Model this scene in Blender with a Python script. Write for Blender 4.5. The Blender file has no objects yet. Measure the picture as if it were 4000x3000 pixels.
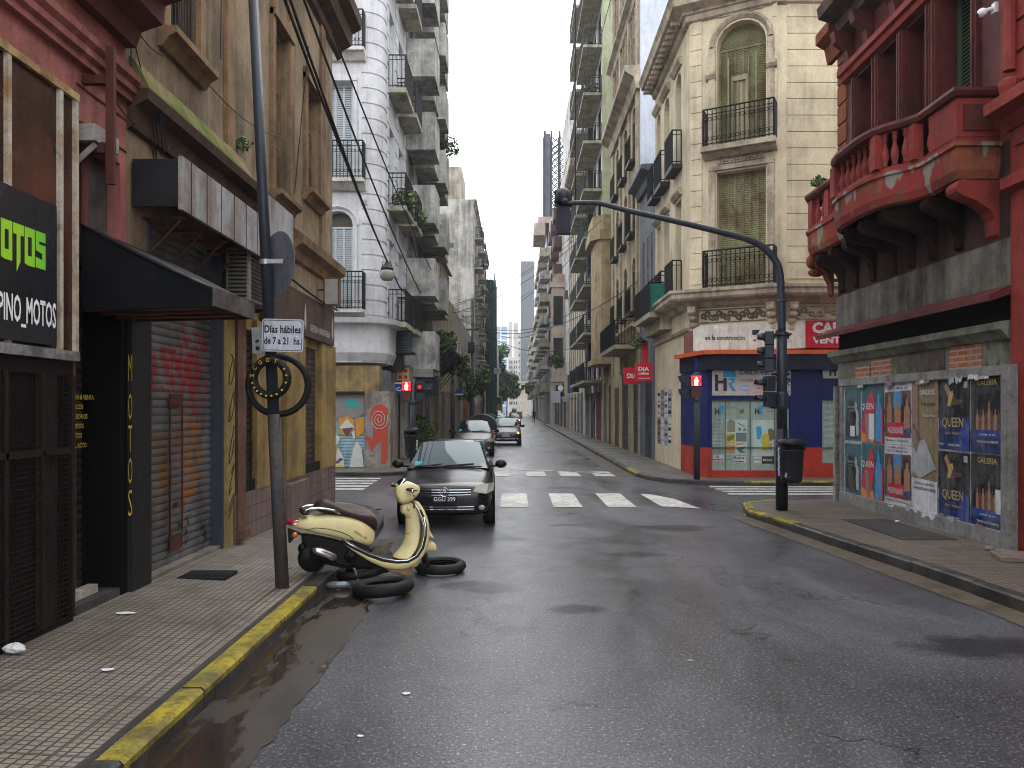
import bpy, bmesh, math, random
from mathutils import Vector, Matrix
R = math.radians
rnd = random.Random(11)
sc = bpy.context.scene
COL = sc.collection
# ------------------------------------------------------------------ camera
F, CX, HZ, H = 3000.0, 2012.0, 1598.0, 1.95      # focal (px of a 4000 px wide picture), vanishing point, eye height
cam = bpy.data.cameras.new('camera'); co = bpy.data.objects.new('camera', cam); COL.objects.link(co)
co.location = (0, 0, H); co.rotation_euler = (R(90), 0, 0)
cam.sensor_width = 36; cam.lens = 27.0
cam.shift_x = (2000 - CX) / 4000; cam.shift_y = (HZ - 1500) / 4000
cam.clip_start = .1; cam.clip_end = 3000
sc.camera = co
# ------------------------------------------------------------------ light
SUN_EL, SUN_AZ = R(58), R(20)
w = bpy.data.worlds.new('World'); sc.world = w; w.use_nodes = True
nt = w.node_tree; nt.nodes.clear()
out = nt.nodes.new('ShaderNodeOutputWorld'); bg = nt.nodes.new('ShaderNodeBackground')
sky = nt.nodes.new('ShaderNodeTexSky'); sky.sky_type = 'NISHITA'; sky.sun_disc = False
sky.sun_elevation = SUN_EL; sky.sun_rotation = SUN_AZ; sky.dust_density = 3
mx = nt.nodes.new('ShaderNodeMix'); mx.data_type = 'RGBA'; mx.inputs[0].default_value = .94
cl = nt.nodes.new('ShaderNodeTexNoise'); cl.inputs['Scale'].default_value = 1.6; cl.inputs['Detail'].default_value = 5
cr = nt.nodes.new('ShaderNodeValToRGB')
cr.color_ramp.elements[0].position = .3; cr.color_ramp.elements[0].color = (.82, .86, .93, 1)
cr.color_ramp.elements[1].position = .65; cr.color_ramp.elements[1].color = (1, 1, 1, 1)
sc2 = nt.nodes.new('ShaderNodeVectorMath'); sc2.operation = 'SCALE'; sc2.inputs['Scale'].default_value = 17.0
nt.links.new(cl.outputs['Fac'], cr.inputs[0]); nt.links.new(cr.outputs[0], sc2.inputs[0])
nt.links.new(sky.outputs[0], mx.inputs[6]); nt.links.new(sc2.outputs[0], mx.inputs[7])
nt.links.new(mx.outputs[2], bg.inputs[0]); bg.inputs[1].default_value = .13
nt.links.new(bg.outputs[0], out.inputs[0])
sun = bpy.data.lights.new('sun', 'SUN'); so = bpy.data.objects.new('sun', sun); COL.objects.link(so)
sun.energy = .9; sun.angle = R(35); sun.color = (1, .97, .93)
so.rotation_euler = (R(90) - SUN_EL, 0, -SUN_AZ + R(180))
vs = sc.view_settings; vs.view_transform = 'Standard'; vs.look = 'None'; vs.exposure = .52; vs.gamma = 1; vs.use_curve_mapping = False
try:
    sc.cycles.max_bounces = 8; sc.cycles.diffuse_bounces = 3; sc.cycles.glossy_bounces = 3; sc.cycles.transparent_max_bounces = 8
    sc.cycles.filter_width = 1.05; sc.cycles.use_denoising = True; sc.cycles.sample_clamp_indirect = 8
except Exception: pass
# ------------------------------------------------------------------ helpers
class Fr:
    """a wall: u runs along it, d stands out of it, z is up"""
    def __init__(s, O, U, N): s.O, s.U, s.N = O, U, N
    def P(s, u, d, z): return (s.O[0] + u * s.U[0] + d * s.N[0], s.O[1] + u * s.U[1] + d * s.N[1], z)
    def u(s, px, d=0):
        k = (px - CX) / F; ox = s.O[0] + d * s.N[0]; oy = s.O[1] + d * s.N[1]
        return (k * oy - ox) / (s.U[0] - k * s.U[1])
    def z(s, py, u, d=0): return H + (HZ - py) / F * s.P(u, d, 0)[1]
ID = Fr((0, 0), (1, 0), (0, 1))
def LW(X): return Fr((X, 0), (0, 1), (1, 0))       # wall left of the street
def RW(X): return Fr((X, 0), (0, 1), (-1, 0))      # wall right of the street
def FW(Y): return Fr((0, Y), (1, 0), (0, -1))      # wall that faces the camera
def xw(px, y): return (px - CX) / F * y
def zw(py, y): return H + (HZ - py) / F * y
def yw(px, X): return F * X / (px - CX)
_txt = {}
def glyphs(s, bold=0):
    if (s, bold) in _txt: return _txt[(s, bold)]
    cu = bpy.data.curves.new('t', 'FONT'); cu.body = s; cu.size = 1; cu.resolution_u = 2; cu.offset = bold; cu.fill_mode = 'FRONT' if hasattr(cu, 'fill_mode') else cu.fill_mode
    cu.dimensions = '2D'; cu.fill_mode = 'BOTH' if cu.dimensions == '2D' else cu.fill_mode
    ob = bpy.data.objects.new('t', cu); COL.objects.link(ob)
    dg = bpy.context.evaluated_depsgraph_get(); me = bpy.data.meshes.new_from_object(ob.evaluated_get(dg))
    vs_ = [(v.co.x, v.co.y) for v in me.vertices]; fs = [tuple(p.vertices) for p in me.polygons]
    bpy.data.objects.remove(ob); bpy.data.curves.remove(cu); bpy.data.meshes.remove(me)
    if vs_:
        x0 = min(v[0] for v in vs_); x1 = max(v[0] for v in vs_); y0 = min(v[1] for v in vs_); y1 = max(v[1] for v in vs_)
    else: x0 = x1 = y0 = y1 = 0
    _txt[(s, bold)] = (vs_, fs, x0, x1, y0, y1); return _txt[(s, bold)]
class MB:
    def __init__(s, fr=ID): s.v = []; s.f = []; s.mi = []; s.fr = fr; s.mats = []; s.cur = 0
    def use(s, m):
        if m not in s.mats: s.mats.append(m)
        s.cur = s.mats.index(m); return s
    def add(s, pts, faces):
        b = len(s.v); s.v += [s.fr.P(*p) for p in pts]
        for f in faces: s.f.append(tuple(b + i for i in f)); s.mi.append(s.cur)
        return s
    def poly(s, pts): return s.add(pts, [tuple(range(len(pts)))])
    def box(s, a0, a1, b0, b1, c0, c1):
        p = [(a, b, c) for c in (c0, c1) for b in (b0, b1) for a in (a0, a1)]
        return s.add(p, [(0, 2, 3, 1), (4, 5, 7, 6), (0, 1, 5, 4), (2, 6, 7, 3), (0, 4, 6, 2), (1, 3, 7, 5)])
    def _ex(s, A, B):
        n = len(A); return s.add(A + B, [tuple(range(n)), tuple(range(2 * n - 1, n - 1, -1))] + [(i, (i + 1) % n, n + (i + 1) % n, n + i) for i in range(n)])
    def prism(s, pts, d0, d1): return s._ex([(u, d0, z) for u, z in pts], [(u, d1, z) for u, z in pts])      # (u,z) outline
    def prof(s, pts, u0, u1): return s._ex([(u0, d, z) for d, z in pts], [(u1, d, z) for d, z in pts])        # (d,z) moulding
    def plan(s, pts, z0, z1): return s._ex([(u, d, z0) for u, d in pts], [(u, d, z1) for u, d in pts])        # (u,d) plan
    def tube(s, path, r, n=6, r1=None, cap=True):
        P = [Vector(p) for p in path]; m = len(P); rings = []; up = None
        for i, p in enumerate(P):
            t = (P[min(i + 1, m - 1)] - P[max(i - 1, 0)]); t = t.normalized() if t.length > 1e-9 else Vector((0, 0, 1))
            if up is None: up = Vector((0, 0, 1)) if abs(t.z) < .9 else Vector((1, 0, 0))
            a = t.cross(up)
            if a.length < 1e-6: a = t.cross(Vector((0, 1, 0)))
            a.normalize(); b = a.cross(t).normalized(); up = b
            rr = r if r1 is None else r + (r1 - r) * i / max(m - 1, 1)
            if isinstance(r, (list, tuple)): rr = r[i]
            rings.append([tuple(p + a * math.cos(2 * math.pi * k / n) * rr + b * math.sin(2 * math.pi * k / n) * rr) for k in range(n)])
        pts = [q for g in rings for q in g]; fs = [(i * n + k, i * n + (k + 1) % n, (i + 1) * n + (k + 1) % n, (i + 1) * n + k) for i in range(m - 1) for k in range(n)]
        if cap: fs += [tuple(range(n)), tuple(range(m * n - 1, (m - 1) * n - 1, -1))]
        return s.add(pts, fs)
    def lathe(s, c, prof, n=16, ax='z', tilt=None):
        pts = []; m = len(prof)
        for r, h in prof:
            for k in range(n):
                a = 2 * math.pi * k / n; x, y = r * math.cos(a), r * math.sin(a)
                q = {'z': (x, y, h), 'y': (x, h, y), 'x': (h, x, y)}[ax]
                if tilt is not None: q = tilt @ Vector(q)
                pts.append((c[0] + q[0], c[1] + q[1], c[2] + q[2]))
        fs = [(i * n + k, i * n + (k + 1) % n, (i + 1) * n + (k + 1) % n, (i + 1) * n + k) for i in range(m - 1) for k in range(n)]
        if prof[0][0] > 1e-4: fs.append(tuple(range(n)))
        if prof[-1][0] > 1e-4: fs.append(tuple(range(m * n - 1, (m - 1) * n - 1, -1)))
        return s.add(pts, fs)
    def torus(s, c, R0, r, n=40, k=10, sq=1.0, tilt=None, ax='z'):
        pr = [(R0 + r * math.cos(2 * math.pi * j / k), r * sq * math.sin(2 * math.pi * j / k)) for j in range(k)]
        pts = []
        for x0, h in pr:
            for i in range(n):
                a = 2 * math.pi * i / n; x, y = x0 * math.cos(a), x0 * math.sin(a)
                q = {'z': (x, y, h), 'y': (x, h, y), 'x': (h, x, y)}[ax]
                if tilt is not None: q = tilt @ Vector(q)
                pts.append((c[0] + q[0], c[1] + q[1], c[2] + q[2]))
        return s.add(pts, [(j * n + i, j * n + (i + 1) % n, ((j + 1) % k) * n + (i + 1) % n, ((j + 1) % k) * n + i) for j in range(k) for i in range(n)])
    def ell(s, c, rx, ry, rz, n=14, m=8, tilt=None):
        pts = []; 
        for j in range(m + 1):
            t = math.pi * j / m
            for k in range(n):
                a = 2 * math.pi * k / n; q = Vector((rx * math.sin(t) * math.cos(a), ry * math.sin(t) * math.sin(a), rz * math.cos(t)))
                if tilt is not None: q = tilt @ q
                pts.append((c[0] + q[0], c[1] + q[1], c[2] + q[2]))
        return s.add(pts, [(j * n + k, j * n + (k + 1) % n, (j + 1) * n + (k + 1) % n, (j + 1) * n + k) for j in range(m) for k in range(n)])
    def loft(s, rings, cap=True, closed=True):
        n = len(rings[0]); pts = [p for g in rings for p in g]; kk = n if closed else n - 1
        fs = [(i * n + k, i * n + (k + 1) % n, (i + 1) * n + (k + 1) % n, (i + 1) * n + k) for i in range(len(rings) - 1) for k in range(kk)]
        if cap: fs += [tuple(range(n)), tuple(range(len(rings) * n - 1, (len(rings) - 1) * n - 1, -1))]
        return s.add(pts, fs)
    def wall(s, u0, u1, z0, z1, ops=(), rd=.22, d=0):
        """wall face with openings (u0,u1,z0,z1[,arch rise]) and their reveals"""
        us = sorted(set([u0, u1] + [x for o in ops for x in o[:2]])); zs = sorted(set([z0, z1] + [x for o in ops for x in o[2:4]]))
        for i in range(len(us) - 1):
            for j in range(len(zs) - 1):
                cu, cz = (us[i] + us[i + 1]) / 2, (zs[j] + zs[j + 1]) / 2
                if any(o[0] < cu < o[1] and o[2] < cz < o[3] for o in ops): continue
                s.poly([(us[i], d, zs[j]), (us[i + 1], d, zs[j]), (us[i + 1], d, zs[j + 1]), (us[i], d, zs[j + 1])])
        for o in ops:
            a, b, c, e = o[:4]; q = o[4] if len(o) > 4 else 0
            s.add([(a, d, c), (b, d, c), (b, d - rd, c), (a, d - rd, c)], [(0, 1, 2, 3)])
            s.add([(a, d, c), (a, d, e - q), (a, d - rd, e - q), (a, d - rd, c)], [(0, 1, 2, 3)])
            s.add([(b, d, c), (b, d, e - q), (b, d - rd, e - q), (b, d - rd, c)], [(0, 1, 2, 3)])
            if not q: s.add([(a, d, e), (b, d, e), (b, d - rd, e), (a, d - rd, e)], [(0, 1, 2, 3)])
            else:
                N = 8; arc = [((a + b) / 2 - (b - a) / 2 * math.cos(math.pi * k / N), e - q + q * math.sin(math.pi * k / N)) for k in range(N + 1)]
                for k in range(N):
                    (x0, y0), (x1, y1) = arc[k], arc[k + 1]
                    s.poly([(x0, d, y0), (x1, d, y1), (x1, d, e), (x0, d, e)]); s.poly([(x0, d, y0), (x1, d, y1), (x1, d - rd, y1), (x0, d - rd, y0)])
        return s
    def corr(s, u0, u1, z0, z1, d, pitch, amp, g=.22):
        """roller shutter: rounded slats with grooves"""
        n = max(1, int(round((z1 - z0) / pitch))); h = (z1 - z0) / n; L = []
        for i in range(n):
            z = z0 + i * h; L += [(d - amp, z), (d, z + h * g), (d + amp * .4, z + h * .5), (d, z + h * (1 - g * .3))]
        L.append((d - amp, z1)); k = len(L)
        return s.add([(u0, a, z) for a, z in L] + [(u1, a, z) for a, z in L], [(i, i + 1, k + i + 1, k + i) for i in range(k - 1)])
    def rail(s, u0, u1, d, z0, h, step=.12, r=.011, dd=None, fancy=1):
        """wrought iron panel along u (or along d when dd is given)"""
        def q(t, z): return (t, d, z) if dd is None else (u0, t, z)
        a, b = (u0, u1) if dd is None else (d, dd)
        n = max(2, int(abs(b - a) / step)); 
        s.tube([q(a, z0 + h), q(b, z0 + h)], r * 1.7, 4); s.tube([q(a, z0 + .06), q(b, z0 + .06)], r * 1.2, 4); s.tube([q(a, z0 + h * .86), q(b, z0 + h * .86)], r, 4)
        for i in range(n + 1):
            t = a + (b - a) * i / n; s.tube([q(t, z0), q(t, z0 + h)], r * (1.6 if i in (0, n) else 1), 4)
            if fancy and i < n:
                w_ = (b - a) / n; cx = t + w_ / 2
                for zc, rr in ((z0 + h * .2, .42), (z0 + h * .73, .42)):
                    s.tube([q(cx + w_ * rr * math.cos(k * 1.05), zc + abs(w_) * rr * math.sin(k * 1.05)) for k in range(7)], r * .8, 3, cap=False)
        return s
    def text(s, t, u, d, z, size, w=None, sg=1, bold=0, align='l', rot=0, up=None):
        """flat lettering; (u,z) is the lower left corner of the letters, size their height, w the overall width"""
        vs_, fs, x0, x1, y0, y1 = glyphs(t, bold)
        if not vs_: return s
        ky = size / (y1 - y0); kx = ky if w is None else w / (x1 - x0); W = (x1 - x0) * kx
        off = {'l': 0, 'c': -W / 2, 'r': -W}[align]; c_, s_ = math.cos(rot), math.sin(rot)
        pts = []
        for x, y in vs_:
            a, b = (x - x0) * kx + off, (y - y0) * ky
            a, b = a * c_ - b * s_, a * s_ + b * c_
            if up is None: pts.append((u + sg * a, d, z + b))
            else: pts.append(up(a, b))
        return s.add(pts, fs)
    def build(s, name, m=None, parent=None, smooth=False, bevel=0, sub=0, solid=0, norm=True, label=None):
        me = bpy.data.meshes.new(name); me.from_pydata(s.v, [], s.f)
        ms = s.mats if s.mats else [m]
        for q in ms: me.materials.append(q)
        if s.mats: me.polygons.foreach_set('material_index', s.mi)
        if norm:
            bm = bmesh.new(); bm.from_mesh(me); bmesh.ops.recalc_face_normals(bm, faces=bm.faces); bm.to_mesh(me); bm.free()
        if smooth: me.polygons.foreach_set('use_smooth', [True] * len(me.polygons))
        me.validate(); me.update()
        o = bpy.data.objects.new(name, me); COL.objects.link(o)
        if bevel:
            b = o.modifiers.new('b', 'BEVEL'); b.width = bevel; b.segments = 2; b.limit_method = 'ANGLE'; b.angle_limit = R(40)
        if solid: q = o.modifiers.new('s', 'SOLIDIFY'); q.thickness = solid
        if sub: q = o.modifiers.new('d', 'SUBSURF'); q.levels = sub; q.render_levels = sub
        if parent: o.parent = parent
        if label: o['label'] = label
        return o
def tag(o, label, cat, group=None, kind=None):
    o['label'] = label; o['category'] = cat
    if group: o['group'] = group
    if kind: o['kind'] = kind
    return o
def thing(name, label, cat, group=None, loc=None):
    o = bpy.data.objects.new(name, None); COL.objects.link(o); o.empty_display_size = .2
    if loc: o.location = loc
    return tag(o, label, cat, group)
def struct(o): o['kind'] = 'structure'; return o
def copy_tree(o, parent=None):
    kids = [c for c in COL.objects if c.parent == o]
    c = o.copy(); COL.objects.link(c)
    if parent: c.parent = parent
    for k in kids: copy_tree(k, c)
    return c
# ------------------------------------------------------------------ materials
_m = {}
def base(name):
    m = bpy.data.materials.new(name); m.use_nodes = True; return m, m.node_tree, m.node_tree.nodes['Principled BSDF']
def node(nt, t, **k):
    n = nt.nodes.new(t)
    for a, b in k.items():
        if a.startswith('i_'): n.inputs[int(a[2:])].default_value = b
        else: setattr(n, a, b)
    return n
def noise(nt, co_, scale, detail=4, rough=.6, dist=0):
    n = nt.nodes.new('ShaderNodeTexNoise'); n.inputs['Scale'].default_value = scale; n.inputs['Detail'].default_value = detail
    n.inputs['Roughness'].default_value = rough; n.inputs['Distortion'].default_value = dist; nt.links.new(co_, n.inputs['Vector']); return n.outputs['Fac']
def ramp(nt, v, a, b, ca=(0, 0, 0, 1), cb=(1, 1, 1, 1)):
    r = nt.nodes.new('ShaderNodeValToRGB'); e = r.color_ramp.elements; e[0].position = a; e[1].position = b; e[0].color = ca; e[1].color = cb
    nt.links.new(v, r.inputs[0]); return r.outputs[0]
def mixc(nt, f, a, b, mode='MIX'):
    n = nt.nodes.new('ShaderNodeMix'); n.data_type = 'RGBA'; n.blend_type = mode
    for i, x in ((0, f), (6, a), (7, b)):
        if isinstance(x, (float, int)): n.inputs[i].default_value = x
        elif isinstance(x, tuple): n.inputs[i].default_value = x if len(x) == 4 else (*x, 1)
        else: nt.links.new(x, n.inputs[i])
    return n.outputs[2]
def mth(nt, op, a, b=None, c=None):
    n = nt.nodes.new('ShaderNodeMath'); n.operation = op
    for i, x in enumerate((a, b, c)):
        if x is None: continue
        if isinstance(x, (float, int)): n.inputs[i].default_value = x
        else: nt.links.new(x, n.inputs[i])
    return n.outputs[0]
def pos(nt, scale=(1, 1, 1), obj=False):
    if obj: src = nt.nodes.new('ShaderNodeTexCoord').outputs['Object']
    else: src = nt.nodes.new('ShaderNodeNewGeometry').outputs['Position']
    if scale == (1, 1, 1): return src
    m = nt.nodes.new('ShaderNodeMapping'); m.inputs['Scale'].default_value = scale; nt.links.new(src, m.inputs['Vector']); return m.outputs[0]
def bump(nt, b, h, strength=.3, dist=.02):
    n = nt.nodes.new('ShaderNodeBump'); n.inputs['Strength'].default_value = strength; n.inputs['Distance'].default_value = dist
    nt.links.new(h, n.inputs['Height']); nt.links.new(n.outputs[0], b.inputs['Normal'])
def mat(name, c, r=.8, stain=None, amt=.5, size=.8, metal=0, bmp=.25, fine=35., coat=0, dirt=.0, obj=False, spec=.22, layers=(), mot=.55, rain=.34):
    """weathered surface: big stains, rain streaks, fine grain; layers = painted areas (axis range, noise) in world space"""
    if name in _m: return _m[name]
    m, nt, b = base(name); m.diffuse_color = (*c, 1)
    P = pos(nt, obj=obj); Ps = pos(nt, (2.6, 2.6, .22), obj)
    st = stain or tuple(x * .45 for x in c)
    f1 = noise(nt, P, size, 6, .65); f2 = noise(nt, Ps, 1.3, 5, .6); f3 = noise(nt, P, fine, 3)
    k = ramp(nt, mth(nt, 'MULTIPLY', f1, mth(nt, 'ADD', f2, .35)), .35, .55)
    col = mixc(nt, mth(nt, 'MULTIPLY', k, float(amt)), tuple(c), tuple(st))
    if dirt:
        k2 = ramp(nt, noise(nt, P, size * 4.3, 8, .75, .6), .52, .60); col = mixc(nt, mth(nt, 'MULTIPLY', k2, float(dirt)), col, tuple(x * .35 for x in c))
    v = ramp(nt, f3, .25, .75, (.84, .84, .84, 1), (1.12, 1.12, 1.12, 1)); col = mixc(nt, 1.0, col, v, 'MULTIPLY')
    v = ramp(nt, noise(nt, pos(nt, (1, 1, .45), obj), size * 7, 9, .78, .3), .36, .62, (.62, .61, .60, 1), (1.10, 1.10, 1.10, 1)); col = mixc(nt, float(mot), col, v, 'MULTIPLY')
    if rain and not obj: v = ramp(nt, mth(nt, 'MULTIPLY', noise(nt, pos(nt, (4.5, 4.5, .16)), 1.6, 6, .7, .15), mth(nt, 'ADD', f1, .5)), .52, .66, (0, 0, 0, 1), (1, 1, 1, 1)); col = mixc(nt, mth(nt, 'MULTIPLY', v, float(rain)), col, tuple(x * .22 for x in c))
    sep = nt.nodes.new('ShaderNodeSeparateXYZ'); nt.links.new(P, sep.inputs[0])
    for lay in layers:          # (colour, {axis:(lo,hi)}, noise scale, threshold, softness)
        cc, box_, ns, th, sf = lay
        g = noise(nt, pos(nt, (1, 1, .55), obj), ns, 3, .6)
        fac = ramp(nt, g, th, min(th + sf, 1))
        for ax, (lo, hi) in box_.items():
            o = sep.outputs['XYZ'.index(ax.upper())]
            fac = mth(nt, 'MULTIPLY', fac, mth(nt, 'MULTIPLY', mth(nt, 'GREATER_THAN', o, lo), mth(nt, 'LESS_THAN', o, hi)))
        col = mixc(nt, fac, col, tuple(cc))
    nt.links.new(col, b.inputs['Base Color'])
    nt.links.new(ramp(nt, f1, .3, .7, (max(r - .12, .03),) * 3 + (1,), (min(r + .1, 1),) * 3 + (1,)), b.inputs['Roughness'])
    b.inputs['Metallic'].default_value = metal; b.inputs['Coat Weight'].default_value = coat; b.inputs['Specular IOR Level'].default_value = spec
    if bmp: bump(nt, b, f3 if not dirt else mth(nt, 'ADD', f3, mth(nt, 'MULTIPLY', f1, 1.5)), bmp, .012)
    _m[name] = m; return m
def flat(name, c, r=.6, metal=0, coat=0, em=0, spec=.3, grain=.12):
    if name in _m: return _m[name]
    m, nt, b = base(name); m.diffuse_color = (*c, 1)
    if grain:
        k = ramp(nt, noise(nt, pos(nt), 9, 5, .7), .3, .7, (1 - grain * 1.6,) * 3 + (1,), (1 + grain * .4,) * 3 + (1,))
        nt.links.new(mixc(nt, 1.0, tuple(c), k, 'MULTIPLY'), b.inputs['Base Color'])
    else: b.inputs['Base Color'].default_value = (*c, 1)
    b.inputs['Roughness'].default_value = r; b.inputs['Metallic'].default_value = metal; b.inputs['Coat Weight'].default_value = coat
    b.inputs['Specular IOR Level'].default_value = spec
    if em: b.inputs['Emission Color'].default_value = (*c, 1); b.inputs['Emission Strength'].default_value = em
    _m[name] = m; return m
def hexc(h):
    v = [int(h[i:i + 2], 16) / 255 for i in (0, 2, 4)]; return tuple(x / 12.92 if x <= .04045 else ((x + .055) / 1.055) ** 2.4 for x in v)
GLASS = flat('window_glass', (.012, .015, .018), .06, spec=.6, grain=0)
CURT = flat('curtain_glass', (.10, .095, .08), .12, spec=.7)
IRON = flat('wrought_iron', (.012, .012, .014), .55)
DARK = flat('dark_interior', (.004, .004, .005), .9, spec=.1)
STEEL = mat('dull_steel', (.30, .30, .31), .45, (.16, .11, .08), .6, 2.0, metal=.6)
WHITE = flat('white_paint', (.78, .78, .78), .6)
BLACKT = flat('black_lettering', (.012, .012, .013), .6, grain=0)
def window(par, fr, u0, u1, z0, z1, d, kind='glass', fm=None, pm=None, nv=1, nh=1, t=.05, arch=0, name='window'):
    """one window of a building: frame, leaves and pane"""
    fm = fm or WHITE; pm = pm or GLASS
    m = MB(fr); m.use(pm)
    if arch:
        N = 8; arc = [((u0 + u1) / 2 - (u1 - u0) / 2 * math.cos(math.pi * k / N), z1 - arch + arch * math.sin(math.pi * k / N)) for k in range(N + 1)]
        m.poly([(u0, d, z0), (u1, d, z0)] + [(x, d, y) for x, y in reversed(arc)])
    else: m.poly([(u0, d, z0), (u1, d, z0), (u1, d, z1), (u0, d, z1)])
    m.use(fm); zt = z1 - arch
    m.box(u0, u0 + t, d + .003, d + .06, z0, zt); m.box(u1 - t, u1, d + .003, d + .06, z0, zt); m.box(u0 + t, u1 - t, d + .003, d + .06, z0, z0 + t); m.box(u0 + t, u1 - t, d + .003, d + .06, zt - t, zt)
    if kind == 'glass':
        for i in range(1, nv + 1): x = u0 + (u1 - u0) * i / (nv + 1); m.box(x - t * .4, x + t * .4, d + .004, d + .05, z0 + t, zt - t)
        for i in range(1, nh + 1): x = z0 + (z1 - z0) * i / (nh + 1); m.box(u0 + t, u1 - t, d + .006, d + .04, x - t * .3, x + t * .3)
    elif kind == 'louvre':
        k = nv + 1
        for i in range(k):
            a = u0 + t + (u1 - u0 - 2 * t) * i / k; b = u0 + t + (u1 - u0 - 2 * t) * (i + 1) / k
            m.box(a, a + .035, d + .02, d + .055, z0 + t, zt - t); m.box(b - .035, b, d + .02, d + .055, z0 + t, zt - t)
            z = z0 + t; st = nh
            while z < zt - t - .01:
                m.poly([(a + .035, d + .05, z), (b - .035, d + .05, z), (b - .035, d + .015, min(z + st * .95, zt - t)), (a + .035, d + .015, min(z + st * .95, zt - t))]); z += st
    return m.build(name, parent=par)
# ------------------------------------------------------------------ ground
def m_asphalt():
    m, nt, b = base('wet_asphalt'); P = pos(nt)
    big = noise(nt, pos(nt, (.6, .22, 1)), 1.0, 5, .62, .8); mid = noise(nt, P, 2.3, 6, .7, .4); fine = noise(nt, P, 95, 3, .7); ag = node(nt, 'ShaderNodeTexVoronoi'); ag.inputs['Scale'].default_value = 55; nt.links.new(P, ag.inputs['Vector'])
    c = mixc(nt, ramp(nt, big, .35, .65), (.026, .028, .034), (.060, .064, .076))
    c = mixc(nt, ramp(nt, mth(nt, 'MULTIPLY', noise(nt, P, .9, 3), mid), .26, .42, (0, 0, 0, 1), (.45, .45, .45, 1)), c, (.010, .0095, .010))
    spk = ramp(nt, noise(nt, P, 42, 3, .75), .57, .68); c = mixc(nt, mth(nt, 'MULTIPLY', spk, .8), c, (.38, .38, .40)); dsp = ramp(nt, noise(nt, P, 60, 2, .6), .34, .42, (1, 1, 1, 1), (0, 0, 0, 1)); c = mixc(nt, mth(nt, 'MULTIPLY', dsp, .75), c, (.005, .005, .006))
    pk = ramp(nt, noise(nt, P, .35, 2), .55, .7); c = mixc(nt, mth(nt, 'MULTIPLY', pk, .3), c, (.040, .022, .024))
    sp_ = nt.nodes.new('ShaderNodeSeparateXYZ'); nt.links.new(P, sp_.inputs[0]); wob = noise(nt, P, 2.4, 4)
    for ex, ey, rx, ry, am in ((-.35, 8.45, .55, .32, .8), (.6, 7.5, .35, .2, .75), (1.6, 10.3, .5, .25, .5), (2.6, 12.6, .7, .4, .6), (.9, 12.9, .35, .12, .7), (-.1, 11.5, .3, .2, .6), (4.0, 6.3, .9, .35, .7), (1.2, 19.0, .6, .25, .7), (2.2, 27.5, .7, .6, .5)):
        dx = mth(nt, 'DIVIDE', mth(nt, 'SUBTRACT', sp_.outputs[0], ex), rx); dy = mth(nt, 'DIVIDE', mth(nt, 'SUBTRACT', sp_.outputs[1], ey), ry)
        dd = mth(nt, 'ADD', mth(nt, 'SQRT', mth(nt, 'ADD', mth(nt, 'MULTIPLY', dx, dx), mth(nt, 'MULTIPLY', dy, dy))), mth(nt, 'MULTIPLY', mth(nt, 'SUBTRACT', wob, .5), 1.6))
        k = mth(nt, 'MULTIPLY', ramp(nt, dd, .6, 1.15, (1, 1, 1, 1), (0, 0, 0, 1)), am); c = mixc(nt, k, c, (.006, .006, .007)); dry = k if ex == -.35 else mth(nt, 'MAXIMUM', dry, k)
    vc = nt.nodes.new('ShaderNodeTexVoronoi'); vc.feature = 'DISTANCE_TO_EDGE'; vc.inputs['Scale'].default_value = .33; dv = nt.nodes.new('ShaderNodeVectorMath'); dv.operation = 'ADD'; nw = nt.nodes.new('ShaderNodeTexNoise'); nw.inputs['Scale'].default_value = 3.0; nw.inputs['Detail'].default_value = 6; nt.links.new(P, nw.inputs['Vector']); nt.links.new(P, dv.inputs[0]); nt.links.new(nw.outputs['Color'], dv.inputs[1]); nt.links.new(dv.outputs[0], vc.inputs['Vector'])
    ck = mth(nt, 'MULTIPLY', ramp(nt, vc.outputs['Distance'], .0015, .006, (1, 1, 1, 1), (0, 0, 0, 1)), ramp(nt, noise(nt, P, .5, 2), .46, .56)); c = mixc(nt, mth(nt, 'MULTIPLY', ck, .8), c, (.004, .004, .004)); dry = mth(nt, 'MAXIMUM', dry, ck)
    cy = mth(nt, 'ADD', sp_.outputs[1], mth(nt, 'MULTIPLY', wob, .5)); ln = mth(nt, 'LESS_THAN', mth(nt, 'ABSOLUTE', mth(nt, 'SUBTRACT', cy, 9.75)), .018); c = mixc(nt, mth(nt, 'MULTIPLY', ln, .7), c, (.004, .004, .004))
    nt.links.new(c, b.inputs['Base Color'])
    wet = ramp(nt, mth(nt, 'ADD', mth(nt, 'MULTIPLY', big, .7), mth(nt, 'MULTIPLY', mid, .3)), .32, .66, (.24, .22, .22, 1), (.50, .50, .50, 1))
    nt.links.new(mth(nt, 'SUBTRACT', wet, mth(nt, 'MULTIPLY', dry, .02)), b.inputs['Roughness']); g1 = ramp(nt, mth(nt, 'ADD', mth(nt, 'MULTIPLY', noise(nt, P, 38, 3, .75), .6), mth(nt, 'MULTIPLY', noise(nt, P, 110, 2, .7), .4)), .38, .60, (.25, .25, .25, 1), (1, 1, 1, 1)); nt.links.new(mth(nt, 'MULTIPLY', g1, mth(nt, 'SUBTRACT', 1.0, mth(nt, 'MULTIPLY', dry, .7))), b.inputs['Specular IOR Level'])
    h = mth(nt, 'ADD', mth(nt, 'MULTIPLY', ag.outputs['Distance'], .9), fine); hh = mth(nt, 'ADD', h, mth(nt, 'MULTIPLY', mid, .8)); bump(nt, b, hh, .5, .0016)
    return m
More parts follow.
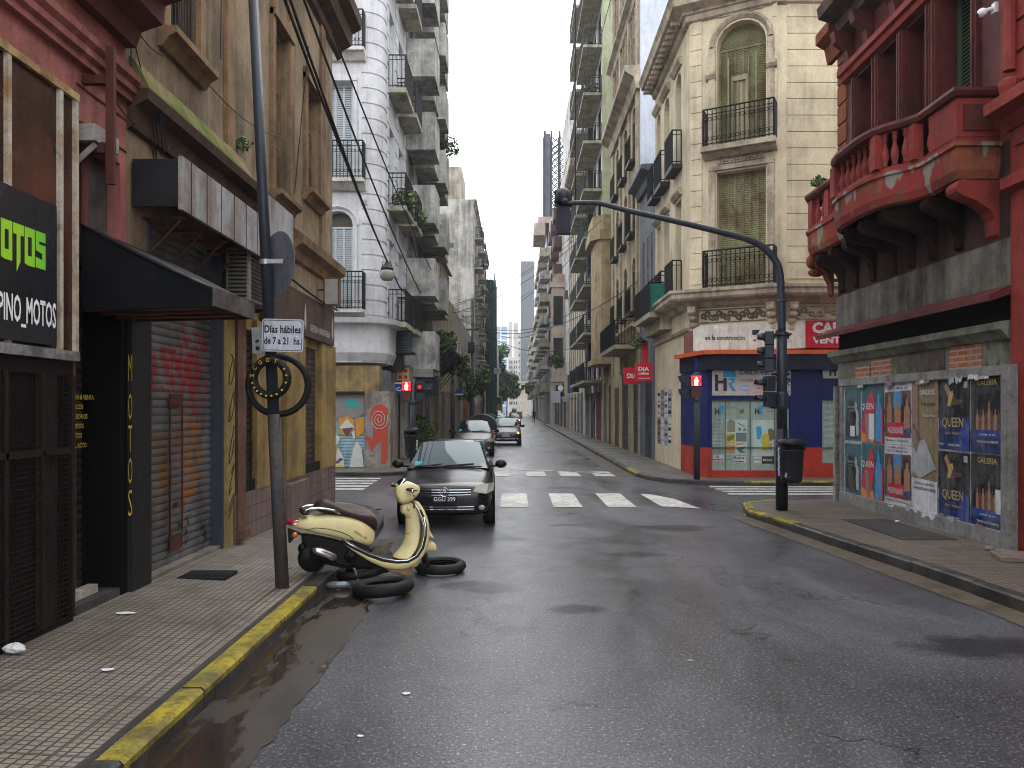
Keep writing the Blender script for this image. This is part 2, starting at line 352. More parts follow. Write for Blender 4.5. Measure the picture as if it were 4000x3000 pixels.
def m_tiles(name, c1, c2, wx=.066, wy=.066, big=.4):
    m, nt, b = base(name); P = pos(nt); s = nt.nodes.new('ShaderNodeSeparateXYZ'); nt.links.new(P, s.inputs[0])
    w1 = noise(nt, P, 1.4, 2)
    def line(o, per, th, wob=.0):
        o2 = mth(nt, 'ADD', o, mth(nt, 'MULTIPLY', w1, wob)); f = mth(nt, 'FRACT', mth(nt, 'DIVIDE', mth(nt, 'ADD', o2, 100.0), per)); g = mth(nt, 'ABSOLUTE', mth(nt, 'SUBTRACT', f, .5))
        return ramp(nt, g, .5 - th, .5 - th * .35)
    gx = line(s.outputs[0], wx, .17, .03); gy = line(s.outputs[1], wy, .13, .03); gb = mth(nt, 'MAXIMUM', line(s.outputs[0], big, .02), line(s.outputs[1], big, .02))
    g = mth(nt, 'MAXIMUM', mth(nt, 'MAXIMUM', gx, gy), gb)
    big_ = noise(nt, P, .55, 5, .65, .5); st = noise(nt, P, 3.2, 6, .7)
    vt = nt.nodes.new('ShaderNodeTexVoronoi'); vt.inputs['Scale'].default_value = 2.5; vt.distance = 'CHEBYCHEV'; vt.inputs['Randomness'].default_value = 0; nt.links.new(P, vt.inputs['Vector'])
    c = mixc(nt, ramp(nt, big_, .38, .62), c1, c2); c = mixc(nt, ramp(nt, vt.outputs['Color'], .1, .9, (0, 0, 0, 1), (.8, .8, .8, 1)), c, tuple(x * .7 for x in c1))
    c = mixc(nt, ramp(nt, st, .5, .72, (0, 0, 0, 1), (.55, .55, .55, 1)), c, tuple(x * .42 for x in c2)); c = mixc(nt, mth(nt, 'MULTIPLY', g, .9), c, (.022, .018, .015))
    sp = ramp(nt, noise(nt, P, 60, 2), .3, .7, (.8, .8, .8, 1), (1.2, 1.2, 1.2, 1)); c = mixc(nt, 1.0, c, sp, 'MULTIPLY')
    nt.links.new(c, b.inputs['Base Color']); nt.links.new(ramp(nt, big_, .3, .65, (.34, .34, .34, 1), (.72, .72, .72, 1)), b.inputs['Roughness'])
    bump(nt, b, mth(nt, 'SUBTRACT', mth(nt, 'MULTIPLY', st, .5), g), .6, .004); return m
def m_puddle():
    m, nt, b = base('gutter_concrete'); P = pos(nt); a = noise(nt, pos(nt, (1.6, .55, 1)), 1.5, 4, .55, .35); f = noise(nt, P, 30, 4); gs_ = nt.nodes.new('ShaderNodeSeparateXYZ'); nt.links.new(P, gs_.inputs[0]); gx_ = ramp(nt, mth(nt, 'ADD', gs_.outputs[0], 2.6), .55, .95, (1, 1, 1, 1), (0, 0, 0, 1))
    c = mixc(nt, ramp(nt, a, .4, .6), (.030, .025, .021), (.066, .058, .051)); o = noise(nt, pos(nt, (2.2, .35, 1)), 1.2, 3, .5, .4); c = mixc(nt, mth(nt, 'MULTIPLY', ramp(nt, o, .5, .66, (0, 0, 0, 1), (.8, .8, .8, 1)), gx_), c, (.11, .045, .013))
    c = mixc(nt, ramp(nt, noise(nt, P, .8, 5, .7, .5), .5, .62), c, (.04, .03, .025)); a2 = mth(nt, 'ADD', a, mth(nt, 'MULTIPLY', gx_, .10)); wet = ramp(nt, a2, .54, .57); c = mixc(nt, mth(nt, 'MULTIPLY', ramp(nt, a2, .48, .58), .75), c, (.016, .012, .009)); nt.links.new(c, b.inputs['Base Color']); nt.links.new(mixc(nt, wet, (.42, .42, .42), (.04, .04, .04)), b.inputs['Roughness'])
    n = nt.nodes.new('ShaderNodeBump'); n.inputs['Distance'].default_value = .005; nt.links.new(mth(nt, 'MULTIPLY', f, mth(nt, 'SUBTRACT', 1.0, wet)), n.inputs['Height']); n.inputs['Strength'].default_value = .5; nt.links.new(n.outputs[0], b.inputs['Normal']); return m
ASPH = m_asphalt(); GUT = m_puddle()
TILE_L = m_tiles('left_pavement_tiles', (.26, .23, .19), (.105, .088, .064), .064, .052); TILE_R = m_tiles('right_pavement_tiles', (.185, .15, .112), (.10, .08, .056), .08, .08)
TILE_F = m_tiles('far_pavement_tiles', (.17, .158, .135), (.10, .09, .075), .2, .2, 1.2)
PAINT = mat('road_paint', (.55, .54, .50), .5, (.25, .25, .24), .5, 1.8, dirt=.7, fine=60)
STONE = mat('granite_kerb', (.062, .060, .056), .45, (.022, .020, .016), .7, 1.6, dirt=.4, bmp=.5)
YEL = mat('yellow_kerb_paint', (.33, .27, .028), .55, (.08, .075, .04), .9, 2.6, dirt=.9, bmp=.5)
m = MB(); m.box(-900, 900, -60, 1600, -1.2, -.02); struct(m.build('ground', mat('bare_ground', (.11, .105, .10), .8)))
def sheet(name, pts, z, mt):
    m = MB(); m.poly([(x, y, z) for x, y in pts]); return struct(m.build(name, mt))
sheet('road', [(-2.6, -12), (5.3, -12), (5.3, 15), (60, 15), (60, 21), (5, 21), (4, 23), (4, 420), (-3.2, 420), (-3.2, 24), (-5, 22.5), (-60, 23.5), (-60, 15), (-2.6, 15)], 0, ASPH)
def ribbon(name, A, B, z, mt, zb=None):
    m = MB(); n = len(A)
    m.add([(x, y, z) for x, y in A] + [(x, y, zb if zb is not None else z) for x, y in B], [(i, i + 1, n + i + 1, n + i) for i in range(n - 1)]); return struct(m.build(name, mt))
# kerb lines, near to far
KL = [(-2.0, -8), (-2.02, 4.5), (-2.03, 9), (-2.05, 11), (-2.18, 12.7), (-2.34, 13.7), (-2.7, 14.9), (-3.2, 15.7), (-3.9, 16.1), (-6, 16.35), (-40, 16.8)]
KR = [(4.95, -8), (4.92, 4), (4.86, 7.3), (4.74, 9), (4.50, 11), (4.30, 13), (4.20, 13.9), (4.22, 14.5), (4.5, 15.1), (5.2, 15.45), (7, 15.7), (40, 15.9)]
KFR = [(40, 19.6), (8, 19.5), (5.6, 19.5), (4.75, 19.7), (4.1, 20.2), (3.7, 20.9), (3.5, 22), (3.45, 24), (3.5, 50), (3.6, 96)]
KFL = [(-40, 23.0), (-6, 22.3), (-4.0, 22.2), (-3.2, 22.6), (-2.7, 23.4), (-2.6, 25), (-2.6, 60), (-2.6, 96)]
def kerb(name, line, side, segs, zt=.14, wd=.15, low=999):
    """kerb stones laid end to end; side=+1 pavement is on +x"""
    m = MB(); n = len(line)
    # resample
    L = [0]
    for i in range(1, n): L.append(L[-1] + math.dist(line[i], line[i - 1]))
    def at(t):
        for i in range(1, n):
            if t <= L[i] or i == n - 1:
                q = (t - L[i - 1]) / max(L[i] - L[i - 1], 1e-6); return (line[i - 1][0] + (line[i][0] - line[i - 1][0]) * q, line[i - 1][1] + (line[i][1] - line[i - 1][1]) * q)
    t = 0
    while t < L[-1] - .02:
        ln = .9 if t > 40 else rnd.uniform(.75, 1.15); a, b_ = at(t), at(min(t + ln - .012, L[-1]))
        dx, dy = b_[0] - a[0], b_[1] - a[1]; q = math.hypot(dx, dy) or 1; nx, ny = (-dy / q * -side, dx / q * -side)
        mid = a[1]; yel = any(s0 < a[0] * 0 + t < s1 for s0, s1 in segs); m.use(YEL if yel else STONE)
        j = rnd.uniform(-.006, .006); z = zt + rnd.uniform(-.006, .006)
        if t > low: z = max(.045, z - (t - low) * .08)
        p = [(a[0] + nx * j, a[1] + ny * j), (b_[0] + nx * j, b_[1] + ny * j)]; o = [(x + nx * wd, y + ny * wd) for x, y in p]; c = [(x + nx * .022, y + ny * .022) for x, y in p]
        if yel:
            m.add([(*p[0], -.015), (*p[1], -.015), (*p[1], z - .075), (*p[0], z - .075)], [(0, 1, 2, 3)]) if 0 else None
        m.use(STONE); m.add([(*p[0], -.015), (*p[1], -.015), (*p[1], z - .055), (*p[0], z - .055)], [(0, 1, 2, 3)]); m.add([(*p[0], -.015), (*o[0], -.015), (*o[0], z), (*c[0], z), (*p[0], z - .02)], [(0, 1, 2, 3, 4)]); m.add([(*p[1], -.015), (*o[1], -.015), (*o[1], z), (*c[1], z), (*p[1], z - .02)], [(0, 1, 2, 3, 4)])
        m.use(YEL if yel else STONE); m.add([(*p[0], z - .055), (*p[1], z - .055), (*p[1], z - .02), (*p[0], z - .02), (*c[0], z), (*c[1], z), (*o[0], z), (*o[1], z)], [(0, 1, 2, 3), (3, 2, 5, 4), (4, 5, 7, 6)])
        t += ln
    return struct(m.build(name, STONE))
kerb('kerb_left', KL, -1, [(11.3, 15.9)], low=20.3); kerb('kerb_right', KR, 1, [(19.9, 23.2)]); kerb('kerb_far_right', KFR, 1, [(31, 33.6), (37.6, 39.4)], .12)
kerb('kerb_far_left', KFL, -1, [], .12)
def off(line, side, wd):
    o = []
    for i, p in enumerate(line):
        a = line[max(i - 1, 0)]; b_ = line[min(i + 1, len(line) - 1)]; dx, dy = b_[0] - a[0], b_[1] - a[1]; q = math.hypot(dx, dy); o.append((p[0] + dy / q * side * wd, p[1] - dx / q * side * wd))
    return o
# pavements: slope gently up to the walls
def pave(name, line, side, inner, z0, mt, zi=None):
    A = off(line, side, .145); m = MB(); n = len(A)
    m.add([(x, y, (z0 if not (side < 0 and name == 'pavement_left' and i > 4) else max(.045, z0 - .08 * (i - 4) * 1.1)) - .002) for i, (x, y) in enumerate(A)] + [(x, y, (zi(y) if zi else z0)) for x, y in inner], [(i, i + 1, n + i + 1, n + i) for i in range(n - 1)]); return struct(m.build(name, mt))
def zl(y): return .14 + .11 * max(0, min(1, (14 - y) / 6))
pave('pavement_left', KL, -1, [(-4.3, -8), (-4.3, 4.5), (-4.3, 9), (-4.3, 11), (-4.3, 12.7), (-4.4, 13.7), (-4.4, 14.3), (-4.4, 14.8), (-5, 15.2), (-6.3, 15.3), (-40, 15.3)], .14, TILE_L, zl)
pave('pavement_right', KR, 1, [(7.2, -8), (7.2, 4), (7.2, 7.3), (7.2, 9), (7.2, 11), (7.2, 13), (7.3, 13.5), (7.4, 14), (7.6, 14.2), (8.0, 14.3), (9, 14.4), (40, 14.4)], .14, TILE_R)
pave('pavement_far_right', KFR, 1, [(40, 22), (9, 22), (8, 22), (7.5, 22), (7, 22.1), (6.6, 22.2), (6.3, 22.6), (6, 24), (6, 50), (6, 96)], .12, TILE_F)
pave('pavement_far_left', KFL, -1, [(-40, 24.5), (-7, 24.5), (-6, 24.5), (-5.6, 24.6), (-5.3, 24.8), (-5, 25), (-5, 60), (-5, 96)], .12, TILE_F)
# gutters
g = [(x + .60 + .02 * math.sin(y * 1.3) + .012 * math.sin(y * 7.1) + .012 * math.sin(y * 19.7) + .008 * math.sin(y * 41), y) for y in [i * .1 for i in range(-40, 116)] for x in [-2.03]]
ribbon('gutter_left', [(-2.02, y) for x, y in g], g, .006, GUT)
g = [(x - .36 + .03 * math.sin(y * 1.9), y) for x, y in KR[:7]]; ribbon('gutter_right', [(x + .005, y) for x, y in KR[:7]], g, .006, mat('dry_gutter', (.12, .10, .075), .4, (.055, .045, .033), .6, 1.5))
ribbon('gutter_far_right', [(x + .005, y) for x, y in KFR[6:]], [(x - .55, y) for x, y in KFR[6:]], .006, mat('far_gutter', (.10, .085, .07), .5, (.05, .04, .035), .7, .6))
# crossings
def bars(name, quads):
    for q in quads:
        m = MB(); m.poly([(x, y, .008) for x, y in q]); struct(m.build(name, PAINT))
def g2(px, py, z=0): Y = F * (H - z) / (py - HZ); return (xw(px, Y), Y)
bars('crossing_bar', [[(x - .285, 15.25), (x + .285, 15.25), (x + .285, 17.7), (x - .285, 17.7)] for x in (-1.1, -.02, 1.055, 2.13)] + [[(2.92, 15.35), (3.62, 15.0), (3.55, 15.6), (3.45, 16.6), (3.1, 17.5), (2.86, 17.6)]])
bars('crossing_bar_far', [[(x - .29, 22.2), (x + .29, 22.2), (x + .27, 23.9), (x - .31, 23.9)] for x in (-1.5, -.46, .63, 1.63, 2.63)])
bars('crossing_bar_left', [[(-6.6, y), (-3.66 - (y - 18.5) * .03, y), (-3.68 - (y - 18.5) * .03, y + .36), (-6.6, y + .36)] for y in (18.5, 19.2, 19.9, 20.6, 21.35)])
bars('crossing_bar_right', [[(4.85, y), (12, y - .1), (12, y + .18), (4.9, y + .28)] for y in (17.45, 18.0, 18.55, 19.1)])
bars('crossing_bar_distant', [[(x - .25, 98), (x + .25, 98), (x + .25, 101), (x - .25, 101)] for x in (-1.5, -.5, .5, 1.5, 2.5)])
bars('stop_line', [[(-2.0, 24.7), (0, 24.55), (2.2, 23.55), (2.9, 22.95), (2.9, 23.1), (2.2, 23.75), (0, 24.8), (-2.0, 24.95)]])
m = MB(); m.mats = []; m.box(5.35, 6.1, 10.6, 12.6, .135, .149); struct(m.build('pavement_cover_plate', mat('iron_cover', (.05, .045, .045), .6, bmp=.5, fine=90)))
m = MB(); [m.box(-3.5, -3.0, 7.95 + i * .055, 7.975 + i * .055, .17, .208) for i in range(7)]; struct(m.build('pavement_grate', IRON))
# mortar joint between kerb and tiles, fallen leaves and dirt
ribbon('kerb_joint', [(x - .15, y) for x, y in KL[:5]], [(x - .20, y) for x, y in KL[:5]], .1445, mat('joint_dirt', (.05, .045, .04), .9, dirt=.5))
# ------------------------------------------------------------------ left side, near: pink building
XL = -3.7; FL = LW(XL)
PINK = mat('pink_render', (.34, .125, .105), .85, (.14, .05, .04), .85, .9, dirt=.2)
RED0 = mat('oxide_pipe', (.13, .04, .035), .6)
RUSTW = mat('rusty_panel', (.038, .016, .010), .30, (.13, .045, .022), .8, .8, dirt=.35, bmp=.1)
RUSTB = mat('rust_beam', (.10, .032, .022), .7, (.04, .015, .01), .7, 1.4)
PEEL = mat('peeling_metal', (.50, .46, .38), .5, (.30, .13, .03), .95, 2.2, dirt=.6)
pb = thing('pink_building', 'pink rendered building with a motorcycle shop sign at its street level', 'building')
y0, yb = -1.5, FL.u(493)
m = MB(FL); m.wall(y0, yb, -.1, 13, [(FL.u(295), FL.u(470), 0, 4.25)], .5); m.box(y0, yb, -8, -.55, -.1, 13); m.poly([(y0, 0, 13), (yb, 0, 13), (yb, -.55, 13), (y0, -.55, 13)]); m.poly([(y0, 0, -.1), (y0, -.55, -.1), (y0, -.55, 13), (y0, 0, 13)])
for a in (-1.45,): pass
m.build('wall', PINK, pb)
def moulding(par, fr, u0, u1, z, prof, mt, name='cornice'):
    m = MB(fr); m.prof([(d, z + h) for d, h in prof], u0, u1); return m.build(name, mt, par)
zc = FL.z(150, FL.u(255))
moulding(pb, FL, y0, yb, FL.z(0, FL.u(90)), [(0, -.16), (.06, -.16), (.06, -.10), (.10, -.08), (.10, -.02), (.14, .02), (.14, .08), (.07, .12), (.07, .16), (0, .18)], PINK)
moulding(pb, FL, y0, yb, FL.z(0, FL.u(385)), [(0, -.2), (.1, -.2), (.15, -.05), (.35, .02), (.38, .2), (.55, .26), (.55, .4), (0, .45)], RUSTB)
m = MB(FL); a = FL.u(440, .25); m.box(a - .022, a + .022, .2, .27, FL.z(720, a, .25), FL.z(185, a, .25)); m.build('steel_upright', RUSTB, pb)
m = MB(FL); m.box(a - .03, a + .03, 0, .19, FL.z(330, a), FL.z(330, a) + .07); m.box(a - .03, a + .03, 0, .19, FL.z(600, a), FL.z(600, a) + .09); m.build('bracket', RUSTB, pb)
# cracked horizontal joints
m = MB(FL)
for zj in (FL.z(330, FL.u(300)), FL.z(470, FL.u(300))): m.box(FL.u(297), yb, .001, .012, zj, zj + .012)
m.build('wall_joint', RUSTB, pb)
# projecting show box
FS = LW(-3.62); ye = FS.u(293)
sb = thing('shopfront', 'brown glazed shopfront box with peeling metal frame on the pink wall', 'shopfront')
zt = FS.z(365, ye); zs = FS.z(1365, FS.u(230)); 
m = MB(FS); m.box(2, ye - .02, -.07, -.012, zs, zt - .05); m.build('panel', RUSTW, sb)
for px in (-180, 28, 232, 293):
    a = FS.u(px); m = MB(FS); m.box(a - .022, a + .022, -.078, .02, zs, zt - .06); m.build('mullion', PEEL, sb)
m = MB(FS); m.box(2, ye + .025, -.079, .025, zt - .06, zt); m.build('top_rail', mat('yellow_rust', (.45, .33, .14), .6, (.16, .06, .02), .9, 3, dirt=.6), sb)
m = MB(FS); m.box(2, ye + .02, -.078, .03, zs - .08, zs - .003); m.build('bottom_rail', mat('grey_peel', (.28, .28, .27), .6, (.05, .05, .05), .8, 3, dirt=.5), sb)
m = MB(FS); m.wall(2, ye + .01, .1, zs - .085, [(2.2, ye - .06, .25, zs - .2)], .05, -.02); m.box(2, ye, -.075, -.07, .1, zs - .1); m.build('base_frame', mat('oxide_frame', (.012, .008, .007), .6), sb)
m = MB(FS)
for i in range(48): z = .26 + i * (zs - .48) / 48; m.box(2.2, ye - .06, -.016, -.010, z, z + .006)
for i in range(56): y = 4.2 + i * (ye - 4.3) / 56; m.box(y, y + .005, -.019, -.0165, .25, zs - .2)
m.build('wire_grille', mat('rust_mesh', (.014, .011, .010), .7, fine=8), sb)
m = MB(FS); 
for px in (30, 175, 290): a = FS.u(px); m.box(a - .015, a + .015, -.0155, .0, .25, zs - .2)
m.box(2.2, ye - .06, -.016, 0, FS.z(1790, FS.u(100)), FS.z(1790, FS.u(100)) + .05); m.build('grille_bar', mat('dark_rust_bar', (.022, .011, .009), .7), sb)
m = MB(FS); m.box(FS.u(175), FS.u(245), -.069, -.045, .15, zs - .1); m.build('inner_pier', mat('dusty_pier', (.045, .036, .032), .8), sb)
# black sign with green letters
SG = LW(-3.58); sg = thing('shop_sign', 'black shop sign with green letters over the white word PINO_MOTOS', 'sign')
a1 = SG.u(222); zt_, zb_ = SG.z(805, a1), SG.z(1352, a1)
m = MB(SG); m.box(2.5, a1, -.035, 0, zb_, zt_); m.build('board', mat('black_board', (.020, .021, .024), .3, (.05, .035, .03), .5, .6, bmp=.05), sg)
def let(px0, px1, pyt, pyb, t, mt, bold=.03, fr=SG, par=sg, name='lettering', d=.004, sg_=1, bx=None):
    u0 = fr.u(px0); u1 = fr.u(px1); zl_, zh = fr.z(pyb, u1), fr.z(pyt, u1)
    m = MB(fr); m.text(t, u0, d, zl_, zh - zl_, u1 - u0, sg_, bold); return m.build(name, mt, par, norm=False)
def m_green():
    m, nt, b = base('green_gradient_letters'); s = nt.nodes.new('ShaderNodeSeparateXYZ'); nt.links.new(pos(nt), s.inputs[0])
    g = mth(nt, 'ADD', mth(nt, 'MULTIPLY', s.outputs[1], 1.5), mth(nt, 'MULTIPLY', s.outputs[2], .3)); g = mth(nt, 'SUBTRACT', g, 9.2)
    c = mixc(nt, ramp(nt, g, .1, .9), (.30, .62, .02), (.02, .42, .05)); nt.links.new(c, b.inputs['Base Color']); b.inputs['Roughness'].default_value = .45; return m
GRN = m_green(); ue = SG.u(178); zb2, zt2 = SG.z(1058, ue), SG.z(915, ue); hh = zt2 - zb2
def glyph_poly(u0, w_, polys, name='letter'):
    m = MB(SG)
    for p in polys: m.poly([(u0 + x * w_, .004, zb2 + y * hh) for x, y in p])
    m.build(name, GRN, sg, norm=False)
lw = (SG.u(178) - SG.u(2)) / 4.05; u = SG.u(178) - lw
S_ = [[(0, 1), (1, 1), (1, .74), (.35, .74), (.35, .66), (0, .66)], [(0, .66), (1, .66), (1, .40), (0, .48)], [(.65, .42), (1, .40), (1, 0), (.65, .02)], [(0, .3), (.65, .26), (.65, 0), (0, .02)]]
O_ = [[(0, 1), (.32, 1), (.32, 0), (0, .04)], [(.68, 1), (1, 1), (1, 0), (.68, .0)], [(.32, 1), (.68, 1), (.68, .76), (.32, .76)], [(.32, .26), (.68, .26), (.68, 0), (.32, 0)]]
T_ = [[(0, 1), (1, 1), (1, .72), (0, .72)], [(.32, .72), (.68, .72), (.68, .05), (.32, -.25)]]
M_ = [[(0, 1), (.3, 1), (.3, 0), (0, 0)], [(.7, 1), (1, 1), (1, 0), (.7, 0)], [(.3, 1), (.7, 1), (.5, .5)]]
for k, g in enumerate((S_, O_, T_, O_, M_)): glyph_poly(u - k * lw * 1.02, lw * .95, g)
let(-8, 217, 1185, 1300, 'PINO_MOTOS', WHITE, .02)
# doorway: dark shutter with yellow list, step, pier, awning
dk = mat('black_shutter', (.012, .012, .013), .45, (.03, .025, .02), .5)
m = MB(FL); m.corr(FL.u(296), FL.u(405), .34, 3.2, -.2, .085, .012); m.build('roller_shutter', dk, pb)
m = MB(FL); m.box(FL.u(468), FL.u(495) - .004, -.5, .008, .1, 3.46); m.box(FL.u(400), FL.u(470), -.498, -.3, .1, 3.44); m.build('door_jamb', DARK, pb)
m = MB(FL); m.box(FL.u(297), FL.u(469), -.2, -.12, 3.3, 4.24); m.build('broken_panel', mat('grey_broken_panel', (.09, .08, .072), .8, (.03, .025, .022), .8, 2, dirt=.6), pb)
m = MB(FL); m.tube([(FL.u(350), -.05, 3.2), (FL.u(350), -.05, 4.3)], .035, 8); m.build('pipe', RED0, pb)
m = MB(FL); m.box(FL.u(299), FL.u(395), -.1, .16, 4.22, 4.36); m.tube([(FL.u(310), .14, 4.2), (FL.u(300), -.1, 3.95)], .025, 5); m.build('ledge', mat('grey_ledge', (.33, .32, .31), .7, dirt=.6), pb)
m = MB(FL); m.box(FL.u(285), FL.u(500), -.35, .0, .1, .28); m.use(mat('stone_step', (.06, .06, .06), .7)); m.build('step', None, pb)
m = MB(FL); m.box(FL.u(290), FL.u(425), -.19, -.1, .285, .36); m.build('threshold', mat('white_wood', (.45, .43, .38), .7, dirt=.4), pb)
YL = flat('yellow_paint', (.55, .42, .04), .6)
for k, (t, pe) in enumerate((('COMPRA & VENTA', 365), ('CASCOS', 323), ('ACCESORIOS', 340), ('REPUESTOS', 325), ('MOTOS', 318), ('EN EL ACTO', 336))):
    fd = LW(XL - .185); let(288 - (pe - 288) * .5, pe, 1543 + 37 * k, 1562 + 37 * k, t, YL, .02, fd, pb)
br = thing('brown_corner_building', 'tan rendered corner building with yellow cafe ground floor and dark cornices', 'building')
TAN = mat('tan_render', (.27, .20, .122), .85, (.11, .085, .055), .8, .7, dirt=.3)
TAN2 = mat('tan_trim', (.24, .155, .085), .85, (.09, .06, .035), .8, 1.2, dirt=.35)
YW = mat('yellow_wall', (.31, .21, .075), .75, (.13, .09, .04), .8, .9, dirt=.3)
PTILE = mat('pink_tile', (.20, .145, .13), .55, (.09, .06, .05), .5, 1.2, dirt=.25)
BRN = mat('brown_cornice', (.075, .042, .026), .8, (.03, .02, .014), .7, 1.3, dirt=.3)
MOSS = mat('mossy_ledge', (.20, .15, .075), .95, (.085, .13, .012), 1.0, 1.1, dirt=.5)
y1 = FL.u(1298); ya = yb
# openings
W1 = (FL.u(649), FL.u(762)); W2 = (FL.u(1066), FL.u(1120)); W3 = (FL.u(1193), FL.u(1240)); WB = (FL.u(878), FL.u(893))
SH = (FL.u(573), FL.u(868)); zsh = FL.z(850, SH[0])
G1 = (FL.u(925), FL.u(990)); G2_ = (FL.u(1183), FL.u(1236)); G3 = (FL.u(1050), FL.u(1100))
zt1 = 3.05
ops = [(W1[0], W1[1], FL.z(130, W1[0]), 8.6), (W2[0], W2[1], FL.z(795, W2[1]), FL.z(165, W2[1])), (W3[0], W3[1], FL.z(790, W3[1]), FL.z(395, W3[1])), (SH[0], SH[1], .1, zsh), (G1[0], G1[1], .82, zt1), (G2_[0], G2_[1], .82, zt1)]
m = MB(FL); m.use(TAN); m.wall(ya, y1, 3.35, 10.2, [o for o in ops if o[3] > 3.4 and o[2] > 3] + [(SH[0], SH[1], 3.35, zsh)], .28)
m.wall(ya, FL.u(870), -.1, 3.35, [(SH[0], SH[1], -.1, 3.35)], .28)
m.poly([(ya, 0, 10.2), (y1, 0, 10.2), (y1, -9, 10.2), (ya, -9, 10.2)]); m.poly([(y1, 0, 3.35), (y1, -9, 3.35), (y1, -9, 10.2), (y1, 0, 10.2)]); m.poly([(y1, 0, -.1), (y1, -9, -.1), (y1, -9, 3.35), (y1, 0, 3.35)])
m.build('wall', None, br)
m = MB(FL); m.use(YW); m.wall(FL.u(870), y1, .82, 3.35, [ops[4], ops[5]], .28); 
for a, b_ in ((FL.u(985), FL.u(1050)), (FL.u(1105), FL.u(1178)), (FL.u(1242), y1 - .003)): m.box(a, b_, .002, .07, .82, 3.2)
m.build('yellow_facing', None, br)
m = MB(FL); m.box(FL.u(895), y1 + .01, -.2, .06, -.1, .82)
m.box(FL.u(1105), FL.u(1178), .06, .14, -.1, .75)
m.build('tiled_base', PTILE, br)
m = MB(FL)
for i in range(1, 4): m.box(FL.u(895), y1 + .005, .0602, .0612, -.05 + i * .22, -.042 + i * .22)
for i in range(30):
    y = FL.u(895) + i * .22
    if y < y1: m.box(y, y + .008, .0602, .0613, 0, .815)
m.build('tile_joint', mat('joint', (.08, .05, .045), .9), br)
SHUT = mat('brown_shutter', (.075, .058, .045), .45, (.03, .022, .018), .6, 1.5, metal=.3)
for a, b_ in (G1, G2_): m = MB(FL); m.corr(a, b_, .82, zt1, -.03, .1, .012); m.build('roller_shutter', SHUT, br)
m = MB(FL)
for a, b_ in ((G1[0], G1[1] + .5), (G2_[0] - .1, G2_[1] + .1)):
    n = int((b_ - a) / .05)
    for i in range(n): m.box(a + i * .05, a + i * .05 + .022, .0, .05, .822, .98)
m.build('spike_strip', IRON, br)
# big roller shutter with faded paint
GSH = mat('graffiti_shutter', (.20, .195, .195), .42, (.07, .065, .065), .7, 1.4, metal=.35, dirt=.2, bmp=.1, layers=[((.30, .03, .03), {'z': (2.15, 2.62), 'y': (8.1, 9.3)}, 9, .48, .05), ((.30, .03, .03), {'z': (1.85, 2.9), 'y': (8.7, 9.55)}, 11, .53, .04), ((.27, .12, .03), {'z': (.9, 1.85), 'y': (8.75, 9.35)}, 6, .46, .08), ((.17, .09, .03), {'z': (.7, 1.7), 'y': (7.8, 8.9)}, 2.6, .45, .2), ((.6, .6, .58), {'z': (.4, 2.0), 'y': (7.5, 9.7)}, 15, .72, .01), ((.03, .03, .03), {'z': (.2, .9), 'y': (8.5, 9.7)}, 4, .55, .05)])
zh2 = FL.z(1180, SH[0])
m = MB(FL); m.corr(SH[0] + .04, SH[1] - .04, .22, zsh, -.13, .088, .013); m.build('roller_shutter', GSH, br, label='grey roller shutter with faded red and orange spray paint')
m = MB(FL); m.box(SH[0], SH[0] + .045, -.15, .02, .1, zsh); m.box(SH[1] - .045, SH[1], -.15, .02, .1, zsh); m.build('shutter_guide', mat('slate_guide', (.05, .06, .08), .45), br)
m = MB(FL); a, b_ = FL.u(664, -.1), FL.u(712, -.1); m.tube([(a, -.10, .45), (a, -.10, 2.05)], .014, 5); m.tube([(b_, -.10, .55), (b_, -.10, 2.05)], .011, 5); m.box(a, b_, -.11, -.09, 2.0, 2.12); m.box(a, b_, -.11, -.095, .38, .55); m.build('latch', RUSTB, br)
m = MB(FL); m.box(SH[0] - .03, SH[1] + .1, -.16, .0, .05, .24); m.build('sill', mat('worn_sill', (.22, .19, .16), .7, dirt=.6), br)
# pier with vertical yellow word
fp = LW(XL + .01); m = MB(FL); m.box(FL.u(495), FL.u(573) - .003, .002, .05, .1, 3.3); m.build('pier', mat('black_pier', (.013, .013, .013), .6, (.035, .032, .03), .6, 2, dirt=.3), br)
fp = LW(XL + .052); zt3 = fp.z(1395, fp.u(520))
for i, ch in enumerate('MOTOS'):
    a = fp.u(517 - i * 1); zc_ = fp.z([1440, 1590, 1715, 1840, 1965][i], a); m = MB(fp); m.text(ch, fp.u(500), .003, zc_ - .12, .25, fp.u(515) - fp.u(500), 1, -.01); m.build('lettering', YL, br, norm=False)
# pilaster strip with graffiti tag, rust pipe
m = MB(FL); m.box(FL.u(872), FL.u(903), .002, .05, .1, 3.3); m.build('pilaster', mat('ochre_pilaster', (.36, .29, .10), .7, (.20, .15, .07), .5, 2, dirt=.4), br)
m = MB(FL)
for k, (zc_, s_) in enumerate(((2.45, .2), (2.0, .22), (1.5, .25), (1.05, .2), (.7, .16))):
    yc = FL.u(888); m.tube([(yc + .1 * math.sin(t * 1.1 + k), .055, zc_ + s_ * math.cos(t * .9 + k * .7)) for t in range(7)], .007, 4)
m.build('graffiti_tag', BLACKT, br)
m = MB(FL); a = FL.u(915); m.tube([(a, .08, .35), (a, .08, 3.3)], .075, 8); m.box(a - .11, a + .11, .0, .17, .26, .37); m.build('drain_pipe', mat('brown_pipe', (.16, .09, .06), .6, (.07, .04, .03), .6, 2), br)
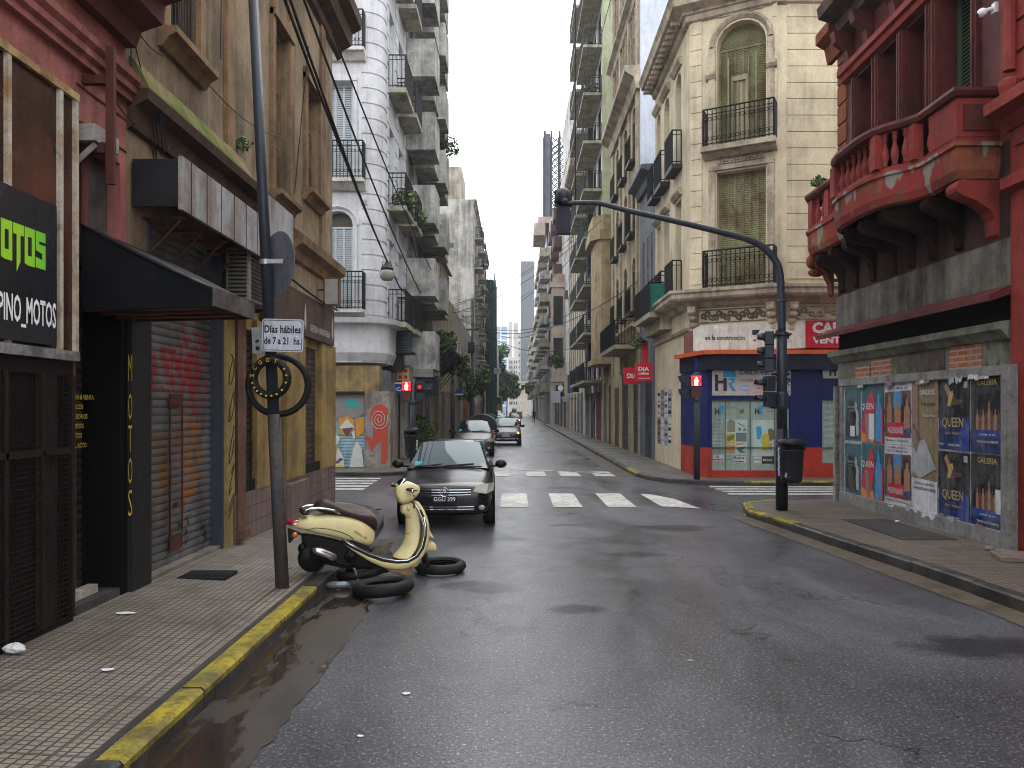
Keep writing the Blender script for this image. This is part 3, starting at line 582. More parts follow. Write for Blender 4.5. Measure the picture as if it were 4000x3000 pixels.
# windows, surrounds, sills
for (a, b_), zb_, zt_ in ((W1, ops[0][2], 8.6), (W2, ops[1][2], ops[1][3]), (W3, ops[2][2], ops[2][3])):
    q = window(br, FL, a, b_, zb_, zt_, -.16, 'glass', TAN2, GLASS, 1, 2)
    m = MB(FL); m.box(a - .16, a - .02, .002, .06, zb_ - .02, zt_ + .12); m.box(b_ + .02, b_ + .16, .002, .06, zb_ - .02, zt_ + .12); m.box(a - .16, b_ + .16, .004, .10, zt_ + .02, zt_ + .22); m.build('surround', TAN2, q)
    m = MB(FL); m.prof([(.002, zb_ - .22), (.05, zb_ - .22), (.12, zb_ - .12), (.2, zb_ - .08), (.2, zb_ - .01), (.002, zb_ - .01)], a - .2, b_ + .2); m.build('sill', TAN2, q)
    if zt_ > 8.5:
        m = MB(FL)
        for i in range(9): y = a + .03 + i * (b_ - a - .06) / 8; m.tube([(y, -.03, zb_ + .02), (y, -.03, zt_)], .009, 4)
        m.build('window_grille', IRON, q)
for px in (890, 1130, 1255):
    a = FL.u(px); m = MB(FL); m.box(a - .14, a + .14, .002, .05, 4.9, 9.3); m.build('pilaster', TAN2, br)
m = MB(FL); m.prof([(.001, 9.2), (.08, 9.25), (.1, 9.4), (.28, 9.5), (.32, 9.75), (.5, 9.85), (.52, 10.05), (.001, 10.15)], ya + 1.5, y1 + .45)
m.build('cornice', BRN, br)
cf = FW(y1 + .0); 
m = MB(FL); m.prof([(.001, 4.42), (.06, 4.45), (.1, 4.6), (.22, 4.68), (.24, 4.82), (.001, 4.98)], FL.u(1130), y1 + .2); m.build('lower_cornice', TAN2, br)
za = FL.z(343, FL.u(493)); m = MB(FL); m.prof([(.001, za - .38), (.05, za - .36), (.08, za - .16), (.20, za - .10), (.22, za), (.001, za + .02)], ya + .01, FL.u(1010)); m.build('shop_cornice', BRN, br)
m = MB(FL); m.prof([(.001, za + .025), (.20, za + .01), (.19, za + .05), (.05, za + .30), (.001, za + .33)], ya + .05, FL.u(935)); m.build('mossy_ledge', MOSS, br)
# sign box, awning, cafe fascia
SBX = mat('rusted_tin', (.36, .37, .38), .5, (.17, .09, .05), .7, 1.0, metal=.1, dirt=.45)
sx = thing('sign_canopy', 'grey rusted sheet metal sign box projecting over the spray painted shutter', 'canopy')
ca, cb = 7.55, 11.2; fz = LW(-3.2)
u0 = fz.u(712); zt_ = fz.z(608, u0); zb_ = fz.z(818, u0); u1 = fz.u(1138)
m = MB(FL); m.box(u0, u1, .46, .5, zb_, zt_); m.box(fz.u(1015), u1 + .02, .501, .52, fz.z(1058, u1), fz.z(841, u1)); m.build('front_sheet', SBX, sx)
m = MB(FL); m.box(u0, u0 + .03, .02, .457, zb_ + .03, zt_ - .03); m.box(u1 - .03, u1, .02, .457, zb_, zt_); m.box(u0 + .031, u1 - .031, .02, .457, zt_ - .05, zt_ - .02); m.build('casing', mat('dark_tin', (.02, .02, .024), .6), sx)
m = MB(FL)
for i in range(7): y = u0 + .25 + i * (u1 - u0 - .4) / 6; m.tube([(y, 0, zb_ - .02), (y, .45, zb_ - .02)], .015, 5); m.tube([(y, .02, zb_ - .42), (y, .4, zb_ - .02)], .012, 5)
m.build('bracket', RUSTB, sx)
m = MB(FL)
for i in range(9): y = u0 + .2 + i * (u1 - u0) / 9.3; m.box(y, y + .012, .501, .505, zb_, zt_)
m.build('seam', mat('seam_rust', (.10, .05, .035), .8), sx)
aw = thing('awning', 'black canvas awning with grey tin end over the dark doorway', 'awning')
yA, yB = 6.5, FL.u(992, 1.15); e = 1.15
zr, zo, zv = FL.z(870, yA), FL.z(1128, yA, e), FL.z(1195, yA, e)
m = MB(FL); N = 14
top = [[(yA + (yB - yA) * i / N, .01 + e * j / 5, zr + (zo - zr) * (j / 5) + .03 * math.sin(j / 5 * math.pi) * -math.cos(i * 2.1)) for j in range(6)] for i in range(N + 1)]
m.loft(top, cap=False, closed=False); m.build('canvas', mat('black_canvas', (.005, .0055, .008), .42, (.014, .014, .018), .5, 2.5, spec=.12), aw, smooth=True, solid=.01)
m = MB(FL); m.prism([(yA, zr)], 0, 0) if 0 else None
m.add([(yA + .02, .02, zr - .02), (yA + .02, e - .02, zo - .02), (yA + .02, e - .02, zv), (yA + .02, .02, zv - .03)], [(0, 1, 2, 3)]); m.build('side_cloth', mat('black_canvas', (.01, .01, .01)), aw, solid=.008)
m = MB(FL); m.box(yA, yB, e - .01, e + .012, zv, zo + .01); m.build('valance', mat('tin_valance', (.13, .125, .125), .5, (.05, .035, .03), .8, 3, dirt=.5), aw)
m = MB(FL)
for i in range(4): y = yA + .1 + i * (yB - yA - .2) / 3; m.tube([(y, .0, zv - .02), (y, e, zv + .01)], .018, 5)
m.build('frame_bar', RUSTB, aw)
fc = LW(-3.6); cs = thing('cafe_sign', 'long brown fascia sign reading CAFETERIA above the yellow ground floor', 'sign')
ua, ub = fc.u(1040), fc.u(1306); zt_, zb_ = fc.z(1212, ub), fc.z(1352, ub)
BSG = mat('brown_sign', (.085, .055, .042), .5, (.05, .035, .03), .6, 1.2)
m = MB(fc); m.box(ua, ub, -.09, 0, zb_, zt_); m.build('board', BSG, cs)
let(1210, 1288, 1298, 1322, 'CAFETERIA • SANDWICHERIA', flat('faded_letters', (.42, .38, .35), .7), .02, fc, cs)
m = MB(fc)
for px in (1192, 1298): a = fc.u(px); m.prism([(a - .06, zb_ + .2), (a, zb_ + .1), (a + .06, zb_ + .2), (a + .04, zb_ + .42), (a, zb_ + .55), (a - .04, zb_ + .42)], .002, .006)
m.build('emblem', flat('faded_letters', (.4, .4, .4)), cs)
lb = thing('light_box', 'small square lightbox sign hung from the brown building corner', 'sign')
a = FL.u(1262, .1); z0 = FL.z(1195, a); m = MB(FL); m.box(a - .07, a + .07, .12, .42, z0, z0 + .52); m.build('case', mat('old_case', (.12, .08, .06), .6, dirt=.4), lb); m = MB(FL); m.box(a - .075, a - .0705, .15, .39, z0 + .03, z0 + .49); m.build('face', flat('lightbox_face', (.32, .30, .28), .4), lb); m = MB(FL); m.tube([(a, 0, z0 + .3), (a, .13, z0 + .3)], .015, 5); m.build('arm', IRON, lb)
# ------------------------------------------------------------------ generic street building
LV = flat('pale_louvre', (.42, .47, .49), .6); LVG = flat('green_louvre', (.045, .075, .045), .6)
CONC = mat('stained_concrete', (.50, .49, .465), .85, (.14, .14, .135), .9, .8, dirt=.45)
CONCD = mat('concrete_soffit', (.28, .27, .245), .85, (.15, .14, .12), .6, 1.2)
SLABW = mat('slab_cream', (.38, .36, .28), .8, (.17, .15, .10), .8, 1.5, dirt=.3)
SHG = [mat('shop_shutter_grey', (.16, .16, .165), .5, (.07, .065, .06), .6, 1.5, metal=.3), mat('shop_shutter_dark', (.045, .045, .05), .5, (.02, .02, .02), .6, 1.5), mat('shop_front_brown', (.12, .08, .06), .6, (.05, .035, .03), .6, 1.5), mat('shop_front_red', (.17, .03, .025), .5, (.08, .02, .02), .5, 1.2), mat('shop_front_beige', (.33, .29, .23), .7, (.16, .13, .10), .6, 1.2), mat('shop_front_green', (.05, .065, .055), .5)]
def bldg(name, label, fr, u0, u1, zt, wm, floors=(), cols=(), ww=1.1, wh=2.0, kind='glass', fm=None, pm=None, arch=0, balc=None, cornice=(), cm=None, depth=9, ground=(), zg=3.6, sill=False, nh=1, pil=(), par=None, blind=None):
    b = par or thing(name, label, 'building', None)
    ops = [(c, c + ww, z, z + wh, arch) for z in floors for c in cols] + [(a, e, .1, h) for a, e, h, _ in ground]
    m = MB(fr); m.wall(u0, u1, -.1, zt, ops, .2); m.poly([(u0, 0, -.1), (u0, -depth, -.1), (u0, -depth, zt), (u0, 0, zt)]); m.poly([(u1, 0, -.1), (u1, -depth, -.1), (u1, -depth, zt), (u1, 0, zt)])
    m.poly([(u0, 0, zt), (u1, 0, zt), (u1, -depth, zt), (u0, -depth, zt)]); m.build('wall', wm, b)
    for z in floors:
        for i, c in enumerate(cols):
            r_ = rnd.random(); q = window(b, fr, c, c + ww, z, z + wh, -.09, kind if r_ < .75 or kind == 'glass' else kind, fm, pm if r_ < .7 else (pm or CURT), 1, nh, .05, arch)
            if sill: s = MB(fr); s.box(c - .08, c + ww + .08, .002, .12, z - .12, z - .01); s.build('sill', cm or wm, q)
            if balc == 'rail': s = MB(fr); s.box(c - .1, c + ww + .1, .002, .28, z - .14, z - .01); s.rail(c - .1, c + ww + .1, .26, z, .95, .14, .014, fancy=0); s.build('balcony_rail', IRON, q)
    for a, e, h, g in ground:
        s = MB(fr); s.corr(a, e, .12, h, -.03, .11, .012); s.build('roller_shutter' if g in SHG[:2] else 'shop_front', g, b)
    for z, dd, hh in cornice:
        s = MB(fr); s.prof([(.001, z - hh), (dd * .25, z - hh), (dd * .4, z - hh * .5), (dd * .9, z - hh * .3), (dd, z - hh * .25), (dd, z), (.001, z + .03)], u0 + .002, u1 - .002); s.build('cornice', cm or wm, b)
    for c in pil: s = MB(fr); s.box(c - .22, c + .22, .003, .09, zg, zt - .5); s.build('pilaster', cm or wm, b)
    return b
def slab_balcony(par, fr, u0, u1, z, out=1.0, kind='rail', h=1.0, mt=None, under=None, plants=False):
    s = MB(fr); s.use(mt or SLABW); s.box(u0, u1, .002, out, z - .16, z)
    if kind == 'box':
        s.box(u0, u1, out - .1, out - .002, z + .001, z + h); s.box(u0, u0 + .1, .003, out - .101, z + .001, z + h); s.box(u1 - .1, u1, .003, out - .101, z + .001, z + h)
    q = s.build('balcony', None, par)
    if kind == 'rail':
        s = MB(fr); s.rail(u0, u1, out - .03, z, h, .13, .013, fancy=0); s.rail(u0 + .02, 0, .03, z, h, .12, .013, dd=out - .03, fancy=0); s.rail(u1 - .02, 0, .03, z, h, .12, .013, dd=out - .03, fancy=0); s.build('railing', IRON, q)
    return q
# ------------------------------------------------------------------ white corner building, left
WHT = mat('white_stucco', (.57, .575, .595), .8, (.36, .36, .37), .5, .7, dirt=.1, mot=.35, rain=.2)
OCH = mat('ochre_render', (.30, .22, .10), .85, (.12, .09, .05), .8, 1.0, dirt=.4)
wb = thing('white_corner_building', 'white rusticated corner building with rounded corner and iron balconies', 'building')
Y3 = 23.8; FF = FW(Y3); X3 = -4.1; FS3 = LW(X3)
ux = lambda px: xw(px, Y3)
wa, wb_ = ux(1262), ux(1378)
rows = [(9.0, 12.1, 0), (5.0, 8.1, .45), (13.0, 16.0, 0)]
m = MB(FF); m.wall(-13, -4.75, 3.4, 17, [(wa, wb_, z0, z1, a) for z0, z1, a in rows] + [(wa - 3.2, wb_ - 3.2, z0, z1, a) for z0, z1, a in rows], .35)
m.poly([(-13, 0, 17), (-4.1, 0, 17), (-4.1, -4.7, 17), (-13, -4.7, 17)]); m.build('front_wall', WHT, wb)
cx_, cy_, r_ = -4.75, 24.45, .65
path = [(-4.75, 23.8)] + [(cx_ + r_ * math.sin(R(a)), cy_ - r_ * math.cos(R(a))) for a in range(9, 91, 9)] + [(X3, 24.6)]
def rustic(path, z0, z1, pitch, gd, cx, cy):
    m = MB(); z = z0
    def ring(z, ins):
        o = []
        for i, (x, y) in enumerate(path):
            a = path[max(i - 1, 0)]; b = path[min(i + 1, len(path) - 1)]; dx, dy = b[0] - a[0], b[1] - a[1]; q = math.hypot(dx, dy); o.append((x - dy / q * ins, y + dx / q * ins, z))
        return o
    R_ = []
    while z < z1 - .05:
        t = min(z + pitch, z1); R_ += [ring(z + .001, gd), ring(z + .06, gd), ring(z + .075, 0), ring(t - .012, 0)]; z = t
    m.loft(R_, cap=False, closed=False); return m
rustic(path, 3.4, 17, .47, .03, cx_, cy_).build('rusticated_corner', WHT, wb)
m = MB(FS3); ops = [(25.0, 26.1, z, z + 2.5) for z in (5.0, 8.7, 12.5)] + [(27.0, 28.1, z, z + 2.5) for z in (5.0, 8.7, 12.5)]
m.wall(24.6, 28.7, 3.4, 17, ops, .25); m.build('side_wall', WHT, wb)
for o in ops: window(wb, FS3, o[0], o[1], o[2], o[3], -.2, 'louvre', LV, CURT, 1, .12)
m = MB(FS3)
for i in range(28):
    z = 3.6 + i * .47
    for a, b in ((24.602, 24.9), (26.2, 26.9), (28.2, 28.69)): m.box(a, b, .002, .028, z + .05, z + .46)
m.build('rustication', WHT, wb)
for k, (z0, z1, a) in enumerate(rows):
    q = window(wb, FF, wa, wb_, z0, z1, -.3, 'louvre' if k < 2 else 'glass', LV, CURT, 2, .07 if k < 2 else 3, .06, a)
    bz = z0; s = MB(FF); s.prof([(.002, bz - .3), (.12, bz - .3), (.3, bz - .12), (.42, bz - .1), (.42, bz), (.002, bz)], wa - .7, wb_ + .42); s.build('balcony_slab', mat('balcony_white', (.55, .54, .50), .8, (.25, .23, .18), .6, 2), q)
    s = MB(FF); s.rail(wa - .65, wb_ + .38, .38, bz, 1.15, .11, .013); s.rail(wb_ + .38, 0, .02, bz, 1.15, .11, .013, dd=.38); s.build('railing', IRON, q)
    s = MB(FF); s.box(wa - .14, wa - .01, .002, .05, z0, z1 - a); s.box(wb_ + .01, wb_ + .14, .002, .05, z0, z1 - a)
    if not a: s.box(wa - .14, wb_ + .14, .003, .07, z1 + .01, z1 + .15)
    else:
        N = 10; s.tube([((wa + wb_) / 2 - .62 * math.cos(math.pi * t / N), .02, z1 - a + (a + .12) * math.sin(math.pi * t / N)) for t in range(N + 1)], .06, 4)
    s.build('surround', WHT, q)
for z in (4.75, 8.5, 12.3, 16.1):
    q = slab_balcony(wb, FS3, 24.7, 26.5, z, .6, 'rail', 1.05); slab_balcony(wb, FS3, 26.8, 28.5, z, .66, 'rail', 1.05)
m = MB(FF); m.prof([(.001, 8.25), (.05, 8.28), (.12, 8.4), (.12, 8.5), (.001, 8.55)], wb_ + .45, -4.76); m.build('string_course', WHT, wb)
# curved belly under the first floor
m = MB(); rr = []
for z, o in ((4.75, .42), (4.6, .38), (4.55, .12), (4.0, .10), (3.7, .12), (3.45, .0), (3.3, -.5), (3.25, -.9)):
    rr.append([(-13, Y3 - o, z)] + [(x + (x - cx_) / r_ * o if i else x, y - (cy_ - y) / r_ * o, z) for i, (x, y) in enumerate(path[:-1])] + [(X3 + o, 24.8, z), (X3 + o, 28.7, z)])
m.loft(rr, cap=False, closed=False); m.build('curved_soffit', WHT, wb)
# ground floor
m = MB(FF); m.use(OCH); m.box(-13, ux(1480), -.5, -.03, 2.5, 3.3); m.use(mat('graffiti_plaster', (.30, .27, .22), .85, (.12, .10, .08), .9, 1.6, dirt=.7)); m.box(ux(1424), ux(1524), -.5, -.02, -.1, 2.5); m.box(-13, ux(1230), -.5, -.02, -.1, 2.5)
m.build('ground_floor_wall', None, wb)
GS = mat('painted_shutter', (.27, .42, .47), .55, (.18, .30, .33), .5, 1.5)
m = MB(FF); m.corr(ux(1232), ux(1421), .13, 2.5, -.16, .1, .013); m.build('roller_shutter', GS, wb, label='roller shutter painted with white, orange and blue graffiti shapes')
def gp(mt, polys, name='graffiti', fr=FF, d=-.135, par=wb):
    m = MB(fr)
    for p in polys: m.poly([(xw(px, fr.O[1]), d, zw(py, fr.O[1])) for px, py in p])
    m.build(name, mt, par, norm=False)
def z2(pts): return [(1000 + x / 2.212, 1500 + y / 2.212) for x, y in pts]
GW = flat('graffiti_white', (.55, .55, .53), .7); GO = flat('graffiti_orange', (.55, .25, .03), .7); GT = flat('graffiti_teal', (.05, .30, .28), .7); GP = flat('graffiti_plum', (.12, .06, .09), .7); GR = flat('graffiti_red', (.42, .06, .035), .7); GY = flat('graffiti_yellow', (.55, .45, .05), .7); GG = flat('graffiti_grey', (.22, .21, .20), .7)
gp(GG, [z2([(662, 75), (930, 75), (930, 250), (860, 300), (720, 290), (662, 330)])])
gp(GT, [z2([(755, 150), (840, 120), (900, 190), (890, 210), (770, 210)])], d=-.132)
gp(GO, [z2([(705, 300), (780, 275), (840, 310), (840, 420), (770, 450), (710, 430)]), z2([(855, 300), (930, 290), (925, 420), (860, 470)])], d=-.131)
gp(GW, [z2([(710, 380), (780, 300), (845, 380), (775, 400)]), z2([(665, 720), (700, 545), (750, 640), (755, 722)]), z2([(800, 722), (830, 560), (865, 490), (905, 560), (925, 722)]), z2([(662, 430), (720, 460), (700, 520), (662, 540)]), z2([(820, 420), (845, 400), (850, 470), (830, 480)])], d=-.129)
gp(GP, [z2([(735, 385), (835, 375), (785, 450), (760, 440)]), z2([(665, 690), (720, 640), (750, 650), (700, 690)])], d=-.127)
gp(GY, [z2([(662, 560), (680, 530), (690, 600), (662, 650)]), z2([(662, 700), (760, 708), (760, 722), (662, 722)])], d=-.126)
gp(GG, [z2([(950, 380), (960, 260), (1000, 180), (1090, 160), (1150, 220), (1150, 715), (1060, 715), (1055, 560), (1020, 610), (960, 560)])], d=-.015)
gp(GR, [z2([(985, 260), (1010, 190), (1080, 170), (1140, 210), (1140, 650), (1120, 690), (1080, 690), (1080, 500), (1040, 520), (1000, 590), (985, 560), (950, 470), (950, 440), (1010, 480), (1010, 350), (975, 310)])], d=-.012)
m = MB(FF); cx2, cz2 = ux(1480.5), zw(1638, Y3)
m.tube([(cx2 + .008 * t * math.cos(t * .55), -.006, cz2 + .0098 * t * math.sin(t * .55)) for t in range(3, 36)], .013, 4); m.build('graffiti_spiral', flat('graffiti_line', (.45, .40, .36), .7), wb)
m = MB(FF); m.box(ux(1212), ux(1421) + .02, -.17, -.03, 2.4, 2.5); m.build('shutter_box', IRON, wb)
# side shop: posts, door
m = MB(FS3); m.use(mat('side_shop_dark', (.035, .035, .035), .6)); m.box(24.0, 28.7, -.6, -.2, -.1, 3.3); m.use(mat('grey_post', (.20, .21, .23), .5)); m.box(24.6, 24.75, -.19, .0, .1, 3.2); m.box(25.3, 25.42, -.19, .0, .1, 3.2); m.use(SHG[4]); m.box(26.4, 27.2, -.19, -.05, .1, 3.2); m.build('ground_floor_shop', None, wb)
m = MB(FS3)
for i in range(17): m.prism([(24.86, .3 + i * .17), (24.98, .22 + i * .17), (25.1, .3 + i * .17), (24.98, .38 + i * .17)], -.185, -.15)
m.build('studded_strip', WHITE, wb)
# ------------------------------------------------------------------ concrete apartment block with box balconies
XC = -4.05; FC = LW(XC)
cb_ = bldg('concrete_apartment_block', 'weathered apartment block with stacked raw concrete balcony boxes', FC, 28.7, 37.0, 25, mat('grey_block', (.30, .29, .28), .8, (.12, .11, .10), .7, 1), [4.3 + 2.74 * i for i in range(7)], (29.2, 31.9, 34.4), 1.5, 2.0, 'glass', STEEL, GLASS, ground=[(29.2, 31, 2.9, SHG[1]), (31.6, 34, 2.9, SHG[2]), (34.4, 36.6, 2.9, SHG[1])])
for i in range(8):
    z = 6.35 - 2.74 + 2.74 * i
    for a, o_ in ((28.75, 1.05), (30.95, .8), (33.0, 1.05), (35.0, .85)):
        if i == 0 and a > 29: continue
        slab_balcony(cb_, FC, a, a + 1.8, z, o_, 'box', 1.25, CONC)
m = MB(FC); m.box(28.6, 31.3, .003, .98, 3.15, 3.45); m.build('canopy_slab', CONCD, cb_)
cn = thing('corrugated_canopy', 'dark rusty corrugated canopy sloping over the left pavement beyond the CASIO sign', 'canopy')
m = MB(FC); N = 26
ring = lambda t: [(31.5 + 8.5 * i / N, .05 + 1.35 * t, 3.5 + 1.0 * t + .05 * (i % 2)) for i in range(N + 1)]
m.loft([ring(0), ring(.5), ring(1)], cap=False, closed=False); m.build('sheet', mat('dark_corrugated', (.045, .035, .032), .6, (.09, .05, .035), .7, 2), cn, solid=.01)
m = MB(FC)
for i in range(7): y = 31.6 + i * 1.38; m.tube([(y, .0, 2.8), (y, 1.35, 4.4)], .025, 5)
m.build('strut', IRON, cn)
bldg('yellow_rooftop_house', 'lower yellowish house with sloping corrugated sheet rooftop behind the concrete block', LW(-4.0), 37.0, 52, 8.6, mat('yellowed_wall', (.33, .28, .17), .85, (.14, .12, .08), .8, 1, dirt=.4), [4.2], (38, 40.6, 43.2, 46, 49), 1.0, 2.2, 'louvre', LV, CURT, ground=[(38, 40.5, 2.9, SHG[2]), (41.5, 44, 2.9, SHG[1]), (45, 48, 2.9, SHG[0])], nh=.2)
m = MB(LW(-4.0)); N = 30; m.loft([[(37.2 + 9 * i / N, .25, 9.9 - .06 * (i % 2)) for i in range(N + 1)], [(37.2 + 9 * i / N, -3, 10.6 - .06 * (i % 2)) for i in range(N + 1)]], cap=False, closed=False); o = m.build('rooftop_sheet', mat('grey_corrugated', (.25, .23, .19), .7, (.12, .09, .06), .6, 2), [q for q in COL.objects if q.name == 'yellow_rooftop_house'][0], solid=.02)
m = MB(LW(-4.0)); m.box(37.3, 46, -.1, .05, 8.6, 9.8); m.build('rooftop_wall', mat('yellowed_wall', (.3, .3, .3)), o.parent)
bldg('low_left_house', 'low grey house set between the yellowish house and the tall stained wall', LW(-4.0), 52, 73, 8.5, mat('grey_render', (.28, .27, .25), .85), [4.4], (53, 56, 59, 62, 65, 69), 1.1, 2.2, 'glass', WHITE, GLASS, balc='rail', ground=[(53, 56, 2.9, SHG[0]), (57, 60, 2.9, SHG[4]), (62, 66, 2.9, SHG[2]), (68, 72, 2.9, SHG[1])])
STW = mat('stained_party_wall', (.50, .48, .43), .85, (.15, .14, .12), .95, .28, dirt=.45)
p6 = bldg('stained_tower_block', 'tall pale block with a blank rain stained side wall and one small window', LW(-3.95), 73, 95, 21.9, STW, [4.5 + 2.9 * i for i in range(6)], (74, 78, 82, 86, 90), 1.4, 1.6, 'glass', WHITE, GLASS, cornice=[(21.9, .3, .4)], ground=[(74, 78, 2.9, SHG[0]), (80, 85, 2.9, SHG[4]), (87, 93, 2.9, SHG[2])], depth=14)
for i in range(5):
    for u in (75.5, 82, 89): slab_balcony(p6, LW(-3.95), u, u + 3, 7.2 + 2.9 * i, .8, 'rail', 1, CONC)
m = MB(FW(73)); m.box(-7.2, -5.1, -6, .02, 21.9, 25.0); m.box(-6.6, -6.3, -.5, .03, 25, 25.8); m.build('roof_room', mat('roof_room_wall', (.42, .39, .33), .85, (.2, .15, .1), .8), p6)
m = MB(FW(73)); m.box(xw(1755, 73), xw(1772, 73), .003, .03, zw(966, 73), zw(949, 73)); m.build('window', GLASS, p6)
q = bldg('cream_red_roof_building', 'narrow cream building with red rooftop beside the green scaffold net', LW(-3.95), 95, 104, 21.5, mat('cream_render', (.52, .43, .27), .8, (.3, .24, .15), .5), [5 + 3.1 * i for i in range(5)], (96, 99, 101.5), 1.2, 1.8, 'glass', WHITE, GLASS, cornice=[(15, .5, .5), (21.5, .5, .6)], depth=12)
m = MB(LW(-3.95)); m.box(95.2, 97, -1.6, -.2, 21.5, 22.4); m.build('roof_hut', flat('red_roof', (.32, .06, .04)), q)
NET = mat('green_scaffold_net', (.010, .055, .045), .7, (.004, .02, .018), .8, .5)
gn = bldg('netted_scaffold_building', 'building wrapped in dark green scaffold netting on the left', LW(-2.9), 104, 116, 19.5, NET, (), (), depth=8)
m = MB(LW(-2.9))
for i in range(8): m.box(104, 116, .02, .1, 2.5 + i * 2.3, 2.6 + i * 2.3)
for i in range(5): m.tube([(104.05 + i * 2.9, .1, 0), (104.05 + i * 2.9, .1, 20.4)], .06, 5)
for i in range(3): m.tube([(103.9, -.4 - i * .4, 0), (103.9, -.4 - i * .4, 20.6)], .05, 5)
m.build('scaffold_tube', mat('teal_tube', (.02, .09, .08), .6), gn)
bldg('grey_left_row_house', 'grey flat block just beyond the scaffold net on the left', LW(-3.6), 116, 150, 13, mat('grey_render', (.3, .3, .3)), [4 + 3 * i for i in range(3)], tuple(118 + 4 * i for i in range(8)), 1.4, 1.7, 'glass', WHITE, GLASS)
bldg('pale_left_row_house', 'pale distant block hidden partly behind the street trees on the left', LW(-3.6), 150, 210, 15, mat('pale_render', (.45, .43, .39), .85), [4 + 3 * i for i in range(4)], tuple(153 + 6 * i for i in range(9)), 1.8, 1.7, 'glass', WHITE, GLASS)
# distant tower
tw = thing('distant_office_tower', 'pale blue office tower with white grid facade rising at the end of the street', 'building')
Yt = 560; Ft = FW(Yt); a, b = xw(1931, Yt), xw(1984, Yt); zt_ = zw(1280, Yt)
m = MB(Ft); m.box(a, b, -20, -.3, 0, zt_ + 1); m.build('glass_core', flat('tower_glass', (.18, .30, .42), .2), tw)
m = MB(Ft)
for i in range(18): m.box(a - .2, b + .2, -.2, .2, 4 + i * 3.4, 5.0 + i * 3.4)
for px in (1931, 1936, 1956, 1983): x = xw(px, Yt); m.box(x - .5, x + .5, -.25, .35, 0, zt_ + 1)
m.build('white_grid', flat('tower_white', (.62, .68, .74), .5), tw)
m = MB(FW(470)); a, b = xw(1986, 470), xw(2002, 470)
ds = thing('distant_slim_block', 'slim cream apartment block next to the pale blue tower', 'building'); m.box(a, b, -12, 0, 0, zw(1255, 470)); m.build('wall', mat('cream_far', (.5, .48, .44), .8), ds)
# ------------------------------------------------------------------ right side, near: red building
XR = 6.5; FR_ = RW(XR)
RED = mat('red_render', (.24, .034, .026), .7, (.10, .022, .018), .6, .9, dirt=.2, bmp=.3)
RED2 = mat('dark_red_trim', (.105, .022, .020), .55, (.04, .014, .013), .6, 1.5, dirt=.3)
ORG = mat('orange_red_render', (.21, .060, .024), .85, (.10, .03, .018), .7, 1.0, dirt=.25)
GRNP = mat('grey_green_plaster', (.17, .175, .135), .9, (.085, .07, .058), .85, 1.0, dirt=.7, bmp=.5)
SOOT = mat('sooty_band', (.17, .155, .13), .85, (.025, .022, .018), .95, .5, dirt=.6)
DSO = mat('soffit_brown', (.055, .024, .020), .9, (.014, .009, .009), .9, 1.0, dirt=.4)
rb = thing('red_corner_building', 'dark red ornate corner building with a balustraded balcony above a bricked up ground floor', 'building')
yc = 15.45; yq = FR_.u(3965)       # corner, start of the red pier
zz = lambda px, py, d=0: FR_.z(py, FR_.u(px, d), d)
zgp = zz(3960, 1247); zw0 = 3.1
m = MB(FR_); m.use(GRNP); m.wall(yq, yc, -.1, zw0, [], .1); m.poly([(yc, 0, -.1), (yc, -9, -.1), (yc, -9, zw0), (yc, 0, zw0)]); m.build('ground_floor_wall', None, rb)
m = MB(FR_); zq = [3.55, 4.25]; m.use(SOOT); m.box(yq, yc + .03, -.3, .03, 3.46, 4.2); m.build('lintel_band', None, rb)
m = MB(FR_); m.box(yq, yc, -.5, -.02, 3.1, 3.46); m.build('dark_slot', DARK, rb)
m = MB(FR_); m.prof([(.031, 3.46), (.30, 3.36), (.34, 3.36), (.34, 3.44), (.031, 3.58)], yq, yc + .30); m.build('ledge', RED2, rb)
m = MB(FR_); m.prof([(.001, 2.86), (.05, 2.88), (.10, 2.95), (.16, 3.0), (.16, 3.1), (.001, 3.12)], yq + .06, yc + .14); m.build('moulding', GRNP, rb)
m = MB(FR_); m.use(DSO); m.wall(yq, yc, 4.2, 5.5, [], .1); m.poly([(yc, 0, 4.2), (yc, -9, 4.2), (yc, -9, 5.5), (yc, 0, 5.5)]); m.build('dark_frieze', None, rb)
BRK = mat('brick_infill', (.30, .085, .035), .85, (.17, .06, .035), .6, 3, bmp=.5)
def m_brick():
    m_, nt, b = base('hollow_brick'); P = pos(nt); s = nt.nodes.new('ShaderNodeSeparateXYZ'); nt.links.new(P, s.inputs[0]); cmb = nt.nodes.new('ShaderNodeCombineXYZ'); nt.links.new(s.outputs[1], cmb.inputs[0]); nt.links.new(s.outputs[2], cmb.inputs[1])
    t = nt.nodes.new('ShaderNodeTexBrick'); nt.links.new(cmb.outputs[0], t.inputs['Vector']); t.inputs['Color1'].default_value = (.33, .09, .035, 1); t.inputs['Color2'].default_value = (.22, .06, .03, 1); t.inputs['Mortar'].default_value = (.30, .25, .2, 1); t.inputs['Scale'].default_value = 1; t.inputs['Brick Width'].default_value = .30; t.inputs['Row Height'].default_value = .085; t.inputs['Mortar Size'].default_value = .012
    nt.links.new(mixc(nt, ramp(nt, noise(nt, P, 5, 5), .5, .6, (0, 0, 0, 1), (.6, .6, .6, 1)), t.outputs[0], (.20, .17, .13)), b.inputs['Base Color']); b.inputs['Roughness'].default_value = .9; bump(nt, b, t.outputs['Fac'], .6, -.01); return m_
HB = m_brick(); DB = mat('dark_brick', (.10, .08, .07), .9, (.05, .04, .035), .7, 4, dirt=.6, bmp=.7)
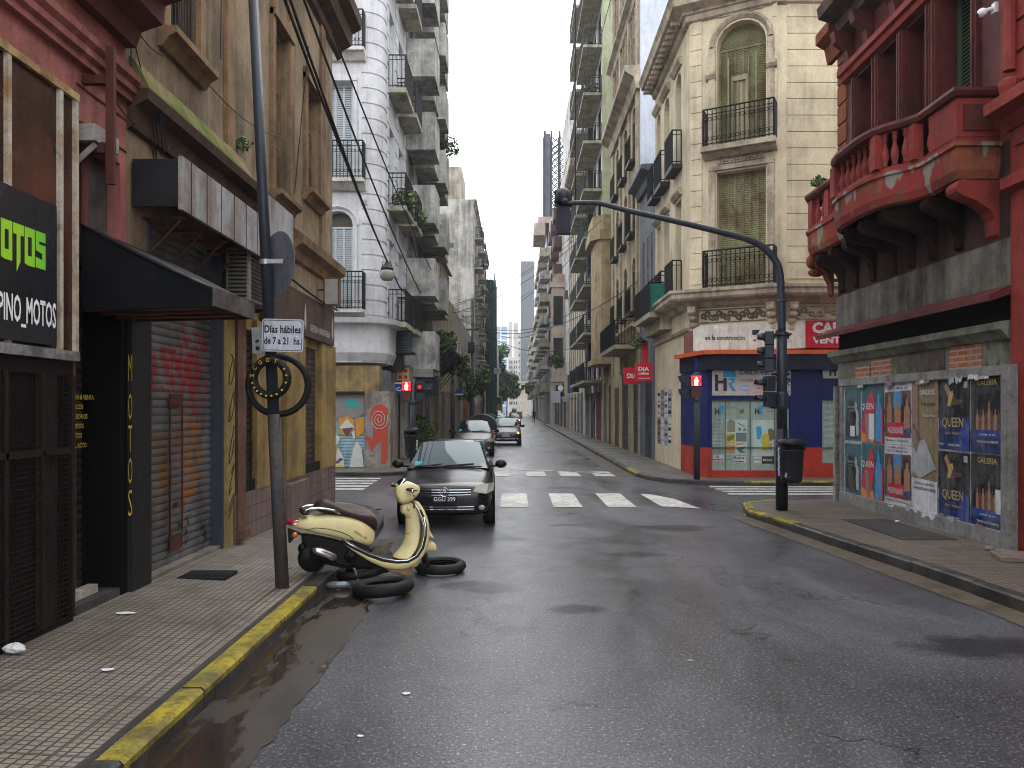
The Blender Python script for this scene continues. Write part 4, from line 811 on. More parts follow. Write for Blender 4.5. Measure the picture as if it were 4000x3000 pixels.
for (p0, p1, t0, t1, mt) in ((3345, 3400, 1430, 1500, HB), (3405, 3485, 1405, 1490, HB), (3598, 3692, 1350, 1450, DB), (3712, 3838, 1350, 1440, HB)):
    a, b = FR_.u(p1), FR_.u(p0); m = MB(FR_); m.box(a, b, .001, .016, FR_.z(t1, (a + b) / 2) - .1, FR_.z(t0, (a + b) / 2)); m.build('brick_infill', mt, rb)
# red pier and drainpipe on the near side
m = MB(FR_); m.wall(-2, yq - .003, -.1, 12, [(8.2, 9.1, 6.7, 10)], .3, .06); m.poly([(yq - .003, .06, -.1), (yq - .003, -.5, -.1), (yq - .003, -.5, 12), (yq - .003, .06, 12)]); m.build('pier', RED, rb)
m = MB(FR_)
for i in range(16): m.box(9.2, yq - .1, .062, .085, 4.9 + i * .4 + .03, 4.9 + i * .4 + .38)
m.build('rustication', RED, rb)
m = MB(FR_); m.prof([(.061, 5.55), (.12, 5.55), (.2, 5.7), (.4, 5.75), (.4, 5.9), (.061, 6.0)], 3, yq + .02); m.prof([(.061, 4.75), (.18, 4.8), (.18, 4.95), (.061, 5.0)], 3, yq + .03); m.build('cornice', RED, rb)
ud = FR_.u(3925, .2); m = MB(FR_); m.tube([(ud, .14, 6.3), (ud, .14, 11)], .075, 10); m.lathe((ud, .14, 6.1), [(.03, -.35), (.11, -.12), (.13, 0), (.13, .06), (.08, .1)], 10); m.build('drain_pipe', RED, rb, smooth=False)
# ---- balcony
def bal_plan(d=0): return [(10.28, 0), (10.28, .60 + d), (11.15, .60 + d), (11.35, .70 + d), (11.55, .88 + d), (11.8, 1.0 + d), (12.15, 1.06 + d), (12.9, 1.06 + d), (13.25, 1.0 + d), (13.5, .88 + d), (13.7, .70 + d), (13.9, .60 + d), (15.5, .60 + d), (15.9, .35 + d), (15.9, -.9)]
def off_plan(k): 
    P = bal_plan(); return [(u - (k if i < 2 else 0) + (k if i >= 13 else 0), d + (k if 0 < i < 14 else 0)) for i, (u, d) in enumerate(P)]
def lev(z, k): return [(u, d, z) for u, d in off_plan(k)]
PEELR = mat('peeling_balcony', (.24, .075, .035), .85, (.08, .03, .025), .9, 1.6, dirt=.0, bmp=.4, layers=[((.20, .028, .022), {}, 1.3, .46, .04), ((.20, .18, .155), {}, 1.7, .53, .03)])
m = MB(FR_); m.loft([lev(5.02, -.12), lev(5.05, -.05), lev(5.16, -.01), lev(5.46, .0), lev(5.47, .035), lev(5.52, .035), lev(5.521, -.02)], cap=True, closed=False)
m.build('balcony_base', PEELR, rb); 
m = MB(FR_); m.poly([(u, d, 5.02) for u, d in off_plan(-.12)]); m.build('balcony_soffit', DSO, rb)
m = MB(FR_); m.loft([lev(6.12, -.07), lev(6.14, .03), lev(6.2, .06), lev(6.25, .05), lev(6.26, -.16), lev(6.12, -.16)], cap=True, closed=False); m.build('handrail', RED2, rb)
m = MB(FR_); m.loft([lev(5.525, -.02), lev(5.6, -.02), lev(5.6, -.18), lev(5.525, -.18)], cap=True, closed=False); m.build('plinth', RED, rb)
P_ = bal_plan(-.1)
m = MB(FR_); m.box(10.29, 10.98, .0, .585, 5.601, 6.12); m.use(RED); m.build('end_panel', None, rb); m = MB(FR_); m.box(10.27, 10.288, .08, .50, 5.68, 6.03); m.build('panel_inset', RED2, rb)
def post(u, d, w_=.09): m = MB(FR_); m.box(u - w_, u + w_, d - .16, d - .01, 5.601, 6.12); m.build('pedestal', RED, rb)
for u, d in ((11.3, .70), (11.78, 1.03), (13.28, 1.03), (13.8, .72), (14.6, .60), (15.4, .60)): post(u, d)
bp = [(.028, 0), (.05, .02), (.03, .05), (.045, .10), (.062, .17), (.05, .25), (.028, .34), (.024, .40), (.045, .43), (.03, .46), (.045, .50), (.05, .519)]
def balu(u, d): m = MB(FR_); m.lathe((u, d - .09, 5.601), bp, 9); m.build('baluster', RED, rb, smooth=True)
for a, b, d in ((11.9, 13.15, 1.02), (14.0, 14.5, .60), (14.75, 15.3, .60)):
    n = max(2, int((b - a) / .19))
    for i in range(n): balu(a + (b - a) * (i + .5) / n, d)
for u, d in ((11.05, .6), (11.42, .78), (11.55, .88), (11.67, .97), (13.45, .94), (13.6, .84)): balu(u, d)
# brackets
def bracket(u, out, mt, w_=.09):
    m = MB(FR_); m.prof([(.001, 4.25), (.05, 4.3), (.06, 4.5), (.12, 4.62), (out * .55, 4.75), (out * .9, 4.82), (out, 4.92), (out * .97, 5.02), (.001, 5.02)], u - w_, u + w_); m.lathe((u - w_ - .01, out * .86, 4.93), [(.105, 0), (.105, 2 * w_ + .02)], 12, 'x'); m.build('bracket', mt, rb)
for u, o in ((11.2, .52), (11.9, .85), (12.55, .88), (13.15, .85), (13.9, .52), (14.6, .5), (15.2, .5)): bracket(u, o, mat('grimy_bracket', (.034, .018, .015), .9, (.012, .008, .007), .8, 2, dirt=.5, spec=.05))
bracket(10.42, .56, RED, .12); bracket(15.75, .32, ORG, .1)
m = MB(FR_); m.ell((15.80, .40, 4.98), .10, .11, .15, 10, 7); m.ell((15.82, .30, 4.76), .09, .17, .09, 10, 7); m.build('scroll', ORG, rb)
# ---- upper bay with shuttered openings
m = MB(FR_); opn = [(10.85, 11.75), (12.05, 12.75), (12.95, 13.6), (13.85, 14.55)]
m.use(RED2); m.wall(10.3, 15.0, 6.0, 12, [(a, b, 6.05, 8.25) for a, b in opn], .35, .0); m.build('bay_wall', None, rb)
m = MB(FR_); m.use(ORG); m.wall(15.0, yc, 5.5, 12, [], .2); m.poly([(yc, 0, 5.5), (yc, -9, 5.5), (yc, -9, 12), (yc, 0, 12)]); m.poly([(10.3, 0, 12), (yc, 0, 12), (yc, -9, 12), (10.3, -9, 12)])
m.wall(yq - .002, 10.3, 5.5, 12, [], .2); m.build('side_wall', None, rb)
m = MB(FR_)
for i in range(16): m.box(15.02, yc - .02, .002, .025, 5.6 + i * .4 + .03, 5.6 + i * .4 + .38)
m.build('orange_quoin', ORG, rb)
for k, (a, b) in enumerate(opn):
    q = window(rb, FR_, a, b, 6.05, 8.25, -.33, 'louvre' if k in (0, 2) else 'glass', LVG if k in (0, 2) else RED2, DARK if k not in (3,) else GLASS, 0, .06 if k in (0, 2) else 1, .05)
    m = MB(FR_); m.box(a - .13, a - .015, .002, .07, 6.0, 8.25); m.box(b + .015, b + .13, .002, .07, 6.0, 8.25); m.box(a - .08, a - .05, .071, .1, 6.0, 8.25); m.box(b + .05, b + .08, .071, .1, 6.0, 8.25); m.build('surround', RED2, q)
m = MB(FR_); m.prof([(.001, 8.3), (.12, 8.32), (.14, 8.42), (.2, 8.44), (.2, 8.55), (.001, 8.58)], 10.4, 15.05); m.build('architrave', RED, rb)
m = MB(FR_); m.prof([(.001, 9.15), (.25, 9.25), (.3, 9.4), (.62, 9.5), (.65, 9.7), (.001, 9.8)], 10.3, 14.9); m.build('cornice', mat('grimy_cornice', (.09, .055, .045), .85, (.04, .03, .025), .7, 2, dirt=.4), rb)
m = MB(FR_); m.prof([(.001, 9.0), (.1, 9.0), (.16, 9.3), (.34, 9.4), (.34, 9.6), (.001, 9.62)], 15.1, 15.75); m.build('corner_cornice', ORG, rb)
for u in (11.0, 12.0, 13.0, 14.0, 14.8): m = MB(FR_); m.prof([(.001, 8.6), (.1, 8.62), (.15, 8.85), (.35, 9.0), (.4, 9.2), (.001, 9.2)], u - .09, u + .09); m.build('modillion', RED2, rb)
cm_ = thing('security_camera', 'white dome security camera on the red wall beside the drainpipe', 'camera'); u = FR_.u(3885, .1); z = FR_.z(38, u, .1)
m = MB(FR_); m.box(u - .04, u + .04, .07, .12, z - .05, z + .09); m.tube([(u, .11, z + .02), (u + .02, .2, z)], .03, 8); m.build('mount', WHITE, cm_, bevel=.004); m = MB(FR_); m.ell((u + .04, .24, z - .02), .065, .065, .06); m.build('housing', WHITE, cm_, smooth=True); m = MB(FR_); m.ell((u + .055, .285, z - .035), .03, .03, .03, 8, 6); m.build('lens', BLACKT, cm_)
# rubble on the ledge, small plant
# ---- hoarding with posters
XB = 6.33; FB = RW(XB); hb = thing('poster_hoarding', 'long grey framed hoarding covered in posters against the green plaster wall', 'hoarding')
y0h, y1h = FB.u(3945), FB.u(3284); zt_, zb_ = 2.52, .12
FRM = mat('grey_hoarding_frame', (.23, .23, .225), .7, (.11, .10, .09), .6, 2, dirt=.45)
m = MB(FB); m.box(y0h + .12, y1h - .1, -.08, -.02, zb_ + .1, zt_ - .12); m.build('backing_board', mat('torn_paper_board', (.42, .41, .39), .9, (.22, .20, .18), .7, 4, dirt=.7), hb)
m = MB(FB); m.box(y0h, y1h, -.1, .03, zt_ - .13, zt_); m.box(y0h, y1h, -.1, .035, zb_ + .02, zb_ + .24); m.box(y0h - .004, y0h + .13, -.105, .04, zb_, zt_ + .003); m.box(y1h - .1, y1h + .003, -.102, .025, zb_, zt_ - .14); m.build('frame', FRM, hb, bevel=.006)
m = MB(FW(y1h + .25)); m.box(XB - .02, XB + .25, -.05, .03, .1, 2.4); o = m.build('end_post', mat('tagged_post', (.27, .27, .24), .8, (.1, .1, .09), .7, 3, dirt=.6), hb)
m = MB(FW(y1h + .21))
for k in range(4): m.tube([(XB + .11 + .07 * math.sin(t * 1.2 + k), .0, .9 + k * .33 + .22 * math.cos(t * .8 + k)) for t in range(8)], .007, 4)
m.build('graffiti_tag', BLACKT, hb)
pc = {}
def C(n, c): 
    if n not in pc: pc[n] = mat('poster_' + n, c, .5, tuple(.5 * x + .12 for x in c), .55, 3.5, dirt=.25, bmp=.3, fine=14)
    return pc[n]
GOLD = C('gold', (.42, .30, .10)); NAV = C('navy', (.012, .025, .10)); BLK = C('black', (.012, .014, .018)); SKIN = C('skin', (.35, .17, .10)); WH = C('white', (.60, .60, .64)); REDP = C('red', (.50, .02, .05)); LIL = C('lilac', (.25, .16, .14)); TEAL = C('teal', (.03, .11, .14)); CYAN = C('blue', (.06, .25, .50)); TANP = C('tan', (.23, .17, .09)); OR = C('orange', (.6, .2, .04)); BRO = C('brown', (.10, .055, .04)); GRY = C('grey', (.35, .36, .38)); DBL = C('deep_blue', (.02, .05, .25))
def PU(zx): return FB.u(3250 + zx / 2.1547)
def poster(zx0, zx1, zt, zb, bgm, label, shapes=(), texts=(), grp=None, jig=0):
    """zx in the enlarged photo; heights in metres; shapes in 0..1 poster space (0,0 lower left as seen)"""
    ur, ul = PU(zx1), PU(zx0); W = ul - ur; h = zt - zb
    p = thing('poster', label, 'poster', grp); jz = lambda x: .006 * math.sin(x * 9 + zt)
    def Q(x, y, d): return (ul - x * W, d, zb + y * h)
    m = MB(FB); n = 8
    g_ = [[Q(i / n, j / n, -.014 + .004 * math.sin(i * 1.9 + j * 1.3 + zx0)) for i in range(n + 1)] for j in range(n + 1)]
    m.loft(g_, cap=False, closed=False); m.build('paper', bgm, p, smooth=True, norm=False)
    for k, (mt, pts, nm) in enumerate(shapes):
        m = MB(FB); m.poly([Q(x, y, -.006 + k * .0004) for x, y in pts]); m.build(nm, mt, p, norm=False)
    for (t, x, y, hh_, ww_, mt) in texts:
        m = MB(FB); a = Q(x, y, 0); m.text(t, a[0], .001, a[2], hh_ * h, ww_ * W, -1, .012, 'c'); m.build('lettering', mt, p, norm=False)
    return p
def fig(cx, cy, w_, h_, mt, nm='figure'):      # standing figure outline
    o = [(-.5, 0), (-.45, .35), (-.5, .55), (-.35, .72), (-.15, .76), (-.2, .88), (0, 1), (.2, .88), (.15, .76), (.35, .72), (.5, .55), (.42, .35), (.5, 0)]
    return (mt, [(cx + a * w_, cy + b * h_) for a, b in o], nm)
zm = 1.33; TOP, BOT = 2.38, .36
for r_, (a, b) in enumerate(((TOP, zm + .03), (zm, BOT))):
    ro = 'upper' if r_ == 0 else 'lower'
    poster(105, 236, a - .03, b, TEAL, f'narrow dark poster of a grey group at the far end of the hoarding, {ro} row', [fig(.3, .1, .4, .7, BLK), fig(.72, .1, .4, .65, GRY), fig(.5, .05, .5, .75, BLK)] + ([(WH, [(.35, .08), (.65, .08), (.65, .28), (.35, .28)], 'sticker')] if r_ == 0 else []), [('ESTADIO', .5, .62, .035, .5, GRY), ('LANÚS', .5, .56, .03, .4, GRY)])
    poster(244, 432, a, b, TEAL, f'colourful poster with QUEEN above a red and blue figure, {ro} row', [(REDP, [(0, .3), (.3, .75), (.5, .95), (.62, .6), (.45, .1), (0, .1)], 'flame'), (OR, [(0, .0), (.6, .0), (.55, .16), (.3, .1), (0, .2)], 'fire'), (LIL, [(.15, .5), (.35, .5), (.4, .0), (.25, .0)], 'smoke'), (REDP, [(.7, 0), (.98, 0), (.98, .6), (.75, .5)], 'cape'), fig(.78, .02, .3, .88, CYAN)] + ([(WH, [(.35, .05), (.6, .05), (.6, .5), (.35, .5)], 'sticker')] if r_ == 0 else []), [('QUEEN', .3, .55, .13, .55, WH)])
    poster(438, 664, a + .02, b, WH, f'white poster with four faces and red MADE IN LANÚS banner, {ro} row', [(BRO, [(.02, .12), (.98, .12), (.98, .86), (.02, .84)], 'photo'), (CYAN, [(.35, .45), (.68, .45), (.66, .85), (.36, .85)], 'blue_sky'), fig(.2, .2, .4, .62, BRO), fig(.2, .3, .2, .5, SKIN), fig(.8, .2, .4, .62, BLK), fig(.85, .25, .22, .5, SKIN), fig(.52, .3, .26, .42, SKIN), (REDP, [(.12, .12), (.74, .14), (.74, .36), (.12, .34)], 'banner'), (DBL, [(.82, .17), (.96, .17), (.96, .27), (.82, .27)], 'ticket_box')], [('UNA SEMANA CON ARTISTAS', .5, .945, .03, .7, BLK), ('LUIS  PATO  MIRTHA  CECI', .5, .885, .035, .8, BLK), ('MADE IN LANÚS', .43, .18, .13, .56, WH), ('Multiteatro  ENTRADAS', .5, .05, .035, .85, BLK)])
    poster(892, 1152, a, b - .05 * r_, NAV, f'navy poster with gold QUEEN and a singer in a yellow jacket, {ro} row', [(BLK, [(0, .45), (1, .5), (1, 1), (0, 1)], 'dark_top'), (DBL, [(.55, 0), (1, 0), (1, .4), (.8, .45)], 'glow'), (SKIN, [(.2, .9), (.28, .96), (.36, .88), (.5, .72), (.45, .66), (.3, .78)], 'arm'), (GOLD, [(.3, .62), (.42, .62), (.52, .76), (.48, .84), (.36, .82)], 'jacket'), (BRO, [(.4, .62), (.75, .66), (.8, .7), (.6, .72), (.5, .78)], 'body'), (GRY, [(.83, .87), (.95, .87), (.95, .96), (.83, .96)], 'logo')], [('QUEEN', .49, .30, .16, .68, GOLD), ('REAL TRIBUTE', .52, .22, .03, .55, GOLD), ('14 ENERO', .12, .06, .03, .14, WH), ('TEATRO OPERA', .55, .05, .035, .4, WH)])
    poster(1162, 1464, a + .01, b - .09 * r_, BLK, f'black GALERIA poster with a row of performers on stage, {ro} row', [(NAV, [(0, 0), (1, 0), (1, .22), (0, .3)], 'blue_base'), (DBL, [(.05, .2), (.97, .2), (.9, .3), (.1, .3)], 'stage_light')] + [fig(.2 + .085 * i, .3, .085, .28 + .1 * (i == 4), BRO if i % 2 else SKIN) for i in range(8)] + ([(WH, [(.72, .28), (1.0, .28), (1.0, .58), (.72, .58)], 'sticker')] if r_ else []), [('GALERIA', .49, .885, .075, .55, GOLD), ('TEATRO CALLE CORRIENTES', .5, .13, .03, .6, WH), ('JUEVES 21 HS', .5, .22, .03, .45, WH)])
poster(672, 884, TOP - .01, BOT - .0, TANP, 'tall tan poster dated 4 de mayo with torn grey paper at its middle', [(LIL, [(0, .55), (.22, .5), (.25, 1), (0, 1)], 'pink_edge'), (BRO, [(0, .66), (.1, .63), (.6, .40), (.65, .37), (.55, .44), (.25, .60), (.05, .68)], 'branch'), (GRY, [(.0, .30), (.3, .25), (.95, .34), (.5, .56), (.3, .54), (.2, .45), (0, .5)], 'torn_paper'), (WH, [(0, 0), (1, 0), (1, .245), (0, .25)], 'white_strip')], [('DANIELREYES', .62, .90, .04, .58, WH), ('4 de mayo', .64, .81, .04, .55, BLK), ('Movistar Arena', .68, .73, .025, .45, WH), ('ENTRADAS A LA VENTA EN', .5, .205, .018, .75, BLK), ('WWW.MOVISTARARENA.COM.AR', .5, .165, .022, .9, BLK)])
# torn paper left on the board
for k in range(16):
    u = rnd.uniform(y0h + .2, y1h - .3); z = [zb_ + .235, zt_ - .15][k % 2] + rnd.uniform(-.02, .02); m = MB(FB); n_ = 7; w_ = rnd.uniform(.12, .4); h_ = rnd.uniform(.03, .09)
    m.poly([(u + w_ * i / n_, .037 + .006 * math.sin(i * 2 + k), z + h_ * rnd.uniform(.4, 1)) for i in range(n_ + 1)] + [(u + w_ * i / n_, .037, z - h_ * rnd.uniform(.1, .8)) for i in range(n_, -1, -1)]); m.build('torn_paper', [WH, GRY, LIL][k % 3], hb, norm=False)
# rubble
for k in range(7):
    m = MB(); x, y = rnd.uniform(6.0, 6.35), rnd.uniform(9.2, 10.0); s_ = rnd.uniform(.03, .07); m.ell((x, y, .14 + s_ * .3), s_ * 1.3, s_, s_ * .55, 6, 4, Matrix.Rotation(rnd.random() * 3, 3, 'Z')); tag(m.build('stone_chip', mat('rubble', (.25, .2, .16), .9)), 'small broken stone lying by the wall at the right edge of the pavement', 'stone', 'rubble by the red pier')
m = MB(); m.plan([(5.75, 9.1), (6.2, 9.0), (6.45, 9.35), (6.2, 9.6), (5.85, 9.45)], .145, .19); tag(m.build('broken_slab', mat('slab_piece', (.19, .15, .12), .85, dirt=.4)), 'flat broken paving slab beside the stone chips on the right pavement', 'slab')
# ------------------------------------------------------------------ cream corner building, right
CRM = mat('cream_stucco', (.61, .52, .36), .8, (.33, .28, .20), .6, .6, dirt=.08, mot=.35, rain=.3)
CRM2 = mat('cream_trim', (.46, .39, .29), .8, (.17, .14, .10), .7, 1.4, dirt=.3)
XF = 5.0; FX = RW(XF); P1 = (5.0, 22.0); P2 = (7.04, 20.9)
_l = math.dist(P1, P2); FC_ = Fr(P1, ((P2[0] - P1[0]) / _l, (P2[1] - P1[1]) / _l), ((P2[1] - P1[1]) / _l, -(P2[0] - P1[0]) / _l)); FB2 = FW(20.9)
cb2 = thing('cream_corner_building', 'cream stucco building on the chamfered corner with arched shuttered windows and iron balconies', 'building')
a, b = FC_.u(2800), FC_.u(2992); ztop = 13.3
wop = [(a, b, 9.25, 12.75, .62), (a, b, 5.32, 8.6, 0)]
m = MB(FC_); m.wall(0, _l, 4.2, ztop, wop, .38); m.build('corner_wall', CRM, cb2)
uw = [(23.1, 23.95), (24.9, 25.8), (26.4, 27.1)]
m = MB(FX); so_ = [(p, q, z, z + h, ar) for p, q in uw for z, h, ar in ((9.3, 2.9, .4), (5.4, 2.9, 0))]
m.wall(22, 27.4, -.1, 4.2, [], .3); m.wall(22, 27.4, 4.2, ztop, so_, .3); m.poly([(22, 0, ztop), (27.4, 0, ztop), (27.4, -8, ztop), (22, -8, ztop)]); m.poly([(27.4, 0, 4), (27.4, -8, 4), (27.4, -8, ztop), (27.4, 0, ztop)]); m.build('street_wall', CRM, cb2)
m = MB(FB2); m.wall(P2[0], 16, 4.2, ztop, [(8.6, 9.9, 5.4, 8.6), (8.6, 9.9, 9.3, 12.6)], .3); m.poly([(P2[0], 0, ztop), (16, 0, ztop), (16, -1.1, ztop), (5, -1.1, ztop)]); m.build('side_wall', CRM, cb2)
for z0, z1, ar in ((5.4, 8.6, 0), (9.3, 12.6, 0)): window(cb2, FB2, 8.6, 9.9, z0, z1, -.25, 'louvre', LVG, CURT, 1, .1)
# grooves between the stone courses
m = MB(FB2)
for i in range(18):
    z = 5.5 + i * .445
    if z < 12.9: m.box(P2[0] + .35, P2[0] + 2.15, -.001, .03, z, z + .425)
m.box(P2[0] + .02, P2[0] + .34, .0, .06, 5.4, 12.9); m.build('rustication', CRM, cb2)
m = MB(FC_)
for i in range(17):
    z = 5.5 + i * .445
    m.box(.05, a - .42, .001, .03, z, z + .425); m.box(b + .30, _l - .02, .001, .03, z, z + .425)
m.build('rustication', CRM, cb2)
for p, q in uw:
    for z0, h, ar in ((9.3, 2.9, .4), (5.4, 2.9, 0)):
        w_ = window(cb2, FX, p, q, z0, z0 + h, -.25, 'louvre', LVG, CURT, 1, .1, .05, ar)
        s = MB(FX); s.box(p - .15, q + .15, .002, .32, z0 - .15, z0 - .01); s.rail(p - .12, q + .12, .30, z0, 1.0, .12, .013, fancy=0); s.rail(p - .12, 0, .03, z0, 1, .12, .013, dd=.3, fancy=0); s.build('balcony_rail', IRON, w_)
        s = MB(FX); s.prof([(.002, z0 + h + .06), (.06, z0 + h + .08), (.16, z0 + h + .2), (.16, z0 + h + .28), (.002, z0 + h + .3)], p - .15, q + .15); s.build('lintel', CRM2, w_)
# louvred shutters of the corner bay
def corner_window(z0, z1, ar):
    q = thing('w', 'x', 'y'); COL.objects.unlink(q); bpy.data.objects.remove(q)
    g = window(cb2, FC_, a, b, z0, z1, -.34, 'louvre', LVG, CURT, 3, .085, .05, ar)
    return g
def m_oldlv():
    mm = mat('old_green_louvre', (.24, .235, .12), .7, (.13, .075, .03), .9, 1.3, dirt=.4); return mm
LVO = m_oldlv()
g1 = window(cb2, FC_, a, b, 9.25, 12.75, -.34, 'glass', LVO, flat('old_blind', (.20, .20, .12), .7), 5, 0, .05, .62)
m = MB(FC_)
for i in range(30): z = 11.35 + i * .045; hw = (b - a) / 2 * math.sqrt(max(0, 1 - max(0, (z - 12.13) / .62) ** 2)) if z > 12.13 else (b - a) / 2; m.box((a + b) / 2 - hw + .04, (a + b) / 2 + hw - .04, -.30, -.285, z, z + .02) if hw > .1 else None
m.build('louvre', LVO, g1)
def leaf(u0, u1, z0, z1, d0, d1, mt, par, st=.05):
    m = MB(FC_); z = z0; m.add([(u0, d0, z0), (u0, d0, z1), (u1, d1, z1), (u1, d1, z0)], [(0, 1, 2, 3)])
    n = int((z1 - z0) / st)
    for i in range(n): zz_ = z0 + i * st; m.add([(u0, d0 + .012, zz_), (u1, d1 + .012, zz_), (u1, d1 + .03, zz_ + st * .2), (u0, d0 + .03, zz_ + st * .2), (u1, d1 + .012, zz_ + st * .9), (u0, d0 + .012, zz_ + st * .9)], [(0, 1, 2, 3), (3, 2, 4, 5)])
    for x, dd in ((u0, d0), (u1, d1)): m.box(x - .02, x + .02, dd + .0, dd + .045, z0, z1)
    m.build('shutter', mt, par)
w4 = (b - a) / 4
leaf(a + .03, a + .30, 9.3, 11.8, -.33, -.12, LVO, g1); leaf(b - .52, b - .28, 9.3, 11.85, -.30, -.10, LVO, g1); leaf(b - .27, b - .03, 9.3, 11.8, -.10, -.28, LVO, g1)
m = MB(FC_); m.box(a + .34, a + .40, -.32, -.27, 9.3, 11.2); m.box(b - .60, b - .54, -.32, -.27, 9.3, 11.2); m.box(a + .34, b - .54, -.321, -.26, 11.2, 11.34); m.box((a + b) / 2 - .17, (a + b) / 2 - .13, -.32, -.28, 9.3, 11.2); m.build('door_frame', mat('worn_green_frame', (.25, .26, .17), .6), g1)
m = MB(FC_); m.poly([(a + .40, -.325, 9.3), (b - .60, -.325, 9.3), (b - .60, -.325, 11.2), (a + .40, -.325, 11.2)]); m.build('curtain', mat('tan_curtain', (.40, .31, .18), .8, (.25, .18, .10), .5, 4), g1)
g2_ = window(cb2, FC_, a, b, 5.32, 8.6, -.34, 'glass', LVO, flat('old_blind', (.1, .1, .1)), 0, 0, .05)
for i in range(6): w6 = (b - a - .1) / 6; leaf(a + .05 + i * w6, a + .03 + (i + 1) * w6, 5.35, 8.55, -.32 + .02 * (i % 2), -.30 - .02 * (i % 2), LVO, g2_, .062)
for zb_, gq in ((9.25, g1), (5.32, g2_)):
    m = MB(FC_); m.box(a - .22, a - .04, .002, .07, zb_, (12.1 if zb_ > 9 else 8.75)); m.box(b + .04, b + .22, .002, .07, zb_, (12.1 if zb_ > 9 else 8.75))
    if zb_ > 9:
        m.tube([((a + b) / 2 - ((b - a) / 2 + .13) * math.cos(math.pi * t / 14), .03, 12.13 + (.62 + .13) * math.sin(math.pi * t / 14)) for t in range(15)], .085, 4)
        m.prof([(.002, 11.2), (.1, 11.25), (.16, 11.34), (.16, 11.42), (.002, 11.44)], a - .3, a - .02); m.prof([(.002, 11.2), (.1, 11.25), (.16, 11.34), (.16, 11.42), (.002, 11.44)], b + .02, b + .3)
    else: m.box(a - .22, b + .22, .003, .09, 8.65, 8.78)
    m.build('surround', CRM2, gq)
    m = MB(FC_); m.prof([(.002, zb_ - .28), (.15, zb_ - .26), (.32, zb_ - .16), (.45, zb_ - .14), (.45, zb_), (.002, zb_)], a - .35, b + .32); m.build('balcony_slab', CRM2, gq)
    m = MB(FC_); m.rail(a - .28, b + .28, .42, zb_, 1.02, .125, .014); m.rail(a - .28, 0, .03, zb_, 1.02, .12, .014, dd=.42); m.rail(b + .28, 0, .03, zb_, 1.02, .12, .014, dd=.42); m.build('railing', IRON, gq)
# relief ornaments
def relief(fr, u0, u1, z0, z1, d, mt, par, n=14, name='relief_panel', r=.035):
    m = MB(fr); m.box(u0 - .06, u1 + .06, d, d + .02, z0 - .04, z0 - .01); m.box(u0 - .06, u1 + .06, d, d + .02, z1 + .01, z1 + .04)
    for i in range(n):
        u = u0 + (u1 - u0) * (i + .5) / n; zc = (z0 + z1) / 2 + (z1 - z0) * .22 * math.sin(i * 1.9); rr = (z1 - z0) * .28
        m.tube([(u + rr * math.cos(t) * (1 - t * .1), d + .02, zc + rr * math.sin(t) * (1 - t * .1)) for t in [k * .8 for k in range(8)]], r * .6, 4); m.ell((u + (u1 - u0) / n * .5, d + .01, zc - .03), r * 1.3, r, r * 1.5, 6, 4)
    m.build(name, mt, par)
relief(FC_, a + .08, b - .08, 8.86, 8.96, .05, CRM2, cb2, 12, r=.03)
relief(FC_, a + .1, b - .1, 12.98, 13.12, .02, CRM2, cb2, 16, r=.03)
# floor cornice over the shop, frieze, roof cornice following the corner
def around(prof, name, mt, par, u_end=27.39, x_end=16, z0=0):
    m = MB(); rings = []
    bis1 = (-1, 0); 
    pts = [((XF, u_end), (-1, 0)), ((XF, P1[1]), ((-1 + FC_.N[0]) / 1.36, FC_.N[1] / 1.36 * 1.0)), (P2, ((FC_.N[0]) / 1.9, (FC_.N[1] - 1) / 1.9)), ((x_end, 20.9), (0, -1))]
    for d, z in prof: rings.append([(p[0] + n[0] * d, p[1] + n[1] * d, z + z0) for p, n in pts])
    m.loft(rings, cap=False, closed=False); return m.build(name, mt, par)
around([(.002, 4.8), (.1, 4.85), (.16, 4.95), (.5, 5.0), (.55, 5.05), (.55, 5.16), (.6, 5.2), (.6, 5.28), (.002, 5.3)], 'floor_cornice', CRM2, cb2)
around([(.002, 4.15), (.08, 4.18), (.12, 4.26), (.05, 4.3), (.002, 4.32)], 'lower_moulding', CRM2, cb2)
relief(FC_, .35, _l - .25, 4.42, 4.72, .0, mat('grimy_relief', (.20, .165, .115), .85, (.09, .07, .05), .7, 2), cb2, 16, r=.045)
relief(FB2, P2[0] + .5, P2[0] + 3, 4.42, 4.72, .0, CRM2, cb2, 12, r=.04)
for fr, u in ((FC_, .16), (FC_, _l - .02), (FB2, P2[0] + .42)):
    m = MB(fr); m.prof([(.001, 4.0), (.08, 4.05), (.12, 4.3), (.25, 4.5), (.42, 4.7), (.46, 4.82), (.001, 4.84)], u - .11, u + .11)
    for k in range(4): m.ell((u, .14 + k * .08, 4.15 + k * .18), .13, .08, .09, 7, 5)
    m.build('console', CRM2, cb2)
around([(.002, 12.95), (.1, 13.0), (.14, 13.15), (.2, 13.15), (.24, 13.2), (.5, 13.3), (.54, 13.45), (.6, 13.55), (.002, 13.8)], 'roof_cornice', CRM2, cb2)
around([(.15, 13.6), (.15, 14.1), (.2, 14.15), (.002, 14.2)], 'parapet', CRM2, cb2)
m = MB(FX)
for i in range(13): y = 22.3 + i * .4; m.box(y, y + .14, .2, .46, 13.1, 13.2)
m.build('modillion', CRM2, cb2)
# green screened balcony on the street side
q = slab_balcony(cb2, FX, 24.5, 27.5, 5.05, .72, 'rail', .95, CRM2)
m = MB(FX); m.box(24.48, 24.495, .05, .68, 5.07, 5.95); m.build('green_screen', mat('green_screen', (.005, .13, .09), .5, (.003, .06, .045), .5, 3), q)
m = MB(FX); m.prism([(24.5, 4.5), (24.5, 4.89), (27.5, 4.89), (27.5, 4.5)], .003, .35); m.build('slab_skirt', CRM2, q)
